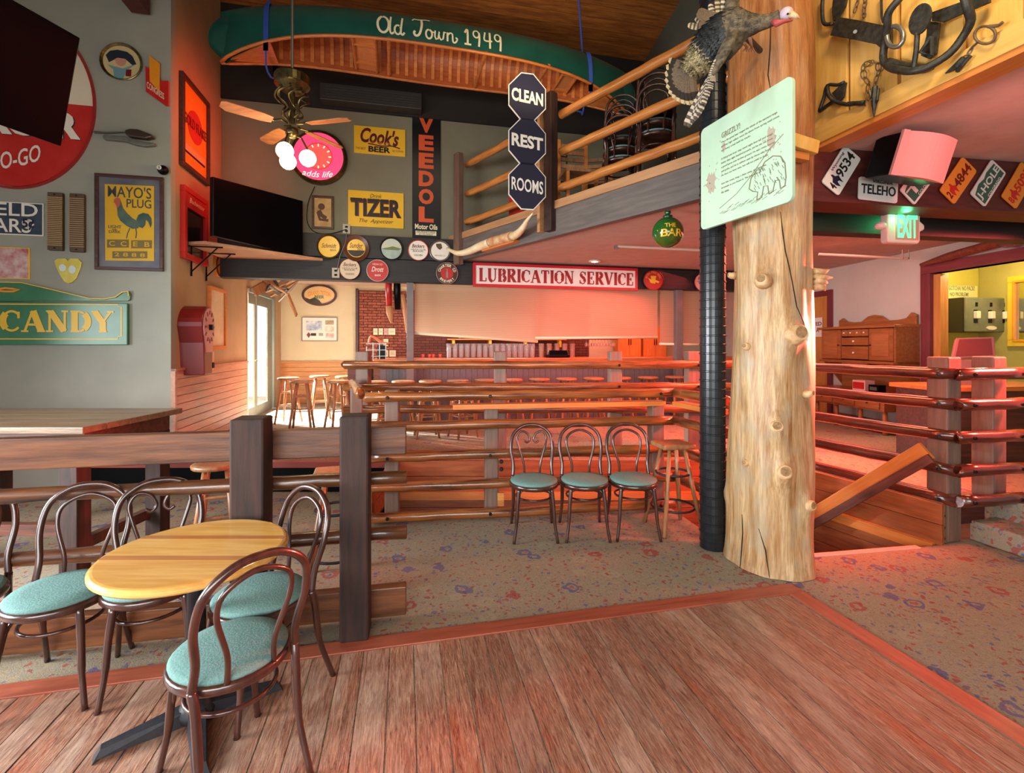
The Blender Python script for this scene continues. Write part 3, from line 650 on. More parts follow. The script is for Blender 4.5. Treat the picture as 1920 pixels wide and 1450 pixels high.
MKN = mat('knot_wood', '#b48a5a', '#d8b488', rough=.6, ns=18, bump=.4); MKF = mat('knot_end_grain', '#7a5a38', '#a88458', rough=.8, ns=40, bump=.5)
for p, r, h in kp:
    n = V((p.x-LC[0], p.y-LC[1], 0)).normalized(); c = V((p.x, p.y, p.z))
    tip = c+n*(r*.55+h*.5)+V((0, 0, h*.25))
    b = B().tube([c-n*.03, c+n*r*.3, tip-n*.006, tip], [r*1.35, r*1.0, r*.82, r*.62], 14)
    b.go('knot', MKN, lg, smooth=True, M=Matrix.Identity(4))
    B().tube([tip-n*.004, tip+n*.0015], [r*.60, r*.58], 14).go('knot_face', MKF, lg, M=Matrix.Identity(4))
p = cylhit(1533, 520, LC, LR); q = V((1, .15, 0))
for dz, dx in ((0, .12), (-.03, .08), (.04, .09), (-.07, .06)):
    B().tube([p-q*.03+V((0, 0, dz)), p+q*.05+V((0, 0, dz)), p+q*dx+V((0, 0, dz*1.4))], [.028, .022, .006], 7).go('branch_stub', MKN, lg, smooth=True, M=Matrix.Identity(4))
MCRK = mat('crack_dark', '#2a160c', rough=.9)
for cr in ([(1466, 395), (1470, 430), (1476, 470), (1484, 500), (1492, 535), (1500, 575), (1513, 606), (1521, 640)], [(1390, 965), (1392, 1000), (1391, 1040), (1392, 1072)], [(1424, 990), (1436, 1030), (1443, 1080)], [(1446, 20), (1444, 90), (1440, 140), (1446, 175)]):
    pts = []
    for x, y in cr:
        pp = cylhit(x, y, LC, LR); qn = math.atan2(pp.y-LC[1], pp.x-LC[0]); rr = logr(qn, pp.z)+.0005
        pts.append((LC[0]+rr*math.cos(qn), LC[1]+rr*math.sin(qn), pp.z))
    B().tube(pts, [.002]+[.0045]*(len(pts)-2)+[.002], 6).go('crack', MCRK, lg, M=Matrix.Identity(4))
dc = thing('duct_pipe', 'tall black ribbed spiral duct pipe beside the big log', 'pipe', (1.63, 3.90, 0))
pf = []; z = 0
while z < 6.: pf += [(.098, z), (.098, z+.052), (.1035, z+.056), (.1035, z+.064), (.098, z+.068)]; z += .072
B().lathe(pf, 28).go('duct', mat('duct_black', '#181c20', '#22272b', rough=.28, ns=12, metal=.2), dc, smooth=False)
dc.rotation_euler = (0, 0, 0)
# ---------------------------------------------------------------- railings
MBOLT = mat('bolt_iron', '#1c1a1a', rough=.4, metal=.6)
def bolt(p, n, parent, r=.016):
    n = V(n).normalized(); B().tube([V(p)-n*.004, V(p)+n*.006, V(p)+n*.012], [r, r, r*.7], 8).go('bolt', MBOLT, parent, M=Matrix.Identity(4))
def post(name, x, y, z0, z1, s, a, m, parent, sy=None, **k):
    M = Matrix.Translation((x, y, 0))@Matrix.Rotation(a, 4, 'Z'); sy = sy or s
    return B().box(-s/2, s/2, -sy/2, sy/2, z0, z1).go(name, m, parent, bevel=.012, M=M, **k)
# fence in front of the left seating area
fa = math.atan2(.187, 1); MBOARDG = wood('fence_board_wood', '#47240f', '#7c4a28', rough=.4, rnd=.05, ns=2.)
fn = thing('plank_fence', 'dark wooden fence of two thick square posts with a broad top board, nearest left', 'fence', (-1.4, 2.7, 0))
def FN(x, off=0): return V((x-off*math.sin(fa)*-1, 2.62+.187*(x+1.42)+off*math.cos(fa), 0))
post('post', -1.42, 2.62, 0, 1.25, .17, fa, MPOST, fn)
post('post', -.885, 2.72, 0, 1.25, .155, fa, MPOST, fn)
for z, hh in ((1.075, .165), (.12, .17)):
    a = FN(-3.6, .13); c = FN(-.66, .13); a.z = c.z = z; bar(a, c, .07, hh, 'top_board' if z > 1 else 'kick_board', MBOARDG, fn, bevel=.006)
for z in (.85, .52):
    a = FN(-3.6, .13); c = FN(-.66, .13); a.z = c.z = z; log(a, c, .040, 'log_rail', MLOGD, fn)
# front log railing of the stairwell
rl = thing('log_railing', 'log railing with brown rails behind the three chairs, in front of the stairwell', 'railing', (.2, 4.6, 0))
A0 = (-1.30, 4.34); A1 = (1.60, 4.74); A2 = (1.80, 4.02)
def rails(parent, a, c, zs, r, ext=0, m=None, e2=0, jit=.008):
    d = V((c[0]-a[0], c[1]-a[1], 0)).normalized()
    for z in zs:
        log(V((a[0], a[1], z+random.uniform(-jit, jit)))-d*ext, V((c[0], c[1], z+random.uniform(-jit, jit)))+d*e2, r, 'log_rail', m or MLOG, parent)
rails(rl, A0, A1, (1.165, .9, .615, .345, .075), .046, .02)
rails(rl, A1, A2, (1.165, .9, .615, .345), .046, 0)
bar((-.55, 4.47, 1.065), (1.5, 4.76, 1.065), .12, .045, 'shelf_board', MPINEO, rl)
bar((1.62, 4.70, 1.065), (1.80, 4.1, 1.065), .12, .045, 'shelf_board', MPINEO, rl)
for x in (-1.12, -.2, 1.45):
    y = 4.34+.138*(x+1.3)+.13
    post('post', x, y, 0, 1.22 if x < -1 else 1.04, .13, .137, MPOSTG, rl)
    for z in (1.165, .615, .075): bolt((x, y-.185, z), (0, -1, 0), rl)
for (px, py) in ((940, 866), (940, 880)): bolt(P(px, py, 4.42), (0, -1, 0), rl, .02)
B().box(-.03, .03, -.02, .02, -.06, .06).go('yellow_stub', MLOGY, rl, M=Matrix.Translation(P(939, 936, 4.47)), label='honey yellow wooden stub')
# back log railing on the raised floor
rb = thing('log_railing', 'higher log railing behind the stairwell, in front of the bar stools', 'railing', (.5, 5.6, .33))
Z5 = (1.40, 1.15, .885, .615, .36)
B0 = (-1.93, 5.62); B1 = (2.93, 5.66)
rails(rb, B0, B1, Z5[:3]+Z5[4:], .05, .03)
for px in (680, 938, 1154, 1300):
    x = (px-CX)/F*5.72; post('post', x, 5.76, .33, 1.56, .15, 0, MPOSTG, rb)
    for z in Z5[:2]: bolt((x+.02, 5.6, z), (0, -1, 0), rb)
# left end of the stairwell enclosure, rails running back
rc = thing('log_railing', 'short log railing joining the front and back rails at the left end of the stairwell', 'railing', (-1.5, 5, 0))
rails(rc, (-1.38, 4.40), (-1.85, 5.58), (1.2, .72), .05, 0)
post('post', -1.62, 5.0, 0, 1.2, .12, .3, MPOSTG, rc)
# right railing from the corner posts back past the big log
rr = thing('log_railing', 'long red-lit log railing from the corner post back behind the big log', 'railing', (3.3, 4.7, .33))
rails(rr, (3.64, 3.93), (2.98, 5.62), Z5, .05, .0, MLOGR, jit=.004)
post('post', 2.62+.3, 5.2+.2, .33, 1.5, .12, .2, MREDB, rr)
for z in Z5: bolt((3.53, 3.97, z), (-.6, -1, 0), rr)
rt = thing('log_railing', 'short five-rail log railing across the paired square posts at right', 'railing', (3.9, 4.0, 0))
aR = math.atan2(R_[1], R_[0])
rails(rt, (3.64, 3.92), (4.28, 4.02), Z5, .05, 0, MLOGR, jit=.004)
post('post', 3.66, 4.07, 0, 1.54, .15, aR, MPOSTG, rt, sy=.17)
post('post', 4.14, 4.17, .33, 1.54, .15, aR, MPOSTG, rt, sy=.17)
bar((3.60, 4.01, .235), (4.0, 4.09, .235), .05, .19, 'infill_board', MREDB, rt)
bar((3.60, 4.02, .068), (4.0, 4.10, .068), .05, .136, 'infill_board', MBORD, rt)
for x, y in ((3.75, 3.885), (4.22, 3.97)):
    for z in Z5: bolt((x, y, z), (0, -1, 0), rt)
for z in (.22, .12, .03): bolt((3.585, 4.0, z), (-.3, -1, 0), rt, .02)
hr = thing('stair_handrail', 'broad brown board handrail sloping down into the stairwell', 'handrail', tuple(P(1640, 890, 4.4)))
p0 = P(1738, 845, 4.0); p1 = P(1515, 975, 4.9)

M, L = align(p0, p1); B().box(0, L, -.022, .022, -.075, .075).go('board', MPINEO, hr, bevel=.004, M=M)
B().box(0, L, .022, .05, -.10, -.03).go('rail_backing', MBOARD, hr, M=M)
for k in (.15, .45, .8):
    B().tube([(L*k, -.022, 0), (L*k, -.03, 0)], .013, 8).go('bolt', MBOLT, hr, M=M)
# ---------------------------------------------------------------- balcony railing
br_ = thing('balcony_railing', 'honey-coloured three-log balcony railing with square posts, above the stairwell', 'railing', (.5, 5.9, 3.41))
def bp(Y, z, off=0): return V((1.74-.787*(Y-4.37), Y, z))+V((.786, .618, 0))*off
post('post', *bp(5.95, 0, -.02)[:2], 3.04, 4.75, .13, BE.a, MPOST, br_, sy=.12)
M = Matrix.Translation(bp(5.99, 0, -.05))@Matrix.Rotation(BE.a, 4, 'Z')
B().box(-.125, -.075, -.045, .045, 3.05, 4.7).go('face_board', MCAP, br_, bevel=.004, M=M)
post('post', *bp(7.62, 0, -.04)[:2], 2.9, 4.66, .15, BE.a, MPOSTG, br_, sy=.1)
for z in (4.45, 3.99, 3.555):
    log(bp(5.84, z, .02), bp(4.0, z, .02), .052, 'log_rail', MLOGY, br_)
    log(bp(7.5, z, .02), bp(6.05, z, .02), .052, 'log_rail', MLOGY, br_)
# ---------------------------------------------------------------- bentwood chair
def bez(pts, n=20):        # Catmull-Rom through the points
    pts = [V(p) for p in pts]; q = [pts[0]*2-pts[1]]+pts+[pts[-1]*2-pts[-2]]; out = []
    for i in range(len(pts)-1):
        a, b_, c, d = q[i:i+4]
        for k in range(n):
            t = k/n; out.append(.5*((2*b_)+(c-a)*t+(2*a-5*b_+4*c-d)*t*t+(3*b_-a-3*c+d)*t**3))
    return out+[pts[-1]]
def chair(label, group, scroll=False, cat='chair'):
    t = thing('bentwood_chair', label, cat, (0, 0, 0), 0, group)
    B().lathe([(.17, .455), (.200, .462), (.203, .474), (.19, .486), (.13, .494), (.01, .497)], 36).go('seat_cushion', MTEAL, t, smooth=True)
    B().lathe([(.17, .425), (.205, .425), (.213, .435), (.213, .455), (.205, .463), (.17, .463)], 36).go('seat_frame', MBENT, t, smooth=True)
    for s in (-1, 1):
        B().tube(bez([(s*.135, .14, .44), (s*.150, .16, .30), (s*.160, .175, .15), (s*.182, .20, 0)], 5), [.017]*5+[.0155]*5+[.013]*6, 10).go('leg', MBENT, t, smooth=True)
        B().tube(bez([(s*.178, -.150, .47), (s*.172, -.17, .40), (s*.170, -.20, .20), (s*.185, -.265, 0)], 5), [.0165]*10+[.013]*6, 10).go('leg', MBENT, t, smooth=True)
    hoop = bez([(-.178, -.150, .46), (-.172, -.172, .56), (-.190, -.212, .70), (-.168, -.246, .82), (-.09, -.262, .888), (0, -.266, .905), (.09, -.262, .888), (.168, -.246, .82), (.190, -.212, .70), (.172, -.172, .56), (.178, -.150, .46)], 6)
    B().tube(hoop, .0150, 10).go('back_hoop', MBENT, t, smooth=True)
    if scroll:
        for s in (-1, 1):
            pts = [(s*.07, -.188, .46), (s*.075, -.196, .56), (s*.115, -.222, .70), (s*.135, -.245, .79), (s*.10, -.256, .845), (s*.045, -.258, .83), (s*.018, -.252, .775), (s*.04, -.246, .745), (s*.065, -.246, .76)]
            B().tube(bez(pts, 6), .0095, 8).go('scroll', MBENT, t, smooth=True)
    else:
        B().tube(bez([(-.08, -.188, .46), (-.082, -.196, .56), (-.125, -.225, .72), (-.105, -.247, .81), (0, -.257, .855), (.105, -.247, .81), (.125, -.225, .72), (.082, -.196, .56), (.08, -.188, .46)], 6), .0105, 8).go('inner_hoop', MBENT, t, smooth=True)
    B().tube([(.155*math.cos(2*PI*k/32), .155*math.sin(2*PI*k/32)-.01, .335) for k in range(32)], .009, 8, closed=True).go('leg_ring', MBENT, t, smooth=True)
    for s in (-1, 1):
        B().tube(bez([(s*.148, .158, .26), (s*.135, .12, .38), (s*.08, .11, .425), (s*.04, .15, .43)], 4), .009, 7).go('brace', MBENT, t, smooth=True)
    return t
GC = 'teal-seated bentwood chairs'
c1 = chair('bentwood chair nearest the camera, teal seat, its back towards us', GC)
c2 = chair('bentwood chair with scrolled back behind the round table', GC, True)
def rot_to(fx, fy): return math.atan2(-fx, fy)
def setp(o, x, y, fx, fy): o.matrix_basis = Matrix.Translation((x, y, 0))@Matrix.Rotation(rot_to(fx, fy), 4, 'Z')
setp(c1, -1.09, 1.86, -.77, .64)
setp(c2, -1.79, 2.40, .5, -.86)
dup(c1, (-1.19, 2.27, 0), rot_to(-.55, -.83), 'bentwood chair tucked in at the right of the round table', GC)
dup(c1, (-2.16, 2.30, 0), rot_to(.30, -.95), 'bentwood chair left of the round table, full teal seat in view', GC)
dup(c1, (-2.66, 2.25, 0), rot_to(.55, -.83), 'bentwood chair cut off by the left edge of the photo', GC)
dup(c2, (.19, 4.16, 0), rot_to(.04, -1), 'left of the three chairs at the railing, heart-shaped scrolls in its back', GC)
dup(c1, (.63, 4.18, 0), rot_to(.02, -1), 'middle of the three bentwood chairs lined up at the railing', GC)
dup(c1, (1.06, 4.20, 0), rot_to(0, -1), 'right of the three bentwood chairs at the railing, beside the wooden stool', GC)
# on the balcony
for i, (px, Y, ang) in enumerate(((1162, 5.75, .5), (1228, 5.2, .4))):
    x = (px-CX)/F*Y
    for k in range(3):
        lab = '%s chair of the stack on the balcony %s' % (('bottom', 'middle', 'top')[k], ('farther from the big log', 'nearer the turkey')[i])
        dup(c1, (x+.01*k, Y+.01*k, 3.36+.12*k+(.06 if i else 0)), rot_to(.6, .8)+ang, lab, 'bentwood chairs stacked on the balcony')
# ---------------------------------------------------------------- round table
rtb = thing('round_table', 'small round table with maple striped top and black cross base', 'table', (-1.38, 2.10, 0))
tt = B().lathe([(.32, .718), (.355, .720), (.366, .730), (.366, .742), (.355, .753), (.345, .755)], 64).go('table_top', MBUTCH, rtb, smooth=False, bevel=.002)
for y0, y1 in ((-.115, -.075), (.10, .14)):
    xs = math.sqrt(.355**2-max(abs(y0), abs(y1))**2)
    B().box(-xs, xs, y0, y1, .7552, .7556).go('dark_strip', MBUTCHD, tt, label='darker wood strip')
B().lathe([(.036, .06), (.036, .70), (.12, .705), (.12, .717)], 20).go('column', MIRON, rtb, smooth=True)
for k in range(4):
    a = .62+PI/2*k; M = Matrix.Rotation(a, 4, 'Z')
    b = B().add([(0, -.04, .02), (.33, -.026, .012), (.33, .026, .012), (0, .04, .02), (0, -.034, .085), (.32, -.018, .042), (.32, .018, .042), (0, .034, .085), (.345, -.03, 0), (.345, .03, 0)], [(0, 3, 2, 1), (4, 5, 6, 7), (0, 1, 5, 4), (2, 3, 7, 6), (1, 8, 5), (1, 2, 9, 8), (2, 6, 9), (8, 9, 6, 5)])
    b.v = [tuple(M@V(p)) for p in b.v]; b.go('foot', MIRON, rtb)
B().lathe([(.07, .03), (.075, .06), (.05, .10), (.036, .11)], 20).go('hub', MIRON, rtb, smooth=True)
# ---------------------------------------------------------------- stools
def stool(name, label, group, square=False, h=.76, sp=.20):
    t = thing(name, label, 'stool', (0, 0, 0), 0, group)
    if square: B().box(-.155, .155, -.13, .13, h-.045, h).go('seat', MSTOOL, t, bevel=.015)
    else: B().lathe([(.13, h-.04), (.17, h-.035), (.175, h-.012), (.16, h), (.10, h-.006), (.01, h-.01)], 20).go('seat', MSTOOL, t, smooth=True)
    for a in (1, 3, 5, 7):
        q = a*PI/4; B().tube([(.10*math.cos(q), .10*math.sin(q), h-.04), ((.10+sp)/2*math.cos(q)*1.03, (.10+sp)/2*math.sin(q)*1.03, h*.5), (sp*1.1*math.cos(q), sp*1.1*math.sin(q), 0)], [.017, .021, .016], 8).go('leg', MSTOOL, t, smooth=True)
    for z in ((.30, .52) if not square else ()):
        rr_ = sp*1.1+(.10-sp*1.1)*z/h
        for k in range(4):
            q = (2*k+1)*PI/4; p = (2*k+3)*PI/4
            B().tube([(rr_*math.cos(q), rr_*math.sin(q), z), (rr_*math.cos(p), rr_*math.sin(p), z)], .009, 6).go('stretcher', MSTOOL, t)
    if square:
        B().tube([(.145*math.cos(2*PI*k/24), .145*math.sin(2*PI*k/24), .50) for k in range(24)], .010, 8, closed=True).go('ring', MIRON, t, smooth=True)
        B().tube([(.185*math.cos(2*PI*k/24), .185*math.sin(2*PI*k/24), .20) for k in range(24)], .010, 8, closed=True).go('ring', MIRON, t, smooth=True)
    return t
s1 = stool('wooden_stool', 'light wooden stool with square seat and iron rings beside the three chairs', 'wooden stools', True, .77, .235)
s1.matrix_basis = Matrix.Translation((1.44, 4.30, 0))@Matrix.Rotation(.2, 4, 'Z')
dup(s1, (-1.22, 3.35, 0), .3, 'light wooden stool behind the right post of the near fence', 'wooden stools')
s2 = stool('bar_stool', 'round bar stool at the left end of the row at the bar', 'bar stools')
SP = ['second', 'third', 'fourth', 'fifth', 'sixth', 'seventh', 'eighth', 'ninth', 'tenth', 'eleventh', 'twelfth']
def bar_pt(px, off): 
    t, _ = FB.hit(px, 700, off); return FB.pt(t, .33, off)
pxs = [705+51*i for i in range(12)]
for i, px in enumerate(pxs):
    p = bar_pt(px, .42); a = random.uniform(0, .7)
    if i == 0: s2.matrix_basis = Matrix.Translation(p)@Matrix.Rotation(a, 4, 'Z')
    else: dup(s2, p, a, '%s round stool from the left in the row at the bar' % SP[i-1])
for i, (px, off) in enumerate(((730, 1.05), (800, 1.0), (868, 1.1))):
    dup(s2, bar_pt(px, off), .3*i, '%s stool in front of the bar row, seen between the rails at left' % ('left', 'middle', 'right')[i])
for i, (x, y, lab) in enumerate(((541, 8.0, 'round stool nearest the glass door'), (566, 7.35, 'round stool in the front left of the sunlit group by the glass door'), (600, 8.5, 'round stool at the back of the sunlit group by the glass door'), (634, 7.35, 'round stool in the front right of the sunlit group by the glass door'), (648, 8.4, 'round stool behind the right of the sunlit group, beside the railing end'))):
    dup(s2, ((x-CX)/F*y, y, .33), .25*i, lab, 'round stools in the sunlit corner')
s3 = dup(s2, (-2.22, 3.62, 0), .4, 'round stool with reddish seat beside the high table', 'bar stools')
# ---------------------------------------------------------------- high table at left
ht = thing('high_table', 'tall dark wooden table with a worn plank top behind the near fence', 'table', (-3.75, 3.8, 0))
MHT = wood('table_plank_wood', '#6e5742', '#8c735a', rough=.3, rnd=.06)
for k in range(5): B().box(-.86, .80, -.5+.2*k+.001, -.5+.2*k+.199, 1.03, 1.075).go('top_plank', MHT, ht, bevel=.004)
B().box(-.8, .74, -.42, -.38, .9, 1.03).go('apron', MBOARD, ht); B().box(-.8, .74, .38, .42, .9, 1.03).go('apron', MBOARD, ht)
B().box(.70, .74, -.38, .38, .9, 1.03).go('apron', MBOARD, ht)
for x, y in ((.62, -.36), (.68, .36), (-.7, -.36), (-.7, .36)): B().box(x-.065, x+.065, y-.06, y+.06, 0, .9).go('leg', MPOST, ht, bevel=.005)
B().box(-.64, .56, -.38, -.32, .28, .36).go('stretcher', MBOARD, ht); B().box(.60, .66, -.3, .3, .16, .24).go('stretcher', MBOARD, ht)
# ---------------------------------------------------------------- bar
MB = Matrix.Translation(FB.pt(0))@Matrix.Rotation(FB.a, 4, 'Z')
tl, _ = FB.hit(700, 675, -.1); 
bc = thing('bar_counter', 'long wooden bar counter with grey vertical board front behind the stools', 'bar', FB.pt(tl+2.6, .33, -.2), FB.a)
MBT = wood('bar_top_wood', '#a8592c', '#c4743c', rough=.25, rnd=0, coat=.4)
B().box(-2.6, 4.2, -.16, .5, 1.00, 1.075).go('counter_top', MBT, bc, bevel=.008)
B().box(-2.5, 4.2, .0, .06, 0, 1.0).go('backing', MGREYBD, bc)
me_g = B().box(0, .096, -.014, 0, 0, 1.0).mesh('front_board', MGREYBD)
for k in range(64): mk('front_board', me_g, bc, M=wm(bc)@Matrix.Translation((-2.5+.1*k, 0, 0)))
B().box(-3.05, -2.62, -.1, .3, .92, .99).go('low_end_top', MBOARD, bc)
B().box(-3.0, -2.66, -.05, .25, 0, .92).go('low_end_body', MBOARD, bc)
for i, (px) in enumerate((769, 1270)):
    t, _ = FB.hit(px, 600, .0); p = thing('bar_post', 'square grey post under the tray beam, %s end of the roller shades' % ('left' if i == 0 else 'right'), 'post', FB.pt(t, .33, .02), FB.a)
    wd = .055+.01*i
    B().box(-wd, wd, -.06, .06, 0, 2.3).go('shaft', mat('bar_post_paint', '#6a6361', '#746c69', rough=.45, ns=6), p, bevel=.006)
    B().box(-.17, .17, -.075, -.066, 2.32, 2.60).go('cap_plate', mat('beam_plate', '#4b4139', '#574b42', rough=.6, ns=6), p)
    for bx in (-.14, .14):
        for bz in (2.36, 2.56): B().tube([(bx, -.075, bz), (bx, -.085, bz)], .012, 8).go('bolt', MBOLT, p)
def shade(pxl, pyt_l, pxr, pyt_r, bl, br2, label, off):
    t0, zt = FB.hit(pxl, pyt_l, off); t1, zt2 = FB.hit(pxr, pyt_r, off); _, zb = FB.hit(pxl, bl, off); _, zb2 = FB.hit(pxr, br2, off)
    o = thing('roller_shade', label, 'shade', FB.pt(t0, 0, off), FB.a, 'roller shades over the bar')
    o['group'] = 'roller shades over the bar'; W = t1-t0; b = B(); n = 24
    for i in range(n+1):
        u = i/n; sag = .02*math.sin(PI*u)
        for j in range(9):
            v = j/8; zt_ = 2.625; zb_ = zb+(zb2-zb)*u+sag*.0; z = zt_+(zb_-zt_)*v
            b.v.append((W*u, -.012*math.sin(PI*v)*math.sin(5*u+1), z))
    for i in range(n):
        for j in range(8): k = i*9+j; b.f.append((k, k+1, k+10, k+9))
    ms = MC.get('shade_cloth')
    if not ms:
        ms = bpy.data.materials.new('shade_cloth'); ms.use_nodes = True; nt = ms.node_tree; N = nt.nodes
        N.remove(N['Principled BSDF']); d = N.new('ShaderNodeBsdfDiffuse'); tr = N.new('ShaderNodeBsdfTranslucent'); tp = N.new('ShaderNodeBsdfTransparent')
        wv = N.new('ShaderNodeTexWave'); wv.bands_direction = 'Z'; wv.inputs['Scale'].default_value = 18; wv.inputs['Distortion'].default_value = .4
        tc = N.new('ShaderNodeTexCoord'); nt.links.new(tc.outputs['Object'], wv.inputs[0])
        r = N.new('ShaderNodeValToRGB'); r.color_ramp.elements[0].color = lin('#b39c80'); r.color_ramp.elements[1].color = lin('#d6bfa0')
        nt.links.new(wv.outputs['Fac'], r.inputs[0]); nt.links.new(r.outputs[0], d.inputs[0]); nt.links.new(r.outputs[0], tr.inputs[0])
        m1 = N.new('ShaderNodeMixShader'); m1.inputs[0].default_value = .5; m2 = N.new('ShaderNodeMixShader'); m2.inputs[0].default_value = .14
        nt.links.new(d.outputs[0], m1.inputs[1]); nt.links.new(tr.outputs[0], m1.inputs[2]); nt.links.new(m1.outputs[0], m2.inputs[1]); nt.links.new(tp.outputs[0], m2.inputs[2])
        nt.links.new(m2.outputs[0], N['Material Output'].inputs[0]); MC['shade_cloth'] = ms
    b.go('cloth', ms, o, smooth=True)
    B().tube([(0, 0, zb), (W, 0, zb2)], .022, 10).go('roll', MCREAM, o, smooth=True)
shade(777, 533, 1008, 540, 625, 641, 'tan roller shade at the left of the bar, sagging to the right', -.02)
shade(1004, 541, 1233, 548, 634, 633, 'tan roller shade in the middle of the bar, under the long sign', .03)
shade(1237, 549, 1330, 552, 645, 647, 'tan roller shade at the right of the bar, behind the duct', -.02)
# things on the back bar
bb = thing('back_bar', 'back bar cabinet with a wooden top behind the bar counter', 'cabinet', BW.pt(4.6, .33, .35), BW.a)
B().box(-2.6, 5.5, -.25, .3, .0, .92).go('body', MBOARD, bb)
B().box(-2.6, 5.5, -.3, .33, .92, .97).go('top', MPINEO, bb)
sh = thing('glass_shelf', 'long wooden wall shelf on brackets above the row of glasses', 'shelf', BW.pt(6.0, 1.72, .03), BW.a)
t0, _ = BW.hit(838, 640, .15); t1, _ = BW.hit(1060, 640, .15)
B().box(t0-6, t1-6, -.22, 0, .02, .05).go('board', MPINEO, sh)
for k in range(4): xx = t0-6+.15+(t1-t0-.3)*k/3; B().prism([(xx-.03, -.15), (xx+.03, -.15), (xx+.03, .02), (xx-.03, .02)], -.18, 0).go('bracket', MGOLDP, sh)
gls = B().lathe([(.028, 0), (.031, .002), (.037, .12), (.038, .13), (.043, .25), (.0405, .25), (.033, .13), (.029, .012)], 12).mesh('pint_glass', MGLASS, True)
t0, _ = FB.hit(842, 660, -.40); t1, _ = FB.hit(998, 660, -.40)
for i in range(15):
    for j in range(2):
        o = mk('pint_glass', gls, M=Matrix.Translation(FB.pt(t0+(t1-t0)*i/14, 1.406, -.37-.1*j)))
        tag(o, 'clear glass, %s from the left in the %s row on the bar counter' % ((['first']+SP+['thirteenth', 'fourteenth', 'fifteenth'])[i], ('front', 'back')[j]), 'glass', 'glasses in the row on the bar counter')
t0, _ = BW.hit(862, 640, .15); t1, _ = BW.hit(950, 640, .15)
gl2 = B().lathe([(.025, 0), (.03, .07), (.028, .07), (.022, .006)], 10).mesh('tumbler', MGLASS, True)
for i in range(9):
    o = mk('tumbler', gl2, M=Matrix.Translation(BW.pt(t0+(t1-t0)*i/8, 1.77, .13))); tag(o, '%s tumbler from the left on the wall shelf above the pint glasses' % ('first', 'second', 'third', 'fourth', 'fifth', 'sixth', 'seventh', 'eighth', 'ninth')[i], 'glass', 'tumblers on the wall shelf')
t0, _ = BW.hit(1014, 655, .45); t1, _ = BW.hit(1072, 655, .45)
gl3 = B().lathe([(.05, 0), (.055, .01), (.065, .36), (.06, .36), (.048, .02)], 12).mesh('pitcher', mat('pink_glass', '#e8b8a8', rough=.15, trans=.7), True)
for i in range(5):
    o = mk('pitcher', gl3, M=Matrix.Translation(BW.pt(t0+(t1-t0)*i/4, 1.30, .5))); tag(o, '%s of five tall clear pitchers at the centre of the back bar' % ('leftmost', 'second', 'middle', 'fourth', 'rightmost')[i], 'pitcher', 'pitchers on the back bar')
gr = thing('glass_rack', 'hanging rack of upturned wine glasses right of the pitchers', 'rack', BW.pt(BW.hit(1125, 640, .5)[0], 1.75, .5), BW.a)
B().box(-.42, .42, -.1, .1, 0, .02).go('rack_board', MBOARD, gr)
for i in range(10): B().lathe([(.03, 0), (.005, -.006), (.005, -.06), (.035, -.10), (.03, -.16)], 10, Matrix.Translation((-.36+.08*i, 0, 0))).go('wine_glass', MGLASS, gr, smooth=True)
for i, px in enumerate((793, 805, 812, 825)):
    o = B().lathe([(.035, 0), (.045, .12), (.042, .12), (.03, .01)], 12).go('red_cup', mat('red_cup', '#b0302a', rough=.4), None, smooth=True, M=Matrix.Translation(BW.pt(BW.hit(px, 662, .45)[0], 1.30, .45)))
    tag(o, '%s of the four red cups beside the left bar post' % ('leftmost', 'second', 'third', 'rightmost')[i], 'cup', 'red cups on the back bar')
for i in range(2):
    px = (1180, 1228)[i]; t, _ = BW.hit(px, 650, .3); o = thing('wall_cabinet', '%s two-door wooden cabinet below the middle shade' % ('left', 'right')[i], 'cabinet', BW.pt(t, 1.32, .3), BW.a)
    B().box(-.32, .32, 0, .25, 0, .75).go('body', MDOORO, o)
    for s in (-1, 1):
        d = B().box(min(s*.31, s*.01), max(s*.31, s*.01), -.02, 0, .02, .73).go('door', MDOORO, o, bevel=.004); B().box(s*.03-.006, s*.03+.006, -.04, -.02, .3, .45).go('handle', MBLK, d)
rg = thing('cash_register', 'dark cash register on the bar below the pitchers', 'register', FB.pt(FB.hit(1045, 668, -.3)[0], 1.405, -.3), FB.a)
B().box(-.19, .19, -.12, .15, 0, .05).go('base', MBLK, rg, bevel=.005); B().prism([(-.17, .05), (.17, .05), (.15, .13), (-.15, .13)], -.08, .0).go('screen', MSCR, rg)
# clutter at the left end of the bar
tlx = BW.hit(712, 660, .8)[0]
cl = thing('covered_rack', 'small metal rack draped with an orange cloth at the left end of the bar', 'rack', FB.pt(FB.hit(706, 668, -.25)[0], 1.405, -.25), FB.a)
for x in (-.15, -.05, .05, .15): B().box(x-.008, x+.008, -.09, -.074, 0, .26 if x > -.1 else .2).go('upright', MSTEEL, cl)
for z in (.04, .14, .24): B().box(-.16, .16, -.092, -.078, z, z+.012).go('cross_bar', MSTEEL, cl)
B().box(.02, .15, -.07, .09, 0, .22).go('dark_box', MBLK, cl)
B().tube(bez([(-.12, 0, .26), (-.09, 0, .36), (-.02, 0, .34), (.08, 0, .27), (.19, 0, .24)], 5), .035, 10, flat=.6).go('cloth', mat('orange_cloth', '#d8825c', rough=.9), cl, smooth=True)
ph = thing('hanging_boots', 'red and black trouser legs with tan boots hanging over the bar', 'hanging boots', FB.pt(FB.hit(740, 540, -.35)[0], 2.98, -.35), FB.a)
B().tube([(-.10, 0, 0), (-.10, 0, -.4), (-.09, 0, -.72)], [.05, .055, .045], 12).go('red_leg', MRED, ph, smooth=True)
B().tube([(.04, 0, 0), (.04, 0, -.4), (.05, 0, -.76)], [.05, .06, .05], 12).go('black_leg', MBLK, ph, smooth=True)
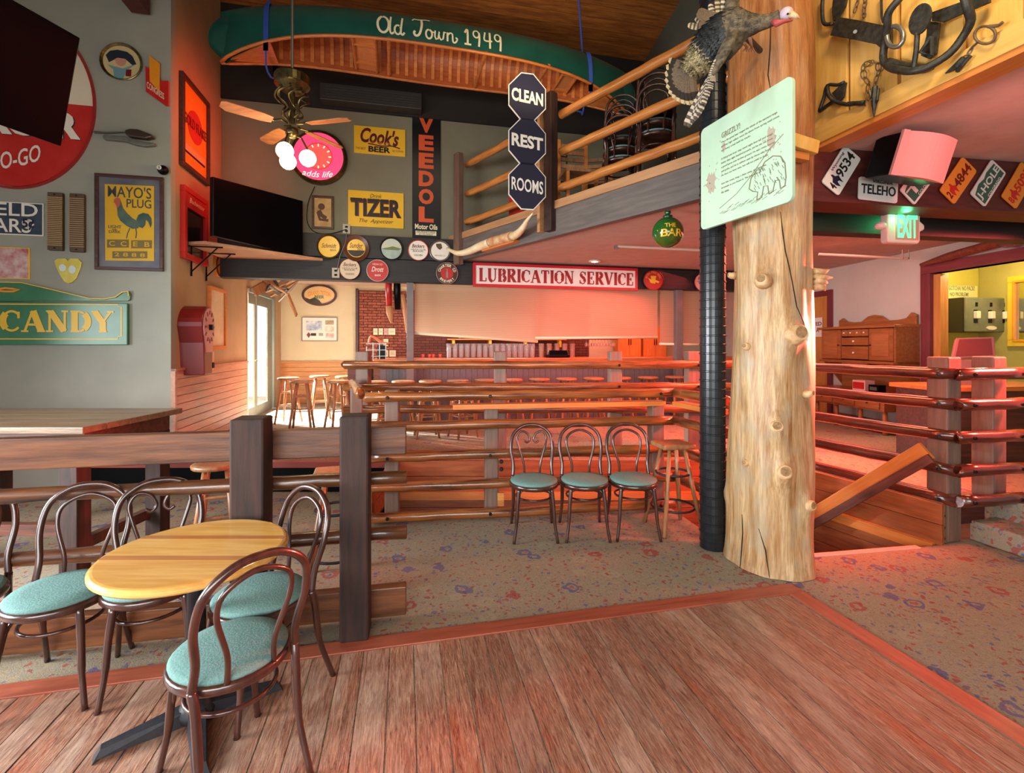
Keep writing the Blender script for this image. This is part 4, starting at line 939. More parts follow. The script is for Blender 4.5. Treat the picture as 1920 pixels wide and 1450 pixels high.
B().tube([(-.09, 0, -.70), (-.08, 0, -.82), (-.05, -.05, -.98)], [.055, .055, .02], 12).go('boot', mat('tan_leather', '#c98a5a', rough=.5), ph, smooth=True)
B().tube([(.12, 0, -.5), (.14, 0, -.62), (.18, -.03, -.9), (.2, -.03, -1.15)], [.03, .04, .03, .02], 10).go('strap', mat('tan_leather', '#c98a5a', rough=.5), ph, smooth=True)
for i, (x0, y0, x1, y1) in enumerate(((700, 616, 708, 628), (710, 616, 718, 628), (720, 616, 727, 628), (728, 616, 741, 628), (719, 636, 728, 649), (720, 657, 728, 669), (730, 657, 742, 669))):
    q = T(BW, 'price_card', ('leftmost pale card in the top row on the brick panel', 'second pale card in the top row on the brick panel', 'pink card in the top row on the brick panel', 'widest pale card, right end of the top row on the bricks', 'single pale card in the middle row on the brick panel', 'left pale card low on the brick panel', 'right pale card low on the brick panel')[i], 'card', x0, y0, x1, y1, .06, 'cards on the brick panel')
    B().box(-q.w/2, q.w/2, -.006, 0, -q.h/2, q.h/2).go('sheet', MCREAM if i != 2 else mat('pink_card', '#d8a0a0', rough=.7), q.o)
    for k in range(3): B().box(-q.w*.35, q.w*.35, -.0075, -.0055, q.h*(.25-.2*k)-.004, q.h*(.25-.2*k)+.004).go('print_line', mat('faded_print', '#8a8070', rough=.8), q.o)
# ---------------------------------------------------------------- canoe
ca = thing('canoe', 'green wood-and-canvas canoe hung upside down under the ceiling, lettered Old Town 1949', 'canoe', (-.91, 6.485, 5.39), math.atan2(1.33, 5.22))
CL = 2.70
def chb(t): return .44*max(1-abs(t)**2.3, 0)**.75+.012      # half width
def chz(t): return -.32*abs(t)**4                             # sheer (upside down, the ends dip)
def chd(t): return .47+.14*abs(t)**4
def hull(t, q, s=1.):   # q 0 near gunwale .. 1 far gunwale
    a = PI*q; e = .55
    cx_ = math.copysign(abs(math.cos(a))**e, math.cos(a)); sz = abs(math.sin(a))**.8
    bw = chb(t)*s
    return V((CL*t, -bw*cx_, chz(t)+(chd(t)*s)*sz))
def hullmesh(s, name, m, inner=False):
    b = B(); n, k = 60, 22
    for i in range(n+1):
        t = -1+2*i/n; t = math.copysign(abs(t)**.8, t) if abs(t) > .0 else 0
        for j in range(k+1): b.v.append(hull(t, j/k, s))
    for i in range(n):
        for j in range(k): q = i*(k+1)+j; b.f.append((q, q+1, q+k+2, q+k+1) if inner else (q, q+k+1, q+k+2, q+1))
    return b.go(name, m, ca, smooth=True)
MHULL = mat('canoe_green', '#17493f', '#1d5549', rough=.3, ns=3, coat=.3)
MCI = wood('canoe_planking', '#9a4a22', '#b86030', rough=.4, rnd=0)
hullmesh(1., 'hull', MHULL); hullmesh(.965, 'planking', MCI, True)
for e in (-1, 1):    # recurved stems
    b = B(); n = 14; k = 10
    pts = []
    for i in range(n+1):
        a = -35+160*i/n; pts.append((e*(CL-.16+.30*math.cos(math.radians(a))), chz(1)+.28+.31*math.sin(math.radians(a))))
    poly = [(e*(CL-.42), chz(.85)+.02), (e*(CL-.05), chz(1)-.01)]+pts[1:]+[(e*(CL-.42), chz(.85)+chd(.85)-.01)]
    n = len(poly); bb_ = B()
    cxm = sum(p[0] for p in poly)/n; czm = sum(p[1] for p in poly)/n
    for sgn in (-1, 1):
        for f_, y in ((1., .008), (.82, .035), (.5, .06), (.0, .07)):
            for p in poly:
                xx = cxm+(p[0]-cxm)*f_; yy = y if f_ < 1 else .004
                bb_.v.append((xx, sgn*yy, czm+(p[1]-czm)*f_))
        o0 = len(bb_.v)-4*n
        for r in range(3):
            for i in range(n): j = (i+1) % n; bb_.f.append((o0+r*n+i, o0+r*n+j, o0+(r+1)*n+j, o0+(r+1)*n+i))
    for i in range(n): j = (i+1) % n; bb_.f.append((i, j, 4*n+j, 4*n+i))
    bb_.go('stem', MHULL, ca, smooth=True)
MGUN = wood('gunwale_wood', '#b0602c', '#c97838', rough=.35, rnd=0, coat=.3)
for s in (0, 1):
    pts = [hull(-1+2*i/60, s)+V((0, 0, -.005)) for i in range(61)]
    B().tube(pts, .020, 8).go('gunwale', MGUN, ca, smooth=True)
MRIB = wood('canoe_rib', '#c8743a', '#d98a4a', rough=.4, rnd=.05)
for i in range(39):
    t = -.86+1.72*i/38; pts = []
    b = B(); 
    for j in range(13):
        q = .02+.96*j/12
        for dx in (-.022, .022):
            for s in (.962, .925): p = hull(t+dx/CL, q, s); b.v.append(p)
    for j in range(12):
        k = j*4; b.f += [(k+1, k+5, k+7, k+3), (k, k+1, k+5, k+4), (k+2, k+6, k+7, k+3), (k, k+4, k+6, k+2)]
    b.go('rib', MRIB, ca)
for t in (-.27, .18, .50):
    bw = chb(t); B().tube(bez([(CL*t, -bw, .01), (CL*t, -bw*.5, .02), (CL*t, 0, .02), (CL*t, bw*.5, .02), (CL*t, bw, .01)], 4), [.028]*6+[.022]*5+[.028]*6, 8, flat=.5).go('thwart', MGUN, ca, smooth=True)
def cane(t0, t1):
    b0, b1 = chb(t0)*.93, chb(t1)*.93

    s_ = B().add([(CL*t0, -b0, .03), (CL*t1, -b1, .03), (CL*t1, b1, .03), (CL*t0, b0, .03), (CL*t0, -b0, .055), (CL*t1, -b1, .055), (CL*t1, b1, .055), (CL*t0, b0, .055)], [(0, 3, 2, 1), (4, 5, 6, 7), (0, 1, 5, 4), (1, 2, 6, 5), (2, 3, 7, 6), (3, 0, 4, 7)]).go('seat', mat('woven_cane', '#c0733e', '#d0854c', rough=.7, ns=90), ca)
    for (xa, ya, xb, yb) in ((t0, -b0, t0, b0), (t1, -b1, t1, b1), (t0, -.20, t1, -.2), (t0, .20, t1, .20)):
        B().tube([(CL*xa, ya, .02), (CL*xb, yb, .02)], .02, 6).go('seat_rail', MGUN, s_)
cane(-.43, -.33); cane(.60, .68)
B().add([(CL*.80, -chb(.8)*.95, chz(.8)-.012), (CL*.97, 0, chz(.97)-.012), (CL*.80, chb(.8)*.95, chz(.8)-.012), (CL*.80, -chb(.8)*.95, chz(.8)+.012), (CL*.97, 0, chz(.97)+.012), (CL*.80, chb(.8)*.95, chz(.8)+.012)], [(0, 2, 1), (3, 4, 5), (0, 1, 4, 3), (1, 2, 5, 4), (2, 0, 3, 5)]).go('deck', MGUN, ca)
B().add([(-CL*.78, -chb(.78)*.95, chz(.78)-.012), (-CL*.97, 0, chz(.97)-.012), (-CL*.78, chb(.78)*.95, chz(.78)-.012), (-CL*.78, -chb(.78)*.95, chz(.78)+.012), (-CL*.97, 0, chz(.97)+.012), (-CL*.78, chb(.78)*.95, chz(.78)+.012)], [(0, 1, 2), (3, 5, 4), (0, 3, 4, 1), (1, 4, 5, 2), (2, 5, 3, 0)]).go('deck', MGUN, ca)
# brush lettering on the near side of the hull: strokes drawn in letter space, laid on the hull
S_O = arc(.30, .55, .26, .40, 100, 455, 20)
SCR = [
 (S_O, .11), ([(.18, .85), (.10, .72), (.02, .55), (.06, .35)], .06),
 ([(.66, 1.0), (.62, .6), (.62, .25), (.70, .14), (.80, .22)], .09),
 (arc(.98, .36, .15, .22, 60, 400, 14), .09), ([(1.20, 1.0), (1.15, .6), (1.12, .25), (1.20, .14), (1.30, .26)], .09),
 ([(1.66, .95), (1.76, 1.05), (1.95, 1.04), (2.30, 1.10), (2.52, 1.10)], .06), ([(2.10, 1.04), (2.12, .8), (2.06, .45), (1.96, .24), (1.82, .20), (1.74, .32), (1.80, .42)], .11),
 (arc(2.46, .36, .15, .22, 90, 440, 14), .09), ([(2.60, .50), (2.72, .46)], .06),
 ([(2.76, .58), (2.74, .3), (2.80, .16), (2.90, .2), (2.96, .55), (2.96, .28), (3.04, .16), (3.14, .22), (3.20, .58), (3.28, .54)], .08),
 ([(3.36, .58), (3.36, .14)], .09), ([(3.36, .42), (3.48, .56), (3.60, .52), (3.62, .2), (3.70, .12), (3.80, .20), (3.84, .32), (3.76, .38)], .08),
 ([(4.22, .72), (4.36, .92), (4.36, .18)], .10), ([(4.20, .16), (4.54, .16)], .09),
 (arc(4.80, .74, .15, .19, 0, 360, 14), .08), ([(4.95, .84), (4.96, .5), (4.93, .12)], .10),
 ([(5.26, .94), (5.22, .5), (5.62, .5)], .08), ([(5.50, .96), (5.50, .12)], .10),
 (arc(5.90, .74, .15, .19, 0, 360, 14), .08), ([(6.05, .86), (6.06, .5), (6.04, .08)], .10)]
def onhull(x, z, eps=.004):
    lx = -.873+(x/6.1)*1.56; zl = .03+z*.27
    t = lx/CL; c = chz(t); d = chd(t); sz = min(max((zl-c)/d, 0), .97); a = math.asin(sz**(1/.8)); q = a/PI
    p = hull(t, q, 1.0); p2 = hull(t, q+.01); n = V((0, (p2-p).z, -(p2-p).y)); 
    n = V((0, -abs(n.y), abs(n.z))).normalized(); return p+n*eps
lb = B()
for ie, (pts, wd) in enumerate(SCR):
    pp = bez([(a, 0, b_) for a, b_ in pts], 4 if len(pts) < 9 else 1); pp = [(p.x, p.z) for p in pp]; m = len(pp); rows = []
    for i in range(m):
        a = pp[max(i-1, 0)]; c = pp[min(i+1, m-1)]; dx, dz = c[0]-a[0], c[1]-a[1]; l = math.hypot(dx, dz) or 1
        nx, nz = -dz/l*wd/2, dx/l*wd/2*1.0; rows.append([(pp[i][0]+nx*k, pp[i][1]+nz*k) for k in (1, .33, -.33, -1)])
    n0 = len(lb.v); e = .004+.0001*ie
    for r in rows:
        for x, z in r: lb.v.append(onhull(x, z, e))
    for i in range(m-1):
        for k in range(3): q = n0+i*4+k; lb.f.append((q, q+1, q+5, q+4))
lb.go('lettering', MCREAM, ca)
MSTRAP = mat('blue_strap', '#2a49a0', rough=.7)
def strap(px, py_top, x_l, lab):
    o = thing('hanging_strap', lab, 'strap', wm(ca)@V((x_l, 0, .45)))
    t = x_l/CL; pts = [wm(ca)@(hull(t, i/14, 1.04)+V((0, 0, .0))) for i in range(15)]
    pts = [pts[0]-V((0, 0, .12))]+pts+[pts[-1]-V((0, 0, .12))]
    b = B()
    for p in pts: b.v += [p+V((-.03, 0, 0)), p+V((.03, 0, 0)), p+V((-.03, 0, .004)), p+V((.03, 0, .004))]
    for i in range(len(pts)-1): k = i*4; b.f += [(k, k+1, k+5, k+4), (k+2, k+6, k+7, k+3), (k, k+4, k+6, k+2), (k+1, k+3, k+7, k+5)]
    b.go('band', MSTRAP, o, M=Matrix.Identity(4))
    top = pts[8]; B().tube([top-V((0, 0, .02)), top+V((-.06, -.1, .6)), top+V((-.2, -.3, 1.9))], .014, 6).go('line', MSTRAP, o, M=Matrix.Identity(4))
    bot = (pts[0]+pts[-1])/2-V((0, 0, .02))
    B().tube([pts[0]]+[bot+V((0, .12*math.cos(a), -.04-.12*math.sin(a))) for a in (PI*.9, PI*.7, PI*.5, PI*.3, PI*.1)]+[pts[-1]], .012, 6).go('tail', MSTRAP, o, M=Matrix.Identity(4))
strap(508, 75, -2.15, 'blue strap slinging the left end of the canoe'); strap(1105, 130, 2.0, 'blue strap slinging the right end of the canoe')
# ---------------------------------------------------------------- ceiling fan
fx = thing('ceiling_fan', 'brass ceiling fan with scrolled body, wooden blades and three lit globes', 'fan', P(548, 235, 5.2))
fo = V(fx.location)
B().tube([(0, 0, .60), (0, 0, 3.3)], .014, 10).go('down_rod', MSTEEL, fx)
B().lathe([(.03, .57), (.05, .54), (.17, .535), (.18, .52), (.18, .43), (.165, .42), (.10, .36), (.04, .35)], 28).go('motor_housing', MBRASS, fx)
B().lathe([(.03, .02), (.03, .42)], 12).go('core', MBRASS, fx)
for k in range(7):
    a = 2*PI*k/7; pts = []
    for i in range(26):
        s_ = i/25; r = .05+.12*s_+.035*math.sin(11*s_); pts.append((r*math.cos(a+.5*math.sin(8*s_)), r*math.sin(a+.5*math.sin(8*s_)), .06+.32*s_))
    B().tube(pts, .011, 6).go('scroll', MBRASS, fx, smooth=True)
MBLD = wood('fan_blade_wood', '#9a5a34', '#c07a4a', rough=.35, rnd=.05)
for k, a in enumerate((222, 348, 62, 140)):
    M = Matrix.Rotation(math.radians(a), 4, 'Z')@Matrix.Rotation(math.radians(13), 4, 'X')
    B().slab([(.20, -.05), (.30, -.068), (.62, -.075), (.68, -.03), (.68, .05), (.64, .075), (.30, .068), (.20, .05)], -.005, .005, M).go('blade', MBLD, fx)
    B().tube([tuple(M@V(p)) for p in ((.05, 0, .01), (.12, .03, .012), (.18, -.02, .012), (.26, .0, .012))], .012, 6).go('blade_arm', MBRASS, fx)
B().lathe([(.02, -.02), (.06, -.04), (.07, -.10), (.03, -.14)], 16).go('light_hub', MBRASS, fx, smooth=True)
MGLB = mat('lit_globe', '#ffe9b0', emit=9)
for k, (px, py, yy) in enumerate(((534, 283, 5.05), (540, 303, 5.38), (577, 297, 5.25))):
    p = P(px, py, yy)-fo
    B().tube([(0, 0, -.10), (p.x*.6, p.y*.6, -.13), (p.x, p.y, p.z+.09)], .011, 6).go('light_arm', MBRASS, fx)
    g = B().ball(p, .088, 16, 10).go('globe', MGLB, fx, smooth=True)
    point('fan_globe_light', fo+p+V((0, 0, -.13)), (1, .75, .42), 9)
# ---------------------------------------------------------------- signs on the upper back wall
def panel(q, m, t=.02, name='panel', bev=.003): return B().box(-q.w/2, q.w/2, -t, 0, -q.h/2, q.h/2).go(name, m, q.o, bevel=bev)
def ptxt(q, s, x0, y0, x1, y1, m, y=-.022, **k):      # text box given where it stands in the photograph
    cy = (y0+y1)/2; a = q.L(x0, cy)[0]; b_ = q.L(x1, cy)[0]; c = q.L((x0+x1)/2, y1)[1]; d = q.L((x0+x1)/2, y0)[1]
    return text(s, m, q.o, a, b_, c, d, y, **k)
q = T(FB, 'neon_clock', 'round glowing pink advertising clock with the words adds life, behind the fan', 'clock', 545, 246, 652, 350)
R0 = q.w/2
B().lathe([(R0*.8, 0), (R0, .01), (R0, .07), (R0*.92, .10), (R0*.88, .10)], 48, Matrix.Rotation(PI/2, 4, 'X')).go('case', MBRASS, q.o, smooth=False)
B().disc(0, 0, R0*.87, R0*.87, -.106, -.101, 48).go('glow_face', mat('pink_glow', '#f03a64', emit=1.1), q.o)
B().ring(0, 0, R0*.5, R0*.5, R0*.05, -.112, -.106).go('dial_ring', mat('dial_red', '#d8403c', emit=.5), q.o)
MDW = mat('dial_white', '#ffd8c8', emit=1.0)
b = B()
for k in range(12):
    a = PI*k/6; b.box(-.008, .008, 0, .004, -.02, .02, Matrix.Translation((R0*.40*math.sin(a), -.113, R0*.40*math.cos(a)))@Matrix.Rotation(a, 4, 'Y'))
b.go('hour_marks', MDW, q.o); B().disc(0, 0, R0*.5, R0*.5, -.109, -.106, 40).go('dial', mat('dial_coral', '#d8524a', emit=.8), q.o)
text('adds life', MDW, q.o, -R0*.55, R0*.5, -R0*.78, -R0*.56, -.113, shear=.3, warp=lambda x, z: (x, z+x*x*.5))
q = T(FB, 'beer_sign', 'small yellow rectangular sign with red script reading Cook\'s and black BEER', 'sign', 664, 240, 760, 291)
panel(q, MYSIGN); ptxt(q, "Cook's", 676, 243, 748, 272, MMAROON, bold=.03, shear=.3, warp=lambda x, z: (x, z-.05*x))
B().stroke([q.L(690, 270), q.L(715, 275), q.L(735, 275), q.L(750, 280)], .018, -.0235, -.02).go('swash', MMAROON, q.o)
ptxt(q, 'BEER', 691, 276, 732, 287, MBLACKP, bold=.04); ptxt(q, 'GOLDBLUME', 692, 268, 732, 271, MORANGE, y=-.0245)
ptxt(q, 'THE BEST', 667, 277, 686, 281, MDRED); ptxt(q, 'IN TOWN', 736, 283, 756, 287, MDRED)
q = T(FB, 'enamel_sign', 'bright yellow enamel sign reading TIZER in big dark letters', 'sign', 653, 360, 757, 427)
panel(q, MYSIGN); ptxt(q, 'TIZER', 658, 375, 753, 408, MMAROON, y=-.0225, bold=.05); ptxt(q, 'TIZER', 657, 374, 752, 407, MBLACKP, y=-.0245, bold=.02)
ptxt(q, 'Drink', 694, 365, 716, 372, MBLACKP, shear=.3); ptxt(q, 'The  Appetizer', 674, 412, 738, 421, MBLACKP, shear=.4)
q = T(FB, 'enamel_sign', 'tall narrow black sign reading VEEDOL downwards in orange, Motor Oils below', 'sign', 773, 220, 826, 447)
panel(q, mat('black_enamel', '#15161a', rough=.3))
MOR = mat('orange_red_print', '#d4552c', rough=.4)
for i, ch in enumerate('VEEDOL'): ptxt(q, ch, 785, 221+33.5*i, 813, 250+33.5*i, MOR, bold=.05)
ptxt(q, 'Motor Oils', 778, 421, 820, 431, MCREAM, bold=.03)
a = q.L(779, 433); c = q.L(818, 443); B().box(a[0], c[0], -.023, -.02, c[1], a[1]).go('maker_plate', MCREAM, q.o); ptxt(q, '100% PENNSYLVANIA', 781, 434, 816, 438, MBLACKP, y=-.025)
ptxt(q, 'AT ITS FINEST', 785, 439, 812, 442, MBLACKP, y=-.025)
q = T(FB, 'framed_picture', 'small dark framed picture hung above the corner of the big screen', 'picture', 585, 368, 626, 430)
B().frame(q.w, q.h, .035, -.03, 0).go('frame', MDFRAME, q.o, bevel=.003); B().box(-q.w/2+.03, q.w/2-.03, -.012, 0, -q.h/2+.03, q.h/2-.03).go('print', mat('tan_print', '#a8854e', '#c9a768', rough=.6, ns=6), q.o)
b = B(); b.stroke([q.L(598, 395), q.L(603, 404), q.L(612, 410)], .06, -.015, -.012).disc(*q.L(603, 388), .05, .05, -.015, -.012).stroke([q.L(596, 398), q.L(600, 412), q.L(616, 414)], .04, -.016, -.012)
b.go('figure', mat('brown_print', '#5a3c28', rough=.7), q.o)
q = T(FB, 'air_vent', 'long dark louvred air unit high on the back wall', 'vent', 604, 178, 790, 208, .05)
B().box(-q.w/2, q.w/2, -.22, 0, -q.h/2, q.h/2).go('casing', mat('vent_grey', '#302d2b', rough=.5), q.o, bevel=.01)
for k in range(5): B().box(-q.w*.46, q.w*.46, -.235, -.22, -q.h*.35+k*q.h*.15, -q.h*.30+k*q.h*.15).go('slat', mat('slat_grey', '#3d3936', rough=.5), q.o)
for i, (px, py) in enumerate(((650, 430), (630, 512))):
    q = T(FB, 'wall_outlet', ('metal power outlet below the yellow enamel sign with plugged cords', 'pale outlet plate on the tray beam between two beer trays')[i], 'outlet', px-6, py-8, px+6, py+8, (.0, .165)[i])
    B().box(-.055, .055, -.03, 0, -.075, .075).go('plate', mat('outlet_plate', '#b5aa96', rough=.5), q.o, bevel=.004)
    for z in (-.035, .03): B().box(-.02, .02, -.036, -.03, z-.015, z+.015).go('socket', MBLK, q.o)
p = [V(FB.pt(*FB.hit(x, y, .04), .04)) for x, y in ((590, 350), (578, 380), (576, 415), (590, 435), (620, 438), (650, 430))]
tag(B().tube(bez(p, 6), .006, 6).go('power_cord', MBLK, smooth=True), 'black cord drooping from the neon clock to the outlet', 'cord')
p = [V(FB.pt(*FB.hit(x, y, .19), .2)) for x, y in ((650, 436), (648, 455), (638, 480), (632, 508))]
tag(B().tube(bez(p, 6), .006, 6).go('power_cord', MSTEEL, smooth=True), 'grey cord running down the tray beam between two outlets', 'cord')
# ---------------------------------------------------------------- beer trays on the beam
def disc_sign(px, py, r, label, rim, face, txts=(), rimw=.14, extra=None, pl=None, off=.165, cat='beer tray', group='round trays on the dark beam', name='beer_tray', ry=None):
    q = T(pl or FB, name, label, cat, px-r, py-(ry or r), px+r, py+(ry or r), off, group)
    R = q.w/2; k = q.h/q.w
    MM = Matrix.Rotation(PI/2, 4, 'X')@Matrix.Diagonal((1, k, 1, 1))
    B().lathe([(R*.8, .002), (R*.97, .012), (R, .03), (R*.97, .033), (R*(1-rimw), .012), (R*(1-rimw)-.004, .006)], 36, MM).go('rim', rim, q.o)
    B().disc(0, 0, R*(1-rimw), R*(1-rimw)*k, -.014, -.008, 36).go('face', face, q.o)
    for (s, x0, x1, z0, z1, m, kw) in txts: text(s, m, q.o, x0*R, x1*R, z0*R*k, z1*R*k, -.0175, **kw)
    if extra: extra(q, R)
    return q
sh_ = dict(shear=.3, bold=.01)
disc_sign(617, 463, 23, 'large gold beer tray with red script, top row far left', MBRASS, MYSIGN, [('Schmidt', -.6, .6, -.1, .25, MDRED, sh_), ('BEER', .1, .6, -.35, -.2, MDRED, {})])
def ex2(q, R): B().prism([(R*.66*math.cos(a), R*.66*math.sin(a)) for a in [PI*(1.08+.84*i/12) for i in range(13)]], -.0165, -.013).go('dark_band', MBLACKP, q.o)
disc_sign(668, 466, 25, 'beer tray with wide brown rim and yellow centre, second in the top row', mat('brown_enamel', '#5a2f1e', rough=.35), MYSIGN, [('Sunder', -.5, .5, .02, .4, MDRED, sh_), ('BEER', .1, .5, -.15, 0, MDRED, {})], .32, ex2)
def ex3(q, R):
    B().prism([(R*.84*math.cos(a), R*.84*math.sin(a)) for a in [PI*(1.0+1.0*i/16) for i in range(17)]], -.016, -.013).go('lake', mat('lake_print', '#7f9a96', '#a8bcae', rough=.5, ns=6), q.o)
    B().prism([(-R*.84, 0), (-.3*R, .1*R), (.1*R, .22*R), (.5*R, .12*R), (R*.84, .04*R), (.6*R, -.12*R), (-.5*R, -.1*R)], -.0175, -.013).go('shore', mat('shore_print', '#6f7a4a', rough=.6), q.o)
disc_sign(734, 467, 22, 'tray painted with a lake and shore landscape, third in the top row', MBLACKP, mat('sky_print', '#c9c9a8', '#a9c0c0', rough=.5, ns=4), [], .14, ex3)
bk_t = [('Beckers', -.6, .6, .25, .6, MDRED, sh_), ('UINTA CLUB', -.7, .7, .02, .14, MNAVY, {}), ('BEER', -.5, .5, -.14, -.02, MNAVY, {}), ('OGDEN', -.4, .4, -.55, -.38, MNAVY, {})]
disc_sign(784, 470, 19.5, 'white beer tray with red script and thin red rim, fourth in the top row', MRED, MWHITE, bk_t, .08)
def ex5(q, R): B().prism([(-.4*R, .65*R), (.1*R, .7*R), (.2*R, .3*R), (0, .1*R), (-.2*R, .2*R), (-.35*R, .4*R)], -.0175, -.013).go('bear_figure', mat('bear_print', '#5a4a30', rough=.7), q.o)
disc_sign(825, 471, 20, 'white tray with a small brown bear, beside the longhorn tip', MSTEEL, MWHITE, [('BREWING CO', -.5, .5, -.5, -.38, mat('grey_print', '#8a8a8a'), {})], .16, ex5)
disc_sign(656, 505, 20, 'cream beer tray with red script beside the outlet, lower row left', MDRED, mat('old_cream_enamel', '#d8c0a0', rough=.35), bk_t, .06)
disc_sign(708, 508, 20.5, 'red beer tray with white script, second in the lower row', MWHITE, MRED, [('Drott', -.55, .55, -.1, .35, MWHITE, sh_), ('MEDIA CO', -.45, .45, .5, .66, MWHITE, {}), ('BEER', -.25, .3, -.5, -.34, MWHITE, {})], .05)
def ringtext(q, R, s, r, m, a0, a1, h, cyc=1):
    for i, ch in enumerate(s):
        if ch == ' ': continue
        a = math.radians(a0+(a1-a0)*(i+.5)/len(s)); x, z = r*R*math.cos(a), r*R*math.sin(a)
        text(ch, m, q.o, x-h*R*.36, x+h*R*.36, z-h*R*.5, z+h*R*.5, -.018, rot=(a-PI/2)*1., bold=.03) if False else text(ch, m, q.o, x-h*R*.36, x+h*R*.36, z-h*R*.5, z+h*R*.5, -.018, rot=(a-PI/2) if cyc > 0 else (a+PI/2), bold=.03)
def ex8(q, R):
    B().disc(0, 0, R*.56, R*.56, -.016, -.013).go('red_field', MRED, q.o)
    B().prism([(-.09*R, -.4*R), (.09*R, -.4*R), (.09*R, .1*R), (.04*R, .2*R), (.04*R, .42*R), (-.04*R, .42*R), (-.04*R, .2*R), (-.09*R, .1*R)], -.019, -.013).go('bottle_figure', MSTEEL, q.o)
    ringtext(q, R, 'CHARTER CO', .74, MCREAM, 170, 10, .26); ringtext(q, R, 'BREWERY', .74, MCREAM, 215, 325, .24, -1)
disc_sign(838, 513, 20.5, 'dark tray with cream ring lettering and a bottle on red, right of the brown plate', mat('pale_rim', '#a8907c', rough=.4), mat('maroon_face', '#4a1a18', rough=.4), [], .06, ex8)
def ex9(q, R): B().prism([(-.5*R, .2*R), (-.2*R, .05*R), (-.25*R, .4*R), (.3*R, .4*R), (.2*R, .05*R), (.6*R, -.1*R), (.5*R, -.25*R), (.2*R, -.15*R), (.2*R, -.3*R), (-.25*R, -.25*R)], -.0175, -.013).go('emblem', MYSIGN, q.o); ringtext(q, R, 'EXTRA PALE BEER', .72, mat('rust_print', '#e08050'), 165, 15, .2)
disc_sign(1224, 526, 19, 'red tray with a yellow emblem just right of the long sign', MDRED, MRED, [], .05, ex9)
disc_sign(1318, 530, 17.5, 'white and red tray half hidden behind the duct', MRED, mat('pinkish_enamel', '#e8b4aa', rough=.35), bk_t, .08)
# long sign
q = T(FB, 'enamel_sign', 'long white enamel sign with red border reading LUBRICATION SERVICE', 'sign', 886, 499, 1193, 542, .17)
B().frame(q.w, q.h, .045, -.06, 0).go('frame', mat('bright_red_enamel', '#c41a24', rough=.3), q.o, bevel=.004)
B().box(-q.w/2+.04, q.w/2-.04, -.045, 0, -q.h/2+.04, q.h/2-.04).go('panel', mat('white_enamel', '#e6ded6', rough=.25), q.o)
slabtext('LUBRICATION SERVICE', mat('deep_red_print', '#9c1c1c', rough=.4), q.o, -q.w/2+.09, q.w/2-.07, -q.h/2+.085, q.h/2-.085, -.049, .24, .09)
# ---------------------------------------------------------------- octagon signs on the balcony post
oc = Plane(.33, 5.70, .976, .2175)
for i, (wd, y) in enumerate((('CLEAN', 183), ('REST', 267), ('ROOMS', 349))):
    q = T(oc, 'octagon_sign', 'dark blue octagonal sign reading %s, %s of three on the balcony post' % (wd, ('top', 'middle', 'bottom')[i]), 'sign', 953, y-45, 1023, y+45, 0, 'octagon signs')
    w2, h2 = q.w/2, q.h/2
    def octg(k): return [(sx*w2*a*k, sz*h2*b_*k) for sx, sz, a, b_ in ((1, 1, .33, 1), (1, 1, 1, .42), (1, -1, 1, .42), (1, -1, .33, 1), (-1, -1, .33, 1), (-1, -1, 1, .42), (-1, 1, 1, .42), (-1, 1, .33, 1))]
    B().prism(octg(1.0), -.012, 0).go('white_edge', MWHITE, q.o); B().prism(octg(.955), -.015, -.012).go('panel', MNAVY, q.o)
    text(wd, MWHITE, q.o, -w2*.84, w2*.84, -h2*.27, h2*.27, -.018, bold=.015 if wd == 'ROOMS' else .035, warp=lambda x, z: (x, z-.10*x))
# ---------------------------------------------------------------- longhorn
LB = Plane(BE.o[0], BE.o[1], *BE.u)
lh = thing('mounted_longhorns', 'pair of pale cattle horns mounted on the grey balcony beam', 'horns', BE.pt(*LB.hit(930, 452, .1), .1))
def bph(x, y, off): return V(BE.pt(*LB.hit(x, y, off), off))
pts = bez([bph(*p) for p in ((838, 466, .42), (858, 475, .36), (880, 471, .22), (900, 462, .12), (925, 453, .10), (950, 446, .10), (968, 440, .14), (980, 428, .24), (988, 414, .30), (999, 400, .34))], 4)
n = len(pts); rs = [.008+.055*math.sin(PI*min(1, .04+.96*i/(n-1))**.9) for i in range(n)]
B().tube(pts[:16], rs[:16], 12).go('horn', mat('horn_ivory', '#d8bd8c', '#e8d8b4', rough=.35, ns=8), lh, smooth=True, M=Matrix.Identity(4))
B().tube(pts[22:], rs[22:], 12).go('horn', MC['horn_ivory'], lh, smooth=True, M=Matrix.Identity(4))
B().tube(pts[15:23], [.066]*8, 14).go('leather_wrap', mat('horn_wrap', '#b8794a', '#d8b48a', rough=.6, ns=14), lh, smooth=True, M=Matrix.Identity(4))
bar(bph(908, 470, .05), bph(968, 452, .05), .1, .04, 'mount_board', MPINEO, lh)
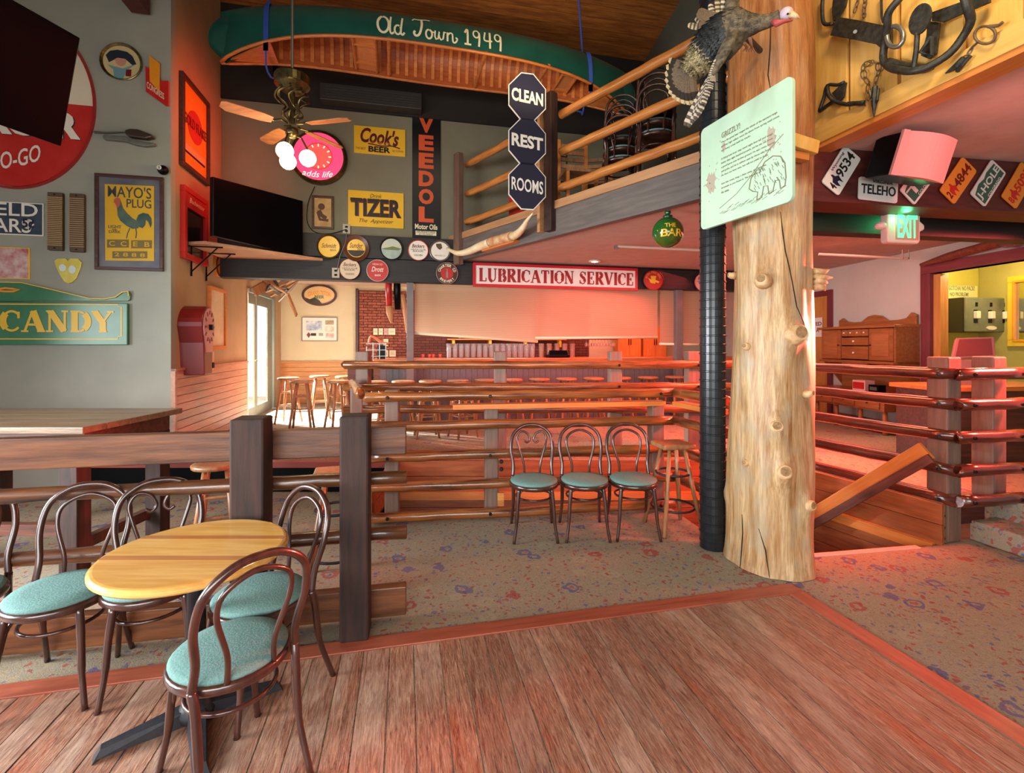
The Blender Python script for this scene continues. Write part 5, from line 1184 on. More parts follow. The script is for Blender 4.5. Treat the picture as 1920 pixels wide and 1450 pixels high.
# ---------------------------------------------------------------- green ball sign, conduit, recessed light
ob = thing('ball_ornament', 'green glass ball lettered THE BAR hanging under the balcony', 'ornament', P(1252, 436, 4.75))
b = B().ball((0, 0, 0), .150, 28, 20); b.go('ball', mat('green_gold_glass', '#1d5a22', '#5f5a1a', rough=.08, ns=3, lo=.5, hi=.75), ob, smooth=True)
B().lathe([(.05, .14), (.045, .165), (.02, .17), (.03, .19), (.03, .21), (.01, .215)], 16).go('cap', mat('green_brass', '#3e6a48', rough=.3, metal=.7), ob, smooth=True)
B().tube([(0, 0, .21), (0, 0, .46)], .003, 5).go('wire', MSTEEL, ob)
def ballw(rad): return lambda x, z: (x, z)
for s, z0, z1, x0, x1 in (('THE', .02, .06, -.07, .03), ('BAR', -.065, .005, -.10, .10)):
    me_o = text(s, MYSIGN, ob, x0, x1, z0, z1, 0, bold=.02)
    for v in me_o.data.vertices:
        x, z = v.co.x, v.co.z; v.co.y = -math.sqrt(max(.1525**2-x*x-z*z, 0))-(.001 if v.co.y < .001 else 0)
cn = thing('ceiling_conduit', 'thin metal track rail under the low ceiling behind the green ball', 'rail', P(1235, 460, 6.2))
B().tube([P(1155, 462, 6.6), P(1330, 470, 6.0)], .018, 8).go('rail', mat('rail_beige', '#b89a88', rough=.4), cn, M=Matrix.Identity(4))
B().box(-.03, .03, -.03, .03, -.08, .14).go('end_bracket', MSTEEL, cn, M=Matrix.Translation(P(1156, 456, 6.6)))
cn = thing('ceiling_conduit', 'thin metal rail under the low ceiling between the big log and the right wall', 'rail', P(1620, 482, 6.2))
B().tube([P(1535, 477, 6.6), P(1702, 485, 6.2)], .018, 8).go('rail', MC['rail_beige'], cn, M=Matrix.Identity(4))
for px in (1692, 1704): B().tube([P(px, 468, 6.2), P(px, 486, 6.2)], .006, 6).go('hanger', MSTEEL, cn, M=Matrix.Identity(4))
dl = thing('recessed_light', 'glowing red-white recessed light in the low ceiling before the bar', 'light', P(1115, 489, 7.76))
dl.matrix_basis = Matrix.Translation((P(1115, 489, 7.76).x, 7.76, 2.995))
B().lathe([(.02, 0), (.09, 0), (.10, -.012), (.085, -.02)], 20).go('trim_ring', MWHITE, dl); B().lathe([(.01, -.014), (.07, -.016), (.01, -.03)], 20).go('lamp', mat('red_lamp', '#ffb0a0', emit=14), dl)
# ---------------------------------------------------------------- screens
tv = thing('wall_television', 'big black flat television on the corner shelf below the fan', 'television', P(484, 430, 6.3))
c = [P(399, 331, 5.85), P(568, 377, 7.08), P(568, 482, 7.08), P(399, 442, 5.85)]
def quadbox(c, t, name, m, parent, inset=0, bev=.006, off=0):
    n = (c[1]-c[0]).cross(c[3]-c[0]).normalized()
    if n.dot(c[0]-V((0, 0, H))) < 0: n = -n
    g = sum(c, V((0, 0, 0)))/4; q = [g+(p-g)*(1-inset)+n*off for p in c]
    vs = q+[p+n*t for p in q]
    return B().add(vs, [(0, 3, 2, 1), (4, 5, 6, 7), (0, 1, 5, 4), (1, 2, 6, 5), (2, 3, 7, 6), (3, 0, 4, 7)]).go(name, m, parent, bevel=bev, M=Matrix.Identity(4))
quadbox(c, .06, 'casing', MBLK, tv); quadbox(c, .003, 'screen', MSCR, tv, .03, 0, -.002)
sf = thing('corner_shelf', 'pale wooden corner shelf on black brackets carrying the big television', 'shelf', P(480, 465, 6.4))
zz = 2.93; ts_ = .42
a0 = SW.pt(.15, zz, .02); a1 = P(600, 487, 7.25); a1.z = zz; 
pl_ = [tuple(SW.pt(ts_, 0, .01)[:2]), (-.64*5.97, 5.97), (-2.84, 7.2), tuple(FB.pt(.06, 0, .17)[:2])]
B().slab(pl_, zz-.035, zz).go('board', mat('shelf_pale_wood', '#c0906c', '#cda07c', rough=.5, ns=5), sf, M=Matrix.Identity(4))
for t in (ts_+.08, ts_+.55):
    a = SW.pt(t, zz-.04, .02); b_ = SW.pt(t, zz-.04, .38); c_ = SW.pt(t, zz-.42, .02)
    B().tube([b_, a, c_], .012, 6).go('bracket', MBLK, sf, M=Matrix.Identity(4)); B().tube([b_+(a-b_)*.15, c_+(a-c_)*.15], .009, 6).go('bracket_brace', MBLK, sf, M=Matrix.Identity(4))
M_, _l = None, 0
t2 = thing('ceiling_television', 'black flat television hung tilted at the upper left corner, seen edge-on', 'television', P(60, 150, 3))
c = [None, P(151, 72, 3.12), P(115, 275, 3.30), P(-70, 210, 2.80)]; c[0] = c[1]+c[3]-c[2]
quadbox(c, .05, 'casing', MBLK, t2); quadbox(c, .003, 'screen', MSCR, t2, .03, 0, -.002)
B().tube([P(-20, 30, 3.05), P(-20, -300, 3.2)], .02, 8).go('mount_arm', MBLK, t2, M=Matrix.Identity(4))
# ---------------------------------------------------------------- grey wall at left
def ipoly(q, pts, y0, y1, name, m, **k): return B().prism([q.L(*p) for p in pts], y0, y1).go(name, m, q.o, **k)
q = T(LW, 'round_enamel_sign', 'huge round enamel sign, white above and red below, reading TO-GO, behind the television', 'sign', -141, 19, 181, 355)
R = q.w/2; k = q.h/q.w
B().ring(0, 0, R, R*k, .02, -.03, 0, 64).go('rim', mat('red_rim', '#9c2420', rough=.3), q.o)
B().prism([(R*.97*math.cos(PI*i/32), R*.97*k*math.sin(PI*i/32)) for i in range(33)], -.022, 0).go('white_half', mat('white_half_enamel', '#d8cdb4', '#e0d6c0', rough=.25, ns=3), q.o)
B().prism([(R*.97*math.cos(PI*i/32), -R*.97*k*math.sin(PI*i/32)) for i in range(33)], -.022, 0).go('red_half', mat('red_half_enamel', '#b82824', '#c43430', rough=.2, ns=3), q.o)
for dx, m_, y in ((.012, MBLACKP, -.024), (0, MWHITE, -.027)):
    ptxt(q, 'BURGER', -118+dx*160, 203+dx*100, 154+dx*160, 254+dx*100, m_, y=y, bold=.06)
ptxt(q, 'TO-GO', -14, 283, 79, 315, MWHITE, y=-.026, bold=.01, warp=lambda x, z: (x, z+.30*x+.5*x*x))
q = T(LW, 'enamel_sign', 'small dark blue sign cut by the photo edge, ending ...IELD and ...ARS', 'sign', -85, 378, 83, 440)
panel(q, MWHITE, .012); B().box(-q.w/2+.012, q.w/2-.012, -.015, -.012, -q.h/2+.012, q.h/2-.012).go('blue_field', mat('slate_enamel', '#2c3a4c', '#43505e', rough=.25, ns=4), q.o)
ptxt(q, 'FIELD', -40, 381, 73, 405, MWHITE, y=-.018, bold=.01); ptxt(q, 'CIGARS', -82, 409, 60, 435, MWHITE, y=-.018, bold=.01); 
q5 = q; B().disc(*q.L(55, 421), .055, .055, -.018, -.015, 10).go('price_burst', MWHITE, q.o); ptxt(q, '5¢', 44, 411, 66, 432, MNAVY, y=-.020, bold=.03)
for i, (x0, y0, x1, y1, nr) in enumerate(((94, 363, 122, 471, 27), (135, 365, 162, 474, 24))):
    q = T(LW, 'ribbed_washboard', '%s of two narrow ribbed wooden boards on the grey wall' % ('left', 'right')[i], 'washboard', x0, y0, x1, y1, 0, 'narrow ribbed boards')
    B().box(-q.w/2, q.w/2, -.05, 0, -q.h/2, q.h/2).go('body', MCORK, q.o, bevel=.01)
    for k in range(nr): z = q.h*(-.41+.82*k/(nr-1)); B().tube([(-q.w/2-.004, -.052, z), (q.w/2+.004, -.052, z)], q.h*.009, 6).go('rib', mat('rib_wood_%d' % i, ('#b09468', '#a58a68')[i], rough=.5), q.o)
    for z in (-.46, .46): B().tube([(0, -.05, q.h*z), (0, -.056, q.h*z)], .008, 8).go('screw', MBOLT, q.o)
q = T(LW, 'framed_poster', "framed yellow MAYO'S PLUG poster with a rooster", 'poster', 180, 330, 308, 508)
B().frame(q.w, q.h, .035, -.035, 0).go('frame', MDFRAME, q.o, bevel=.004)
B().box(-q.w/2+.03, q.w/2-.03, -.012, 0, -q.h/2+.03, q.h/2-.03).go('mat_board', mat('slate_mat', '#5a6070', '#7c7c82', rough=.3, ns=3), q.o)
ipoly(q, [(198, 346), (290, 350), (290, 490), (199, 489)], -.016, -.012, 'yellow_sheet', MYSIGN)
MRB = mat('slate_print', '#39434c', rough=.6)
ptxt(q, "MAYO'S", 204, 351, 285, 372, MRB, y=-.019, bold=.005); ptxt(q, 'PLUG', 239, 375, 285, 391, MRB, y=-.019, bold=.005)
ptxt(q, 'LIGHT', 205, 423, 229, 429, MRB, y=-.019); ptxt(q, 'AND', 211, 430, 221, 433, MRB, y=-.019); ptxt(q, 'DARK', 206, 433, 228, 438, MRB, y=-.019)
def C2(pts): return [(x*.25, 330+y*.25) for x, y in pts]
ipoly(q, C2([(885, 230), (912, 190), (930, 245), (960, 285), (1000, 320), (1040, 345), (1060, 370), (1040, 395), (1000, 400), (960, 380), (910, 340), (890, 300)]), -.021, -.016, 'rooster_body', mat('rooster_green', '#3c5a52', '#5a7466', rough=.7, ns=12))
ipoly(q, C2([(1040, 380), (1030, 330), (1045, 295), (1080, 280), (1120, 290), (1140, 320), (1145, 360), (1135, 390), (1120, 350), (1100, 330), (1095, 370), (1075, 395)]), -.0205, -.016, 'rooster_tail', mat('rooster_tail_green', '#2c4a4c', '#44645c', rough=.7, ns=12))
ipoly(q, C2([(865, 180), (885, 165), (905, 172), (912, 195), (905, 230), (885, 245), (875, 215), (862, 200)]), -.0225, -.016, 'rooster_comb', mat('faded_red_print', '#c05a44'))
B().stroke([q.L(*p) for p in C2([(980, 395), (965, 430), (955, 470)])], .008, -.019, -.016).stroke([q.L(*p) for p in C2([(1025, 395), (1030, 430), (1025, 470)])], .008, -.0195, -.016).go('rooster_legs', MRB, q.o)
for (x0, x1, y0, y1, s) in ((810, 972, 480, 540, 'C  C'), (990, 1145, 485, 545, 'E  B'), (850, 1110, 568, 620, '2 8 8 8')):
    ipoly(q, C2([(x0, y0), (x1, y0), (x1, y1), (x0, y1)]), -.019, -.016, 'price_band', mat('olive_print', '#7a6a34')); ptxt(q, s, x0*.25+4, 330+y0*.25+3, x1*.25-4, 330+y1*.25-3, MYSIGN, y=-.021, bold=.01)
B().box(-q.w/2+.03, q.w/2-.03, -.031, -.029, -q.h/2+.03, q.h/2-.03).go('glazing', MPANE, q.o)
def pic_disc(px, py, rx, ry, label):
    q = disc_sign(px, py, rx, label, MBRASS, mat('tray_cream', '#c9b884', rough=.4), [], .13, None, LW, 0, 'tray', None, 'portrait_tray', ry)
    return q
q = pic_disc(229, 118, 40, 35, 'oval brass-rimmed tray with a portrait in a dark hat, high on the grey wall')
ipoly(q, [(200, 105), (208, 97), (222, 95), (240, 99), (250, 107), (257, 122), (250, 124), (236, 112), (222, 110), (206, 118)], -.019, -.013, 'hat', mat('dark_blue_print', '#1c2530'))
B().disc(*q.L(228, 114), .055, .07, -.018, -.013).go('face', mat('skin_print', '#c08a78'), q.o)
ipoly(q, [(203, 122), (215, 126), (232, 130), (256, 122), (244, 130), (236, 140), (232, 149), (216, 148), (214, 132)], -.0175, -.013, 'scarf', mat('blue_print', '#6a94a0'))
ipoly(q, [(238, 132), (248, 132), (247, 145), (237, 144)], -.018, -.013, 'badge', MDRED)
q = T(LW, 'match_striker_sign', 'small red sign shaped like a matchbook, next to the wall corner', 'sign', 275, 106, 318, 200)
ipoly(q, [(275, 126), (280, 130), (304, 154), (318, 154), (318, 200), (312, 200), (276, 174)], -.03, 0, 'backplate', MRED)
ipoly(q, [(283, 107), (302, 122), (302, 174), (284, 156)], -.04, -.03, 'match_card', MORANGE)
text('CONGRESS', MCREAM, q.o, q.L(278, 160)[0], q.L(310, 160)[0], q.L(290, 178)[1], q.L(290, 166)[1], -.033, warp=lambda x, z: (x, z-.7*x))
q = T(LW, 'drill_tool', 'old rotary hand tool with grey body mounted on the grey wall', 'tool', 180, 246, 298, 279)
def C1(pts): return [(x*.25, y*.25) for x, y in pts]
ipoly(q, C1([(795, 1025), (960, 1035), (1000, 1050), (1090, 1075), (1170, 1085), (1180, 1105), (1100, 1112), (1030, 1100), (960, 1075), (800, 1060), (790, 1045)]), -.06, 0, 'grey_body', mat('tool_grey', '#5c5e58', '#6e706a', rough=.4, ns=14), bevel=.012)
ipoly(q, C1([(965, 1000), (1000, 988), (1060, 992), (1110, 1010), (1160, 1030), (1175, 1050), (1120, 1062), (1060, 1055), (1000, 1045), (970, 1030)]), -.09, -.01, 'dark_handle', mat('tool_brown', '#3a2e26', rough=.35), bevel=.014)
B().tube([(q.L(*C1([(720, 1000)])[0])[0], -.03, q.L(*C1([(720, 1000)])[0])[1]), (q.L(*C1([(800, 1006)])[0])[0], -.03, q.L(*C1([(800, 1006)])[0])[1]), (q.L(*C1([(970, 1002)])[0])[0], -.04, q.L(*C1([(970, 1002)])[0])[1])], [.014, .012, .006], 8).go('shaft', mat('tool_grey2', '#4c463e', rough=.5), q.o)
q = T(LW, 'eight_ball', 'black eight ball fixed at the corner of the grey wall', 'ball', 299, 313, 320, 331)
B().ball((0, -.05, 0), .055, 16, 10).go('ball', MBLK, q.o, smooth=True); B().disc(-.015, .01, .024, .024, -.108, -.098, 16).go('white_spot', MWHITE, q.o); text('8', MBLACKP, q.o, -.025, -.005, -.006, .026, -.11)
q = T(LW, 'small_print', 'glossy red and white print above the candy sign, cut by the photo edge', 'picture', -60, 463, 57, 523)
panel(q, MYSIGN, .012); B().box(-q.w/2, q.w/2-.012, -.015, -.012, -q.h/2+.012, q.h/2-.012).go('print', mat('pink_red_print', '#a8323a', '#d8c8c4', rough=.15, ns=5), q.o)
q = T(LW, 'bottle_cap_tin', 'small yellow and blue heart-like tin plaque beneath the ribbed boards', 'plaque', 104, 484, 156, 533)
ipoly(q, C2([(415, 640), (440, 622), (500, 620), (516, 640), (535, 620), (590, 622), (620, 650), (612, 690), (580, 770), (550, 800), (520, 808), (490, 795), (460, 750), (430, 690)]), -.02, 0, 'tin', mat('lemon_tin', '#c9b83a', '#d8cc6a', rough=.25, ns=8), bevel=.004)
B().disc(*q.L(120, 503), .035, .04, -.025, -.02).disc(*q.L(138, 506), .035, .045, -.025, -.02).go('pale_lobes', mat('pale_blue_tin', '#cfe0dc', rough=.25), q.o)
q = T(LW, 'candy_sign', 'green enamel sign reading CANDY in gold with a scrolled top edge', 'sign', -130, 528, 248, 647)
ipoly(q, C2([(-520, 860), (-300, 820), (0, 795), (180, 800), (400, 850), (560, 890), (690, 925), (800, 930), (880, 915), (930, 875), (975, 865), (990, 890), (985, 930), (970, 940), (-520, 945)]), -.03, 0, 'crest', MGREEN, bevel=.004)
a = q.L(-130, 564); c = q.L(243, 647)
B().box(a[0], c[0], -.05, 0, c[1], a[1]).go('panel', MGREEN, q.o, bevel=.006)
def sp(pts, wd, y=-.0535, m=MGOLDP, name='gold_line'): return B().stroke([q.L(*p) for p in C2(pts)], wd, y, -.045).go(name, m, q.o)
sp([(-500, 962), (905, 968), (905, 985), (930, 985), (930, 1205), (905, 1205), (905, 1225), (-500, 1222)], .012)
sp([(0, 800), (180, 803), (400, 853), (690, 922), (800, 926), (880, 912), (930, 876), (975, 868), (980, 905)], .010, -.034, MGOLDP)
sp([(0, 855), (60, 845), (120, 850), (170, 858), (120, 870), (60, 870), (0, 862)], .02, -.034, MORANGE, 'gold_scroll')
x0 = q.L(7, 610)[0]; x1 = q.L(218, 610)[0]; z0 = q.L(110, 623)[1]; z1 = q.L(110, 583)[1]
slabtext('CANDY', MGOLDP, q.o, x0, x1, z0, z1, -.055, .27, .10)
q = T(LW, 'beam_stub', 'end of a dark wooden ceiling beam poking down in front of the grey wall', 'beam', 243, -40, 285, 26, .05)
B().box(-q.w*.42, q.w*.42, -.25, 0, -q.h/2, q.h/2).go('stub', MREDB, q.o, bevel=.004)
# ---------------------------------------------------------------- side wall
q = T(SW, 'framed_advert', 'tall orange framed advertisement reading GOLD FLAKE, on the red-lit side wall', 'poster', 335, 165, 387, 330)
B().frame(q.w, q.h, .06, -.05, 0).go('frame', MDFRAME, q.o, bevel=.004); B().box(-q.w/2+.05, q.w/2-.05, -.02, 0, -q.h/2+.05, q.h/2-.05).go('orange_sheet', MORANGE, q.o)
B().disc(0, .05, q.w*.27, q.h*.18, -.024, -.02).go('red_seal', MRED, q.o); text('GOLD FLAKE', MDRED, q.o, -q.w*.40, q.w*.40, .0, .13, -.029, bold=.02, warp=None)
B().box(-q.w*.36, q.w*.36, -.024, -.02, -q.h*.30, -q.h*.22).go('white_band', mat('peach_print', '#d8a878'), q.o); B().box(-q.w*.36, q.w*.36, -.026, -.02, -q.h*.315, -q.h*.295).go('dark_line', MBLACKP, q.o)
q = T(SW, 'framed_mirror', 'red framed chalkboard with white script, below the orange advertisement', 'mirror', 337, 362, 382, 492)
B().frame(q.w, q.h, .07, -.06, 0).go('frame', MRED, q.o, bevel=.006); B().box(-q.w/2+.06, q.w/2-.06, -.05, 0, q.h*.22, q.h/2-.06).go('header', MRED, q.o)
B().box(-q.w/2+.06, q.w/2-.06, -.02, 0, -q.h/2+.06, q.h*.22).go('glass', mat('dark_board', '#14110f', rough=.15), q.o); text('Budweiser', MCREAM, q.o, -q.w*.3, q.w*.34, q.h*.30, q.h*.37, -.054, shear=.3)
q = T(SW, 'framed_drawing', 'tall pale drawing in a brown wooden frame, partly behind the red clock', 'picture', 388, 540, 420, 655)
B().frame(q.w, q.h, .05, -.04, 0).go('frame', MPINEO, q.o, bevel=.004); B().box(-q.w/2+.04, q.w/2-.04, -.015, 0, -q.h/2+.04, q.h/2-.04).go('sheet', mat('pale_sheet', '#dccaac', '#d0bc9a', rough=.6, ns=5), q.o)
q = T(SW, 'gas_pump_clock', 'dark red rounded clock box with pink dial projecting from the side wall', 'clock', 350, 577, 388, 690)
# projecting rounded box: face turned to the right
M = Matrix.Translation((0, 0, 0)); W2 = .34
arch = lambda k: [(-.19*k, -.45), (.19*k, -.45)]+[(.26*k*math.cos(PI*(i/14)), .16+.26*k*math.sin(PI*(i/14))) for i in range(15)]
p0 = P(374, 628, 6.05); clk = thing('wheel_clock', 'dark red round-topped clock with pink dial projecting from the side wall', 'clock', p0)
S.collection.objects.unlink(q.o); bpy.data.objects.remove(q.o)
MX = Matrix.Translation(p0)@Matrix.Rotation(SW.a+.10, 4, 'Z')
B().prism([(-.16, -.50), (.16, -.50), (.20, -.1)]+[(.26*math.cos(PI*i/16), .10+.26*math.sin(PI*i/16)) for i in range(17)]+[(-.20, -.1)], -.10, .22).go('box', MDRED, clk, bevel=.01, M=MX)
B().prism([(-.13, -.22), (.13, -.22)]+[(.235*math.cos(math.radians(-35+250*i/20)), .10+.235*math.sin(math.radians(-35+250*i/20))) for i in range(21)], -.112, -.10).go('dial', mat('pink_dial', '#c98a88', rough=.4), clk, M=MX)
b = B()
for k in range(12):
    a = 2*PI*k/12; b.box(-.012, .012, -.118, -.112, -.025, .025, MX@Matrix.Translation((.18*math.sin(a), 0, .10+.18*math.cos(a)))@Matrix.Rotation(a, 4, 'Y'))
b.go('dial_marks', MDRED, clk, M=Matrix.Identity(4)); B().box(-.03, .03, -.15, -.11, .06, .13).go('hub', MBLK, clk, M=MX)
q = T(SW, 'round_plaque', 'small round orange plaque below the corner shelf', 'plaque', 402, 476, 415, 522)
B().disc(0, 0, .16, .16, -.03, 0, 24).go('disc', MORANGE, q.o); B().ring(0, 0, .16, .16, .03, -.04, -.03).go('rim', MDFRAME, q.o)
q = T(SW, 'light_switch_box', 'small beige wall box above the wainscot', 'outlet', 384, 662, 399, 692)
B().box(-.08, .08, -.04, 0, -.13, .13).go('plate', mat('beige_box', '#c8a184', rough=.5), q.o, bevel=.004); B().box(-.03, .03, -.06, -.04, -.1, -.02).go('knob', MBLK, q.o)
# clutter over the glass door
dk = thing('snowshoe_tool_display', 'cluster of old tools, saw blade and planks mounted above the glass door', 'tools', SW.pt(3.3, 2.8, .1))
random.seed(3)
for k in range(9):
    a = SW.pt(2.9+.12*k, 2.70+random.uniform(-.1, .1), .30+.015*k); d = V((random.uniform(-.2, .3), random.uniform(-.3, .3), random.uniform(-.22, .22)))
    B().tube([a-d, a, a+d], [.02, .03, .012], 7).go('tool_handle', (MIRON, MSTOOL, MSTEEL)[k % 3], dk, M=Matrix.Identity(4))
bar(SW.pt(2.75, 2.55, .12), SW.pt(3.15, 2.80, .3), .05, .16, 'plank', MSTOOL, dk); bar(SW.pt(3.6, 2.60, .25), SW.pt(3.75, 3.0, .45), .02, .12, 'saw_blade', MSTEEL, dk)
bar(SW.pt(4.0, 2.85, .3), SW.pt(4.6, 2.25, .42), .03, .09, 'paddle', MSTOOL, dk)
# back wall pictures
q = T(BW, 'oval_sign', 'oval framed landscape sign with orange lettering on the cream back wall', 'sign', 566, 533, 632, 574)
B().ring(0, 0, q.w/2, q.h/2, .05, -.04, 0, 40).go('frame', MDFRAME, q.o); B().disc(0, 0, q.w/2-.04, q.h/2-.04, -.02, 0, 40).go('picture', mat('dusk_print', '#d8c898', '#e0b880', rough=.5, ns=4), q.o)
B().prism([(-.30, -.06), (-.2, -.1), (-.1, -.05), (0, -.12), (.05, -.19), (-.12, -.2), (-.25, -.14)], -.024, -.02).go('dark_hill', mat('hill_print', '#3a3a2a'), q.o)
text('GRAND TETON', MORANGE, q.o, -.24, .24, .0, .10, -.024, bold=.03, warp=lambda x, z: (x, z-.8*x*x)); text('BEER', MGREEN, q.o, -.1, .1, -.08, -.01, -.024, bold=.03)
q = T(BW, 'framed_photos', 'white framed board with photos and small badges on the cream back wall', 'picture', 566, 595, 633, 640)
panel(q, mat('white_board', '#ece8e0', rough=.4), .015); B().frame(q.w, q.h, .015, -.03, 0).go('frame', mat('grey_frame', '#77706a', rough=.4), q.o)
for (x0, y0, x1, y1, m_) in ((574, 602, 604, 620, mat('photo_blue', '#6a86b0', '#dfe4ea', rough=.5, ns=8)), (610, 601, 626, 609, mat('photo_brown', '#8a7a5a', '#b8a888', rough=.5, ns=8)), (610, 612, 626, 622, mat('photo_fox', '#b8a08a', '#e8e0d8', rough=.5, ns=8)), (583, 625, 593, 630, MBLACKP), (598, 625, 606, 630, MSTEEL), (611, 625, 626, 634, mat('photo_red', '#c08a80', '#e8e0d8', rough=.5, ns=9))):
    ipoly(q, [(x0, y0), (x1, y0), (x1, y1), (x0, y1)], -.02, -.015, 'photo', m_)
ipoly(q, [(575, 628), (579, 623), (583, 628), (579, 634)], -.02, -.015, 'badge', MDRED)
# ---------------------------------------------------------------- grizzly board
GP = Plane(1.48, 3.70, 1.735-1.48, 2.93-3.70)
q = T(GP, 'grizzly_board', 'pale mint board titled GRIZZLY! with text and a bear drawing, on the big log', 'sign', 1319, 205, 1494, 400, .0)
cs = [q.L(1312, 258), q.L(1483, 136), q.L(1501, 366), q.L(1328, 437)]
w2 = (cs[1][0]-cs[0][0]+cs[2][0]-cs[3][0])/4; h2 = (cs[0][1]-cs[3][1]+cs[1][1]-cs[2][1])/4; cx0 = sum(c[0] for c in cs)/4; cz0 = sum(c[1] for c in cs)/4
rr = .04; pts = []
for sx, sz, a0 in ((1, 1, 0), (-1, 1, 90), (-1, -1, 180), (1, -1, 270)):
    for i in range(6): a = math.radians(a0+18*i); pts.append((cx0+sx*(w2-rr)+rr*math.cos(a), cz0+sz*(h2-rr)+rr*math.sin(a)))
B().prism(pts, -.03, 0).go('board', mat('mint_board', '#b6d8bc', '#c2e2c6', rough=.45, ns=3), q.o, bevel=.004)
MINK = mat('brown_ink', '#7c7a5e', rough=.7); MSTN = mat('pink_stain', '#b2a795', rough=.6)
def gx(u): return cx0+w2*u
def gz(v): return cz0+h2*v
text('GRIZZLY!', MINK, q.o, gx(-.45), gx(-.02), gz(.60), gz(.70), -.033)
LOREM = ['Once the great bear ranged the whole of the western range', 'and the high valleys were his alone from spring until snow,', 'and every creek held his tracks.', '', 'A full grown boar may stand eight feet tall and weigh', 'better than eight hundred pounds, yet he can run down', 'a good horse over broken ground. He eats roots, berries', 'and grubs, and he is seldom seen by those who look.', 'He does not hunt men, but will not yield to them.', '', 'Give him room, keep a clean camp, and leave the', 'mountain as you found it. The bear will do', 'the same.']
for i, s in enumerate(LOREM):
    if s: text(s, MINK, q.o, gx(-.46), gx(-.46+1.24*len(s)/59), gz(.50-.078*i), gz(.545-.078*i), -.032)
def blot(u, v, ru, rv, n, seed):
    random.seed(seed); b = B()
    pts = [(gx(u+ru*math.cos(2*PI*i/22)*random.uniform(.6, 1.1)), gz(v+rv*math.sin(2*PI*i/22)*random.uniform(.6, 1.1))) for i in range(22)]
    b.prism(pts, -.0306, -.03)
    for k in range(n):
        x, z, r = gx(u+random.uniform(-2, 2)*ru), gz(v+random.uniform(-2, 2)*rv), random.uniform(.002, .007)
        b.disc(x, z, r, r, -.0306, -.03, 6)
    b.go('stain', MSTN, q.o, kind='stuff')
blot(-.72, -.15, .14, .26, 20, 1); blot(.62, .15, .10, .22, 20, 2); blot(-.40, .42, .05, .1, 8, 3)
# sketched bear at the lower right
bear = [(.18, -.55), (.22, -.38), (.34, -.28), (.42, -.30), (.50, -.20), (.66, -.16), (.80, -.22), (.88, -.36), (.90, -.60), (.88, -.72), (.80, -.74), (.78, -.60), (.70, -.58), (.66, -.74), (.58, -.76), (.56, -.62), (.48, -.60), (.44, -.78), (.34, -.80), (.36, -.66), (.26, -.62)]
B().stroke([(gx(u), gz(v)) for u, v in bear], .006, -.0335, -.03, True).go('bear_outline', MINK, q.o)
b = B(); random.seed(5)
for k in range(46):
    u, v = random.uniform(.28, .86), random.uniform(-.58, -.26); b.stroke([(gx(u), gz(v)), (gx(u+.03), gz(v-.06))], .0022, -.0325-.00001*k, -.03)
for k in range(30):
    u = -.5+1.35*k/30; v = -.78+random.uniform(-.05, .04); b.stroke([(gx(u), gz(v)), (gx(u+.10), gz(v+.03))], .0022, -.0322-.00001*k, -.03)
b.stroke([(gx(-.5), gz(-.70)), (gx(-.1), gz(-.55)), (gx(.2), gz(-.35)), (gx(.6), gz(-.02)), (gx(.85), gz(.12))], .003, -.0328, -.03).go('sketch_lines', MINK, q.o)
sb = thing('board_support', 'short pale timber stubs behind the grizzly board on the big log', 'bracket', P(1500, 275, 3.25))
bar(P(1470, 262, 3.25), P(1527, 280, 3.3), .08, .09, 'stub', MPINE, sb); bar(P(1475, 290, 3.28), P(1512, 297, 3.3), .06, .05, 'stub', MPINEO, sb)
# ---------------------------------------------------------------- turkey
tk = thing('mounted_turkey', 'stuffed wild turkey in flight mounted on the upper part of the big log', 'turkey', P(1370, 90, 3.12))
MTB = mat('turkey_body', '#3c342a', '#7a6c54', rough=.8, ns=34, bump=.5); MTD = mat('turkey_dark', '#14181a', '#343a3c', rough=.45, ns=30, bump=.4)
MTC = mat('turkey_cream_barring', '#5c4c34', '#c8b888', rough=.8, ns=24, bump=.4); MTF = mat('turkey_feather', '#5c4c3c', '#7c6a54', rough=.8, ns=20, scale=(8, 8, 8))
spn = bez([P(1282, 142, 3.22), P(1312, 112, 3.18), P(1340, 82, 3.12), P(1372, 58, 3.06), P(1398, 48, 3.0), P(1422, 44, 2.96), P(1446, 38, 2.93), P(1462, 30, 2.9)], 5)
rad = []; n = len(spn)
for i in range(n):
    u = i/(n-1); rad.append([.03, .085, .125, .135, .115, .06, .045, .036, .036][min(int(u*8), 7)]*(1-(u*8 % 1))+[.03, .085, .125, .135, .115, .06, .045, .036, .036][min(int(u*8)+1, 8)]*(u*8 % 1))
B().tube(spn, rad, 16).go('body', MTB, tk, smooth=True, M=Matrix.Identity(4))
def scales(i0, i1, m, name, rows, seed, k=1.):
    random.seed(seed); b = B()
    for r in range(rows):
        u = i0+(i1-i0)*r/max(rows-1, 1); i = min(int(u*(n-1)), n-2); c = spn[i]; ax = (spn[i]-spn[i+1]).normalized(); rd_ = rad[i]
        up = ax.orthogonal().normalized(); sd = ax.cross(up)
        for j in range(24):
            q_ = 2*PI*(j+.5*(r % 2))/24; o_ = (up*math.cos(q_)+sd*math.sin(q_)); tn = ax.cross(o_); base = c+o_*rd_*1.0; tip = base+ax*.042*k+o_*.010
            b.add([base-tn*.011, base+tn*.011, base+tn*.014*k+ax*.03*k+o_*.009, tip, base-tn*.014*k+ax*.03*k+o_*.009], [(0, 1, 2, 3, 4), (4, 3, 2, 1, 0)])
    return b.go(name, m, tk, kind='stuff', M=Matrix.Identity(4))
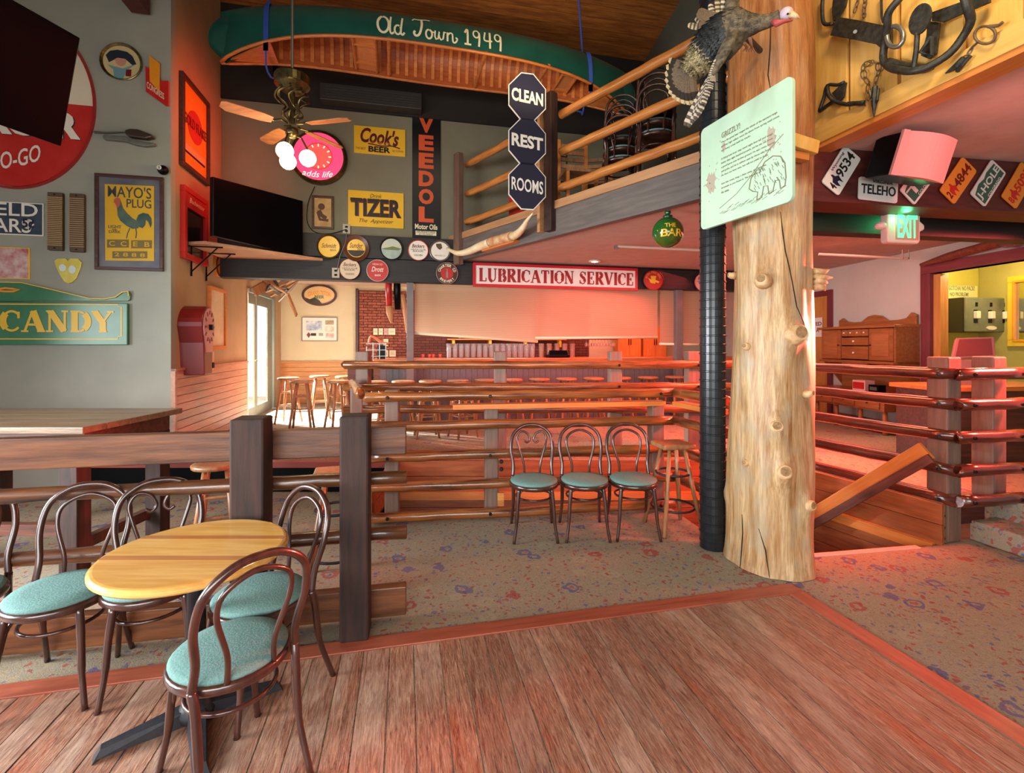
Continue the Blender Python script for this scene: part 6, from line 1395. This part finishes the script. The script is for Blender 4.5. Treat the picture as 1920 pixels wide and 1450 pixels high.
scales(.22, .46, MTD, 'dark_back_feathers', 15, 1); scales(.08, .24, MTC, 'cream_rump_feathers', 9, 2, 1.2); scales(.48, .72, MTB, 'breast_feathers', 15, 3, .9)
# head
B().ball(P(1474, 27, 2.88), .040, 16, 10).go('head', mat('turkey_head', '#b9a4b4', '#c9b8c4', rough=.5, ns=20), tk, smooth=True, M=Matrix.Identity(4))
B().tube([P(1480, 26, 2.86), P(1493, 31, 2.84), P(1499, 34, 2.84)], [.024, .013, .003], 8).go('beak', mat('beak_horn', '#cdb58a', rough=.4), tk, smooth=True, M=Matrix.Identity(4))
B().ball(P(1477, 26, 2.84), .006, 8, 6).go('eye', MBLK, tk, smooth=True, M=Matrix.Identity(4))
B().tube([P(1450, 40, 2.88), P(1457, 44, 2.86), P(1470, 40, 2.85), P(1486, 38, 2.85)], [.016, .02, .012, .005], 8).go('wattle', mat('wattle_red', '#b04848', rough=.5), tk, smooth=True, M=Matrix.Identity(4))
B().tube([P(1486, 22, 2.86), P(1490, 16, 2.86)], [.006, .003], 6).go('snood', mat('wattle_red', '#b04848'), tk, M=Matrix.Identity(4))
def feather(root, tip, wd, name, mats, seg=10, bars=False, nrm=None):
    root = V(root); tip = V(tip); ax = tip-root; L = ax.length; ax.normalize(); nrm = nrm or V((.15, -1, .1)); sd = ax.cross(nrm).normalized(); nn = sd.cross(ax)
    prof = [.35, .6, .75, .85, .92, .97, 1, 1, 1, .9, .5]; b = B()
    for i in range(seg+1):
        c = root+ax*L*i/seg+nn*(-.02*math.sin(PI*i/seg)); w_ = wd*prof[int(i*10/seg)]
        b.v += [c-sd*w_, c+nn*.004, c+sd*w_, c-nn*.003]
    for i in range(seg): k = i*4; b.f += [(k, k+1, k+5, k+4), (k+1, k+2, k+6, k+5), (k+2, k+3, k+7, k+6), (k+3, k, k+4, k+7)]
    me = b.mesh(name, mats[0])
    if len(mats) > 1:
        for m_ in mats[1:]: me.materials.append(m_)
        for j, p in enumerate(me.polygons):
            s_ = j//4
            if bars: p.material_index = s_ % 2
            else: p.material_index = 2 if s_ >= seg-1 else (1 if s_ >= seg-3 else 0)
    return mk(name, me, tk, M=Matrix.Identity(4))
MTCR = mat('feather_cream', '#c8b48a', rough=.8); MTBK = mat('feather_black', '#2c241e', rough=.8); MTW = mat('feather_white', '#cfc4b0', rough=.8); MTGR = mat('feather_grey', '#5a5046', rough=.8)
tips = [(1254, 112), (1249, 126), (1247, 140), (1248, 154), (1251, 166), (1256, 177), (1263, 185), (1272, 191), (1281, 195), (1291, 197), (1300, 196), (1308, 192)]
for i, tp in enumerate(tips): feather(P(1298, 118, 3.2-.004*i), P(tp[0], tp[1], 3.24-.006*i), .028, 'tail_feather', [MTF, MTBK, MTCR])
wt = [(1284, 236), (1290, 238), (1297, 230), (1303, 224), (1309, 216), (1314, 208), (1319, 196), (1325, 182), (1332, 168), (1338, 154)]
for i, tp in enumerate(wt): feather(P(1358-2*i, 96+2.0*i, 3.02-.006*i), P(tp[0], tp[1], 3.02-.007*i), .020, 'wing_feather', [MTW, MTGR], 22, True)
B().tube([P(1372, 66, 3.0), P(1364, 84, 2.98), P(1352, 108, 2.97), P(1338, 134, 2.99), P(1326, 152, 3.0)], [.05, .05, .045, .032, .01], 10, flat=.6).go('near_wing', MTB, tk, smooth=True, M=Matrix.Identity(4))
for i in range(8): feather(P(1368-3*i, 52-1*i, 3.2+.006*i), P(1388-14*i, -44+(13*i if i < 4 else 13*i), 3.24+.01*i), .026, 'wing_feather', [MTGR, MTCR] if i % 2 else [MTB, MTW], 16, True)
feather(P(1340, 46, 3.2), P(1312, 42, 3.24), .04, 'wing_feather', [MTF]); feather(P(1350, 30, 3.22), P(1308, 22, 3.26), .05, 'wing_feather', [MTF])
B().tube([P(1372, 52, 3.1), P(1372, 20, 3.2), P(1376, -20, 3.24), P(1372, -60, 3.26)], [.05, .05, .04, .02], 10, flat=.6).go('far_wing', MTB, tk, smooth=True, M=Matrix.Identity(4))
for dx in (0, 14):
    B().tube([P(1390+dx, 66, 3.02), P(1394+dx, 80, 3.05), P(1400+dx*.7, 88, 3.12)], [.016, .009, .008], 7).go('leg', mat('turkey_leg', '#a8806a', rough=.5), tk, smooth=True, M=Matrix.Identity(4))
    for tx in (-6, 0, 6): B().tube([P(1400+dx*.7, 88, 3.12), P(1399+dx*.7+tx, 97, 3.16)], [.006, .003], 6).go('toe', MC['turkey_leg'], tk, M=Matrix.Identity(4))
B().tube([P(1400, 70, 3.1), P(1425, 95, 3.40)], .02, 8).go('mount_rod', MIRON, tk, M=Matrix.Identity(4))
# ---------------------------------------------------------------- traps on the yellow boards
MTRAP = mat('trap_steel', '#2c2c28', '#46443c', rough=.5, metal=.5, ns=30, bump=.2); MRUST = mat('rusty_chain', '#5a4634', '#7a6248', rough=.6, metal=.4, ns=30)
def C7(x, y, off=.05): return V(YW.pt(*YW.hit(1520+x*.20833, y*.20833, off), off))
tr = thing('bear_trap', 'large black steel bear trap with round pan on the yellow boards', 'trap', C7(980, 300))
jaw = [C7(x, y, .12+.05*math.sin(i)) for i, (x, y) in enumerate(((850, -60), (790, 0), (700, 120), (690, 250), (665, 400), (655, 540), (720, 610), (820, 635), (920, 640), (1060, 600), (1250, 480), (1370, 330), (1440, 190), (1410, 60), (1380, -60)))]
B().tube(bez(jaw, 4), .022, 8).go('jaw', MTRAP, tr, smooth=True, M=Matrix.Identity(4))
B().tube(bez([C7(690, 560, .08), C7(850, 600, .07), C7(1010, 620, .07), C7(1090, 590, .08)], 4), .026, 8).go('base_bar', MTRAP, tr, smooth=True, M=Matrix.Identity(4))
def flatp(pts, o0, o1, name, m, parent, th=.02):
    f = [C7(x, y, o0+(o1-o0)*i/(len(pts)-1)) for i, (x, y) in enumerate(pts)]; n_ = V((-YW.u[1], YW.u[0], 0))*0+V((YW.u[1], -YW.u[0], 0)); n = len(f)
    vs = f+[p-n_*th for p in f]; B().add(vs, [tuple(range(n)), tuple(range(2*n-1, n-1, -1))]+[(i, (i+1) % n, (i+1) % n+n, i+n) for i in range(n)]).go(name, m, parent, M=Matrix.Identity(4))
flatp([(235, 150), (420, 180), (640, 225), (720, 260), (720, 420), (640, 440), (590, 400), (400, 360), (175, 320)], .09, .09, 'flat_spring', MTRAP, tr)
flatp([(1090, 110), (1370, 10), (1600, -60), (1600, 20), (1380, 110), (1180, 200), (1090, 190)], .07, .07, 'flat_spring', MTRAP, tr)
flatp([(1050, 190), (1150, 200), (1120, 480), (1060, 530), (990, 500), (1040, 330)], .06, .06, 'frame_plate', MTRAP, tr)
pan = []
for i in range(20):
    a = 2*PI*i/20; x = 980+105*math.cos(a)*math.cos(-.35)-150*math.sin(a)*math.sin(-.35)*-.4; y = 172+105*math.cos(a)*-.3+142*math.sin(a); pan.append((x, y))
flatp(pan, .16, .16, 'pan', MTRAP, tr, .012)
B().tube([C7(960, 300, .15), C7(950, 460, .14), C7(925, 620, .12)], .014, 7).go('trigger', MTRAP, tr, M=Matrix.Identity(4)); B().tube([C7(1080, 330, .1), C7(985, 470, .12), C7(1090, 500, .1), C7(1090, 340, .1)], .010, 7).go('link', MTRAP, tr, M=Matrix.Identity(4))
B().tube([C7(760+75*math.cos(2*PI*k/20), 330+95*math.sin(2*PI*k/20), .11) for k in range(20)], .014, 7, closed=True).go('spring_eye', MSTEEL, tr, smooth=True, M=Matrix.Identity(4))
B().tube([C7(635, -60, .04), C7(640, 150, .04), C7(655, 200, .04)], .008, 6).go('hanger', MTRAP, tr, M=Matrix.Identity(4))
B().tube([C7(400, 285, .10), C7(400, 285, .12)], .012, 8).go('rivet', MSTEEL, tr, M=Matrix.Identity(4))
def loops(tr_, pts, r, name='chain_link', m=MRUST, off=.03):
    for i in range(len(pts)-1):
        a = C7(*pts[i], off); b_ = C7(*pts[i+1], off); ax = (b_-a); L = ax.length; ax.normalize(); s_ = ax.cross(V((YW.u[1], -YW.u[0], 0))) if i % 2 else V((YW.u[1], -YW.u[0], 0)); c = (a+b_)/2
        B().tube([c+ax*(L*.62)*math.cos(2*PI*k/10)+s_*(L*.34)*math.sin(2*PI*k/10) for k in range(10)], r, 5, closed=True).go(name, m, tr_, M=Matrix.Identity(4))
t3 = thing('small_trap', 'small dark trap with bent spring beside the big log, lowest on the yellow boards', 'trap', C7(250, 850))
B().tube(bez([C7(80, 990), C7(120, 880), C7(150, 770), C7(240, 765), C7(300, 740)], 4), .012, 7).go('jaw', MTRAP, t3, smooth=True, M=Matrix.Identity(4))
B().tube(bez([C7(150, 780, .06), C7(165, 860, .07), C7(220, 910, .06), C7(330, 940, .05), C7(480, 920, .05)], 4), .014, 7).go('jaw', MTRAP, t3, smooth=True, M=Matrix.Identity(4))
flatp([(190, 840), (270, 760), (310, 740), (290, 870), (250, 910)], .05, .05, 'pan', MTRAP, t3); flatp([(330, 915), (460, 905), (480, 950), (340, 950)], .05, .05, 'flat_spring', MTRAP, t3)
B().tube([C7(220, 900, .05), C7(80, 1000, .03)], .014, 7).go('base_bar', MTRAP, t3, M=Matrix.Identity(4))
t4 = thing('chain_trap', 'small rusty trap hanging in a loop of chain on the yellow boards', 'trap', C7(560, 800))
ch = [(520, 900), (520, 830), (520, 760), (490, 700), (465, 640), (480, 580), (540, 565), (600, 575), (620, 630), (600, 680), (580, 740), (575, 780)]
loops(t4, ch, .004); B().tube([C7(580, 780), C7(575, 880), C7(570, 1050)], [.016, .022, .004], 7).go('jaw_body', MTRAP, t4, M=Matrix.Identity(4)); B().tube([C7(530, 820, .05), C7(555, 900, .06), C7(560, 960, .04)], .009, 7).go('jaw', MSTEEL, t4, M=Matrix.Identity(4)); B().tube([C7(610, 800, .05), C7(600, 900, .06), C7(575, 960, .04)], .009, 7).go('jaw', MTRAP, t4, M=Matrix.Identity(4))
t5 = thing('chain_trap', 'rusty trap with a round loop low at the right of the yellow boards', 'trap', C7(1500, 420))
B().tube([C7(1570+95*math.cos(2*PI*k/18), 315+80*math.sin(2*PI*k/18)) for k in range(18)], .007, 6, closed=True).go('loop', MRUST, t5, smooth=True, M=Matrix.Identity(4))
B().tube([C7(1600, 240), C7(1690, 230), C7(1730, 200)], .009, 6).go('pin', MRUST, t5, M=Matrix.Identity(4)); loops(t5, [(1500, 390), (1450, 440), (1420, 490), (1370, 520)], .005)
B().tube([C7(1380, 520), C7(1320, 590), C7(1215, 660)], [.016, .02, .004], 7).go('jaw', MTRAP, t5, M=Matrix.Identity(4)); B().tube([C7(1440, 500, .06), C7(1370, 580, .06), C7(1320, 640, .04)], .011, 7).go('jaw', MTRAP, t5, M=Matrix.Identity(4))
t6 = thing('small_trap', 'dark steel trap at the top left of the yellow boards', 'trap', C7(220, 80))
B().tube(bez([C7(110, -40), C7(105, 90), C7(120, 210), C7(200, 215)], 4), .013, 7).go('jaw', MTRAP, t6, smooth=True, M=Matrix.Identity(4)); flatp([(200, -20), (320, -20), (300, 60), (240, 160), (200, 190), (190, 110)], .06, .06, 'body', MTRAP, t6)
t7 = thing('trap_chain', 'two thin chains with ring ends at the top of the yellow boards', 'chain', C7(440, 60)); loops(t7, [(430, -30), (425, 10), (410, 60), (390, 110)], .004); loops(t7, [(490, -30), (490, 20), (485, 70), (480, 120), (485, 155)], .005)
# ---------------------------------------------------------------- licence plates, speaker, exit sign
MPLW = mat('plate_white', '#c8ccc4', '#d8d8d0', rough=.35, ns=4); MPLO = mat('plate_orange', '#d8862c', rough=.35); MPLG = mat('plate_green', '#2c5a48', rough=.35)
def lplate(px, py, rot, label, base, fg, main, top=None, fig=None, bottom=None, small=None, field=None, L=.36):
    q = T(PB, 'licence_plate', label, 'licence plate', px-40, py-20, px+40, py+20, .01, 'licence plates on the beam')
    q.o.matrix_basis = q.o.matrix_basis@Matrix.Rotation(-rot, 4, 'Y'); h = L/2; w2, h2 = L/2, h/2; r = .02; pts = []
    for sx, sz, a0 in ((1, 1, 0), (-1, 1, 90), (-1, -1, 180), (1, -1, 270)):
        for i in range(4): a = math.radians(a0+30*i); pts.append((sx*(w2-r)+r*math.cos(a), sz*(h2-r)+r*math.sin(a)))
    B().prism(pts, -.008, 0).go('plate', base, q.o)
    if field: B().prism([(-w2*.9, -h2*.8), (w2*.9, -h2*.8), (w2*.9, h2*.6), (w2*.3, h2*.75), (0, h2*.6), (-w2*.4, h2*.8), (-w2*.9, h2*.5)], -.0095, -.008).go('field', field, q.o)
    text(main, fg, q.o, *(( -w2*.88, w2*.88) if not fig else (-w2*.28, w2*.9)), -h2*.45, h2*.42, -.011, bold=.02)
    if fig:
        text(fig, fg, q.o, -w2*.92, -w2*.74, -h2*.45, h2*.3, -.011, bold=.02)
        c = -w2*.5; B().prism([(c-.035, -.03), (c-.02, -.06), (c-.008, -.02), (c+.01, -.025), (c+.02, -.06), (c+.03, -.02), (c+.04, .0), (c+.015, .02), (c+.01, .05), (c, .055), (c-.005, .03), (c-.035, .01)], -.0115, -.008).go('rider_emblem', small or fg, q.o)
    if top: text(top, fg, q.o, -w2*.3, w2*.7, h2*.58, h2*.86, -.011, shear=.2)
    if bottom: text(bottom, base if field else fg, q.o, -w2*.5, w2*.6, -h2*.78, -h2*.56, -.0115)
lplate(1576, 320, math.radians(56), 'white licence plate 4 9534 tilted upright, nearest the big log', MPLW, MBLACKP, '9534', 'Wyoming', '4', small=MNAVY)
lplate(1645, 357, -.05, 'white licence plate reading TELEHO, level, under the speaker', MPLW, MBLACKP, 'TELEHO', 'VIRGINIA', L=.355)
lplate(1722, 340, math.radians(50), 'green licence plate mostly hidden behind the speaker', MPLW, MPLW, 'TC', field=MPLG, bottom='COLORADO')
lplate(1795, 339, math.radians(52), 'orange licence plate 2 4844 tilted, right of the speaker', MPLO, MDRED, '4844', None, '2', small=MRED)
lplate(1851, 344, math.radians(54), 'green and white licence plate reading J-HOLE', MPLW, MPLW, 'J-HOLE', field=MPLG, bottom='COLORADO')
lplate(1908, 348, math.radians(56), 'orange licence plate 8 5095 cut by the right photo edge', MPLO, MRED, '5095', None, '8', small=MRED)
spk = thing('wall_speaker', 'black box speaker with curved pale grille lit pink, on the plate beam', 'speaker', P(1712, 300, 3.45))
MS = Matrix.Translation(P(1728, 296, 3.40))@Matrix.Rotation(math.radians(4), 4, 'Z')@Matrix.Rotation(math.radians(8), 4, 'Y')@Matrix.Rotation(math.radians(13), 4, 'X')@Matrix.Scale(.9, 4)
# local: x right, y away, front grille at -y
B().prism([(-.22, -.16), (.22, -.16), (.22, .16), (-.22, .16)], -.02, .26).go('cabinet', MBLK, spk, bevel=.01, M=MS)
gp = [(-.225, -.02)]+[(-.225+.45*i/12, -.02-.07*math.sin(PI*i/12)) for i in range(13)]+[(.225, -.02)]
B().slab(gp[1:-1], -.165, .165).go('grille', mat('grille_pink_lit', '#e0a09a', rough=.8, ns=200), spk, M=MS)  # pink of the red light is put into the pale cloth colour
B().box(-.24, -.19, -.045, -.02, -.168, .168).go('grille_edge', MC['grille_pink_lit'], spk, M=MS)
ex = thing('exit_sign', 'lit green EXIT sign with two emergency lamp heads under the plate beam', 'sign', P(1682, 427, 4.15), PB.a)
MEX = mat('exit_housing', '#d8c4bc', rough=.4)
B().prism([(-.15, -.13), (-.13, -.145), (.16, -.145), (.18, -.12), (.18, -.04), (.225, -.02), (.225, .02), (.18, .05), (.18, .10), (.16, .125), (-.13, .125), (-.15, .10)], -.05, .02).go('housing', MEX, ex, bevel=.012)
B().box(-.08, .14, -.05, .02, .125, .16).go('ceiling_bracket', MEX, ex)
B().ball((-.20, -.03, 0), .045, 14, 8, sz=.75).go('lamp_head', MEX, ex, smooth=True)
MEG = mat('exit_green', '#5fe8a0', emit=1.1)
text('EXIT', MEG, ex, -.055, .145, -.10, .10, -.056, bold=.03); B().box(-.07, .16, -.052, -.05, -.115, .115).go('lens', mat('exit_lens', '#c88a80', rough=.3), ex)
point('exit_glow', P(1700, 405, 4.02), (.1, 1, .35), 1.2, .03)
point('exit_glow_low', P(1690, 412, 4.35), (.1, 1, .35), 2.0, .03)
# ---------------------------------------------------------------- right wall: propeller, hutch, yellow room things
pr = thing('wooden_propeller', 'old wooden aircraft propeller hung over the doorway at right', 'propeller', RW.pt(*RW.hit(1890, 465, .06), .06))
def rp(x, y, off=.11): return V(RW.pt(*RW.hit(x, y, off), off))
pts = bez([rp(1727, 497), rp(1760, 487), rp(1800, 475), rp(1850, 461), rp(1885, 449), rp(1920, 438), rp(1960, 424)], 4)
n = len(pts); B().tube(pts, [.025+.03*min(1, i/6) if i < 12 else .06 for i in range(n)], 12, flat=1.).go('blade', wood('propeller_wood', '#6a3426', '#8a4a34', rough=.35, rnd=0), pr, smooth=True, M=Matrix.Identity(4))
B().tube([rp(1890, 449, .06), rp(1890, 449, .20)], .10, 18).go('hub', MC['propeller_wood'], pr, M=Matrix.Identity(4)); B().tube([rp(1890, 449, .195), rp(1890, 449, .206)], .035, 14).go('hub_hole', MBLK, pr, M=Matrix.Identity(4))
hu = thing('hutch', 'ornate wooden hutch with scrolled crest against the right wall, red-lit', 'cabinet', RW.pt(-.78, .33, .0), RW.a)
W = .72
B().box(-W, W, -.42, 0, 1.02, 1.06).go('upper_floor', MHUTCH, hu)
for x in (-W, W-.03):

    B().add([(x, -.38, 1.06), (x, 0, .62), (x, 0, 1.56), (x, -.38, 1.56), (x+.03, -.38, 1.06), (x+.03, 0, .62), (x+.03, 0, 1.56), (x+.03, -.38, 1.56)], [(0, 1, 2, 3), (7, 6, 5, 4), (0, 4, 5, 1), (1, 5, 6, 2), (2, 6, 7, 3), (3, 7, 4, 0)]).go('end_panel', MHUTCH, hu)
B().box(-W-.04, W+.04, -.44, 0, 1.56, 1.60).go('cornice', MHUTCH, hu, bevel=.006)
B().prism([(-W, 1.6), (W, 1.6), (W, 1.74), (W-.08, 1.78), (W-.16, 1.70), (W-.3, 1.68), (.25, 1.68), (.12, 1.76), (0, 1.78), (-.12, 1.76), (-.25, 1.68), (-W+.3, 1.68), (-W+.16, 1.70), (-W+.08, 1.76), (-W, 1.72)], -.06, -.03).go('crest', MHUTCH, hu, bevel=.004)
B().box(-W+.03, W-.03, -.03, 0, .58, 1.56).go('back_panel', MHUTCH, hu)
for s in (-1, 1):
    d = B().box(min(s*.28, s*.69), max(s*.28, s*.69), -.40, -.37, 1.07, 1.55).go('door', MHUTCH, hu, bevel=.004); x0, x1 = sorted((s*.34, s*.63)); B().box(x0, x1, -.41, -.40, 1.14, 1.48).go('door_panel', wood('hutch_panel', '#9c5c34', '#b06c40', rough=.35, rnd=0), d); B().ball((s*.31, -.415, 1.3), .014, 8, 6).go('knob', MBRASS, d)
for k in range(4):
    d = B().box(-.26+.13*k+.004, -.26+.13*k+.126, -.40, -.37, 1.44, 1.55).go('small_drawer', MHUTCH, hu, bevel=.004); B().ball((-.195+.13*k, -.41, 1.495), .013, 8, 6).go('knob', MWHITE, d)
for z0, z1 in ((1.30, 1.42), (1.08, 1.28)): d = B().box(-.26, .26, -.40, -.37, z0, z1).go('drawer', MHUTCH, hu, bevel=.004); B().ball((0, -.415, (z0+z1)/2), .016, 8, 6).go('knob', MWHITE, d)
B().prism([(-.26, 1.03), (.26, 1.03), (.2, .93), (.05, .88), (-.05, .88), (-.2, .93)], -.40, -.37).go('apron', MHUTCH, hu)
B().box(-W-.08, W+.08, -.62, 0, .56, .60).go('desk_top', MHUTCH, hu, bevel=.006)
B().box(-W, W, -.56, -.05, .34, .56).go('desk_body', MHUTCH, hu, bevel=.004)
for x in (-.45, 0, .45): d = B().box(x-.2, x+.2, -.58, -.56, .37, .53).go('drawer', MHUTCH, hu, bevel=.003); B().ball((x, -.595, .45), .015, 8, 6).go('knob', MBRASS, d)
for x in (-W+.05, -.24, .24, W-.05): B().lathe([(.03, 0), (.035, .05), (.025, .1), (.035, .2), (.03, .34)], 10, Matrix.Translation((x, -.5, 0))).go('leg', MHUTCH, hu, smooth=True)
B().box(-W, W, -.5, -.05, .10, .13).go('lower_shelf', MHUTCH, hu)
pk = thing('cup_carton', 'small pale carton on the hutch desk', 'box', RW.pt(-.6, .93, .4), RW.a); B().box(-.12, .12, -.08, .08, 0, .16).go('carton', mat('pink_carton', '#e0b0a8', rough=.7), pk, bevel=.004); B().box(-.1, .1, -.09, -.08, .03, .13).go('carton_label', MRED, pk)
rd_ = thing('small_radio', 'small black box with a display on the hutch desk', 'radio', RW.pt(-.33, .93, .42), RW.a); B().box(-.09, .09, -.06, .06, 0, .11).go('case', MBLK, rd_, bevel=.004); B().box(-.06, .06, -.065, -.06, .03, .08).go('display', MSTEEL, rd_)
q = T(RW, 'door_notice', 'white paper notice on the orange door behind the big log', 'notice', 1522, 596, 1542, 632, .012); panel(q, MWHITE, .004); text('ED', MDRED, q.o, -.02, .12, .03, .10, -.006, bold=.02); text('A', MDRED, q.o, -.02, .06, -.09, -.02, -.006, bold=.02)
# yellow room
q = T(YR1, 'switch_box', 'big grey electric switch box with three toggle switches in the yellow room', 'switch box', 1765, 562, 1852, 624, .0)
B().box(-q.w/2, q.w/2, -.30, 0, -q.h/2, q.h/2).go('case', mat('box_olive', '#3c3620', rough=.6), q.o); MGB = mat('box_grey', '#6c6c50', '#787858', rough=.5, ns=8)
B().box(-q.w/2, q.w/2, -.34, -.30, -q.h/2, q.h/2).go('cover', MGB, q.o, bevel=.02)
for k in (-1, 0, 1):
    x = k*q.w*.30; B().box(x-.035, x+.03, -.345, -.335, -.12, .07).go('switch_slot', MBLK, q.o); B().box(x-.045, x+.02, -.40, -.34, -.06, .05).go('toggle', MCREAM, q.o, bevel=.01)
    B().box(x-.005, x+.035, -.345, -.335, .12, .18).go('hole', MBLK, q.o)
B().disc(.02, -q.h*.38, .09, .03, -.35, -.34, 20).go('name_plate', MCREAM, q.o)
q = T(YR1, 'paper_sign', 'yellow paper sign above the switch box with three lines of writing', 'sign', 1763, 536, 1832, 561, .0); panel(q, mat('paper_yellow', '#efe08a', rough=.7), .006)
text('NO GOTCHA? NO PACK?', MINK, q.o, -q.w*.42, q.w*.42, .03, .10, -.008, bold=.01); text('NO PROBLEM!', MINK, q.o, -q.w*.25, q.w*.25, -.06, .0, -.008, bold=.01)
q = T(YR2, 'framed_mirror', 'gold framed mirror on the olive wall at the right edge', 'mirror', 1893, 514, 1990, 650, .0)
B().frame(q.w, q.h, .09, -.05, 0).go('frame', MGOLDP, q.o, bevel=.008); B().frame(q.w-.14, q.h-.14, .03, -.065, -.02).go('inner_frame', MORANGE, q.o, bevel=.004); B().box(-q.w/2+.08, q.w/2-.08, -.02, 0, -q.h/2+.08, q.h/2-.08).go('mirror_glass', mat('mirror_glass', '#c8c8b0', rough=.05, metal=1), q.o)
mo = thing('cash_monitor', 'dull pink and grey cash register monitor above the paired posts', 'monitor', P(1828, 670, 5.6)); c = [P(1793, 634, 5.6), P(1864, 632, 5.5), P(1868, 668, 5.4), P(1785, 672, 5.5)]
quadbox(c, .05, 'casing', mat('monitor_case', '#9a7470', rough=.5), mo); quadbox(c, .004, 'screen', mat('monitor_screen', '#7a4a4a', rough=.2), mo, .16, 0, -.003); B().box(-.1, .1, -.08, .08, 0, .28).go('stand', MC['monitor_case'], mo, M=Matrix.Translation((P(1828, 670, 5.6).x, 5.62, 1.18)))
ck = thing('host_counter', 'wooden reception counter with orange top behind the paired posts', 'counter', (5.3, 5.6, .33), .1)
B().box(-.6, 1.0, -.3, .3, 0, .80).go('body', MBOARD, ck); B().box(-.65, 1.05, -.35, .35, .80, .85).go('top', MPINEO, ck, bevel=.006)
# ---------------------------------------------------------------- balcony clutter
def sl(x, y, z, rz, name, lab): 
    o = thing(name, lab, 'chair', (x, y, z), rz, None)
    for s in (-1, 1):
        for f in (-1, 1): B().box(s*.19-.02, s*.19+.02, f*.19-.02, f*.19+.02, 0, .45 if f < 0 else .98).go('leg', MPINEO, o)
    B().box(-.22, .22, -.22, .22, .43, .47).go('seat', MSTOOL, o, bevel=.006)
    for k in range(5): B().box(-.18, .18, .18, .20, .52+.09*k, .57+.09*k).go('back_slat', MSTOOL, o)
    return o
p = bp(5.98, 3.36, .48); sl(p.x, p.y, 3.40, .2, 'slatted_chair', 'slatted wooden chair just right of the near balcony post')
p = bp(6.1, 3.36, 1.05); sl(p.x, p.y, 3.40, -.2, 'slatted_chair', 'slatted wooden chair farther back right of the near balcony post')
p = bp(6.75, 3.36, .5); o = thing('red_high_chair', 'bright red plastic booster chair on the balcony left of the octagon signs', 'chair', (p.x, p.y, 3.36), .5)
B().box(-.25, .25, -.2, .2, 0, .12).go('base', MRED, o, bevel=.02); B().box(-.25, -.19, -.2, .2, .12, .5).go('side', MRED, o, bevel=.02); B().box(.19, .25, -.2, .2, .12, .5).go('side', MRED, o, bevel=.02); B().box(-.19, .19, .14, .2, .12, .62).go('back', MRED, o, bevel=.02); B().box(-.06, .0, -.21, -.2, .0, .5).go('strap', MBLK, o)
p = bp(6.35, 3.36, .5); o = thing('wire_rack', 'black wire rack behind the octagon signs on the balcony', 'rack', (p.x, p.y, 3.36), .3)
for k in range(6): B().box(-.2, .2, -.005, .005, .3+.12*k, .31+.12*k).go('wire', MBLK, o)
for x in (-.2, -.1, 0, .1, .2): B().box(x-.006, x+.006, -.006, .006, 0, .95).go('upright', MBLK, o)
S.camera = cam
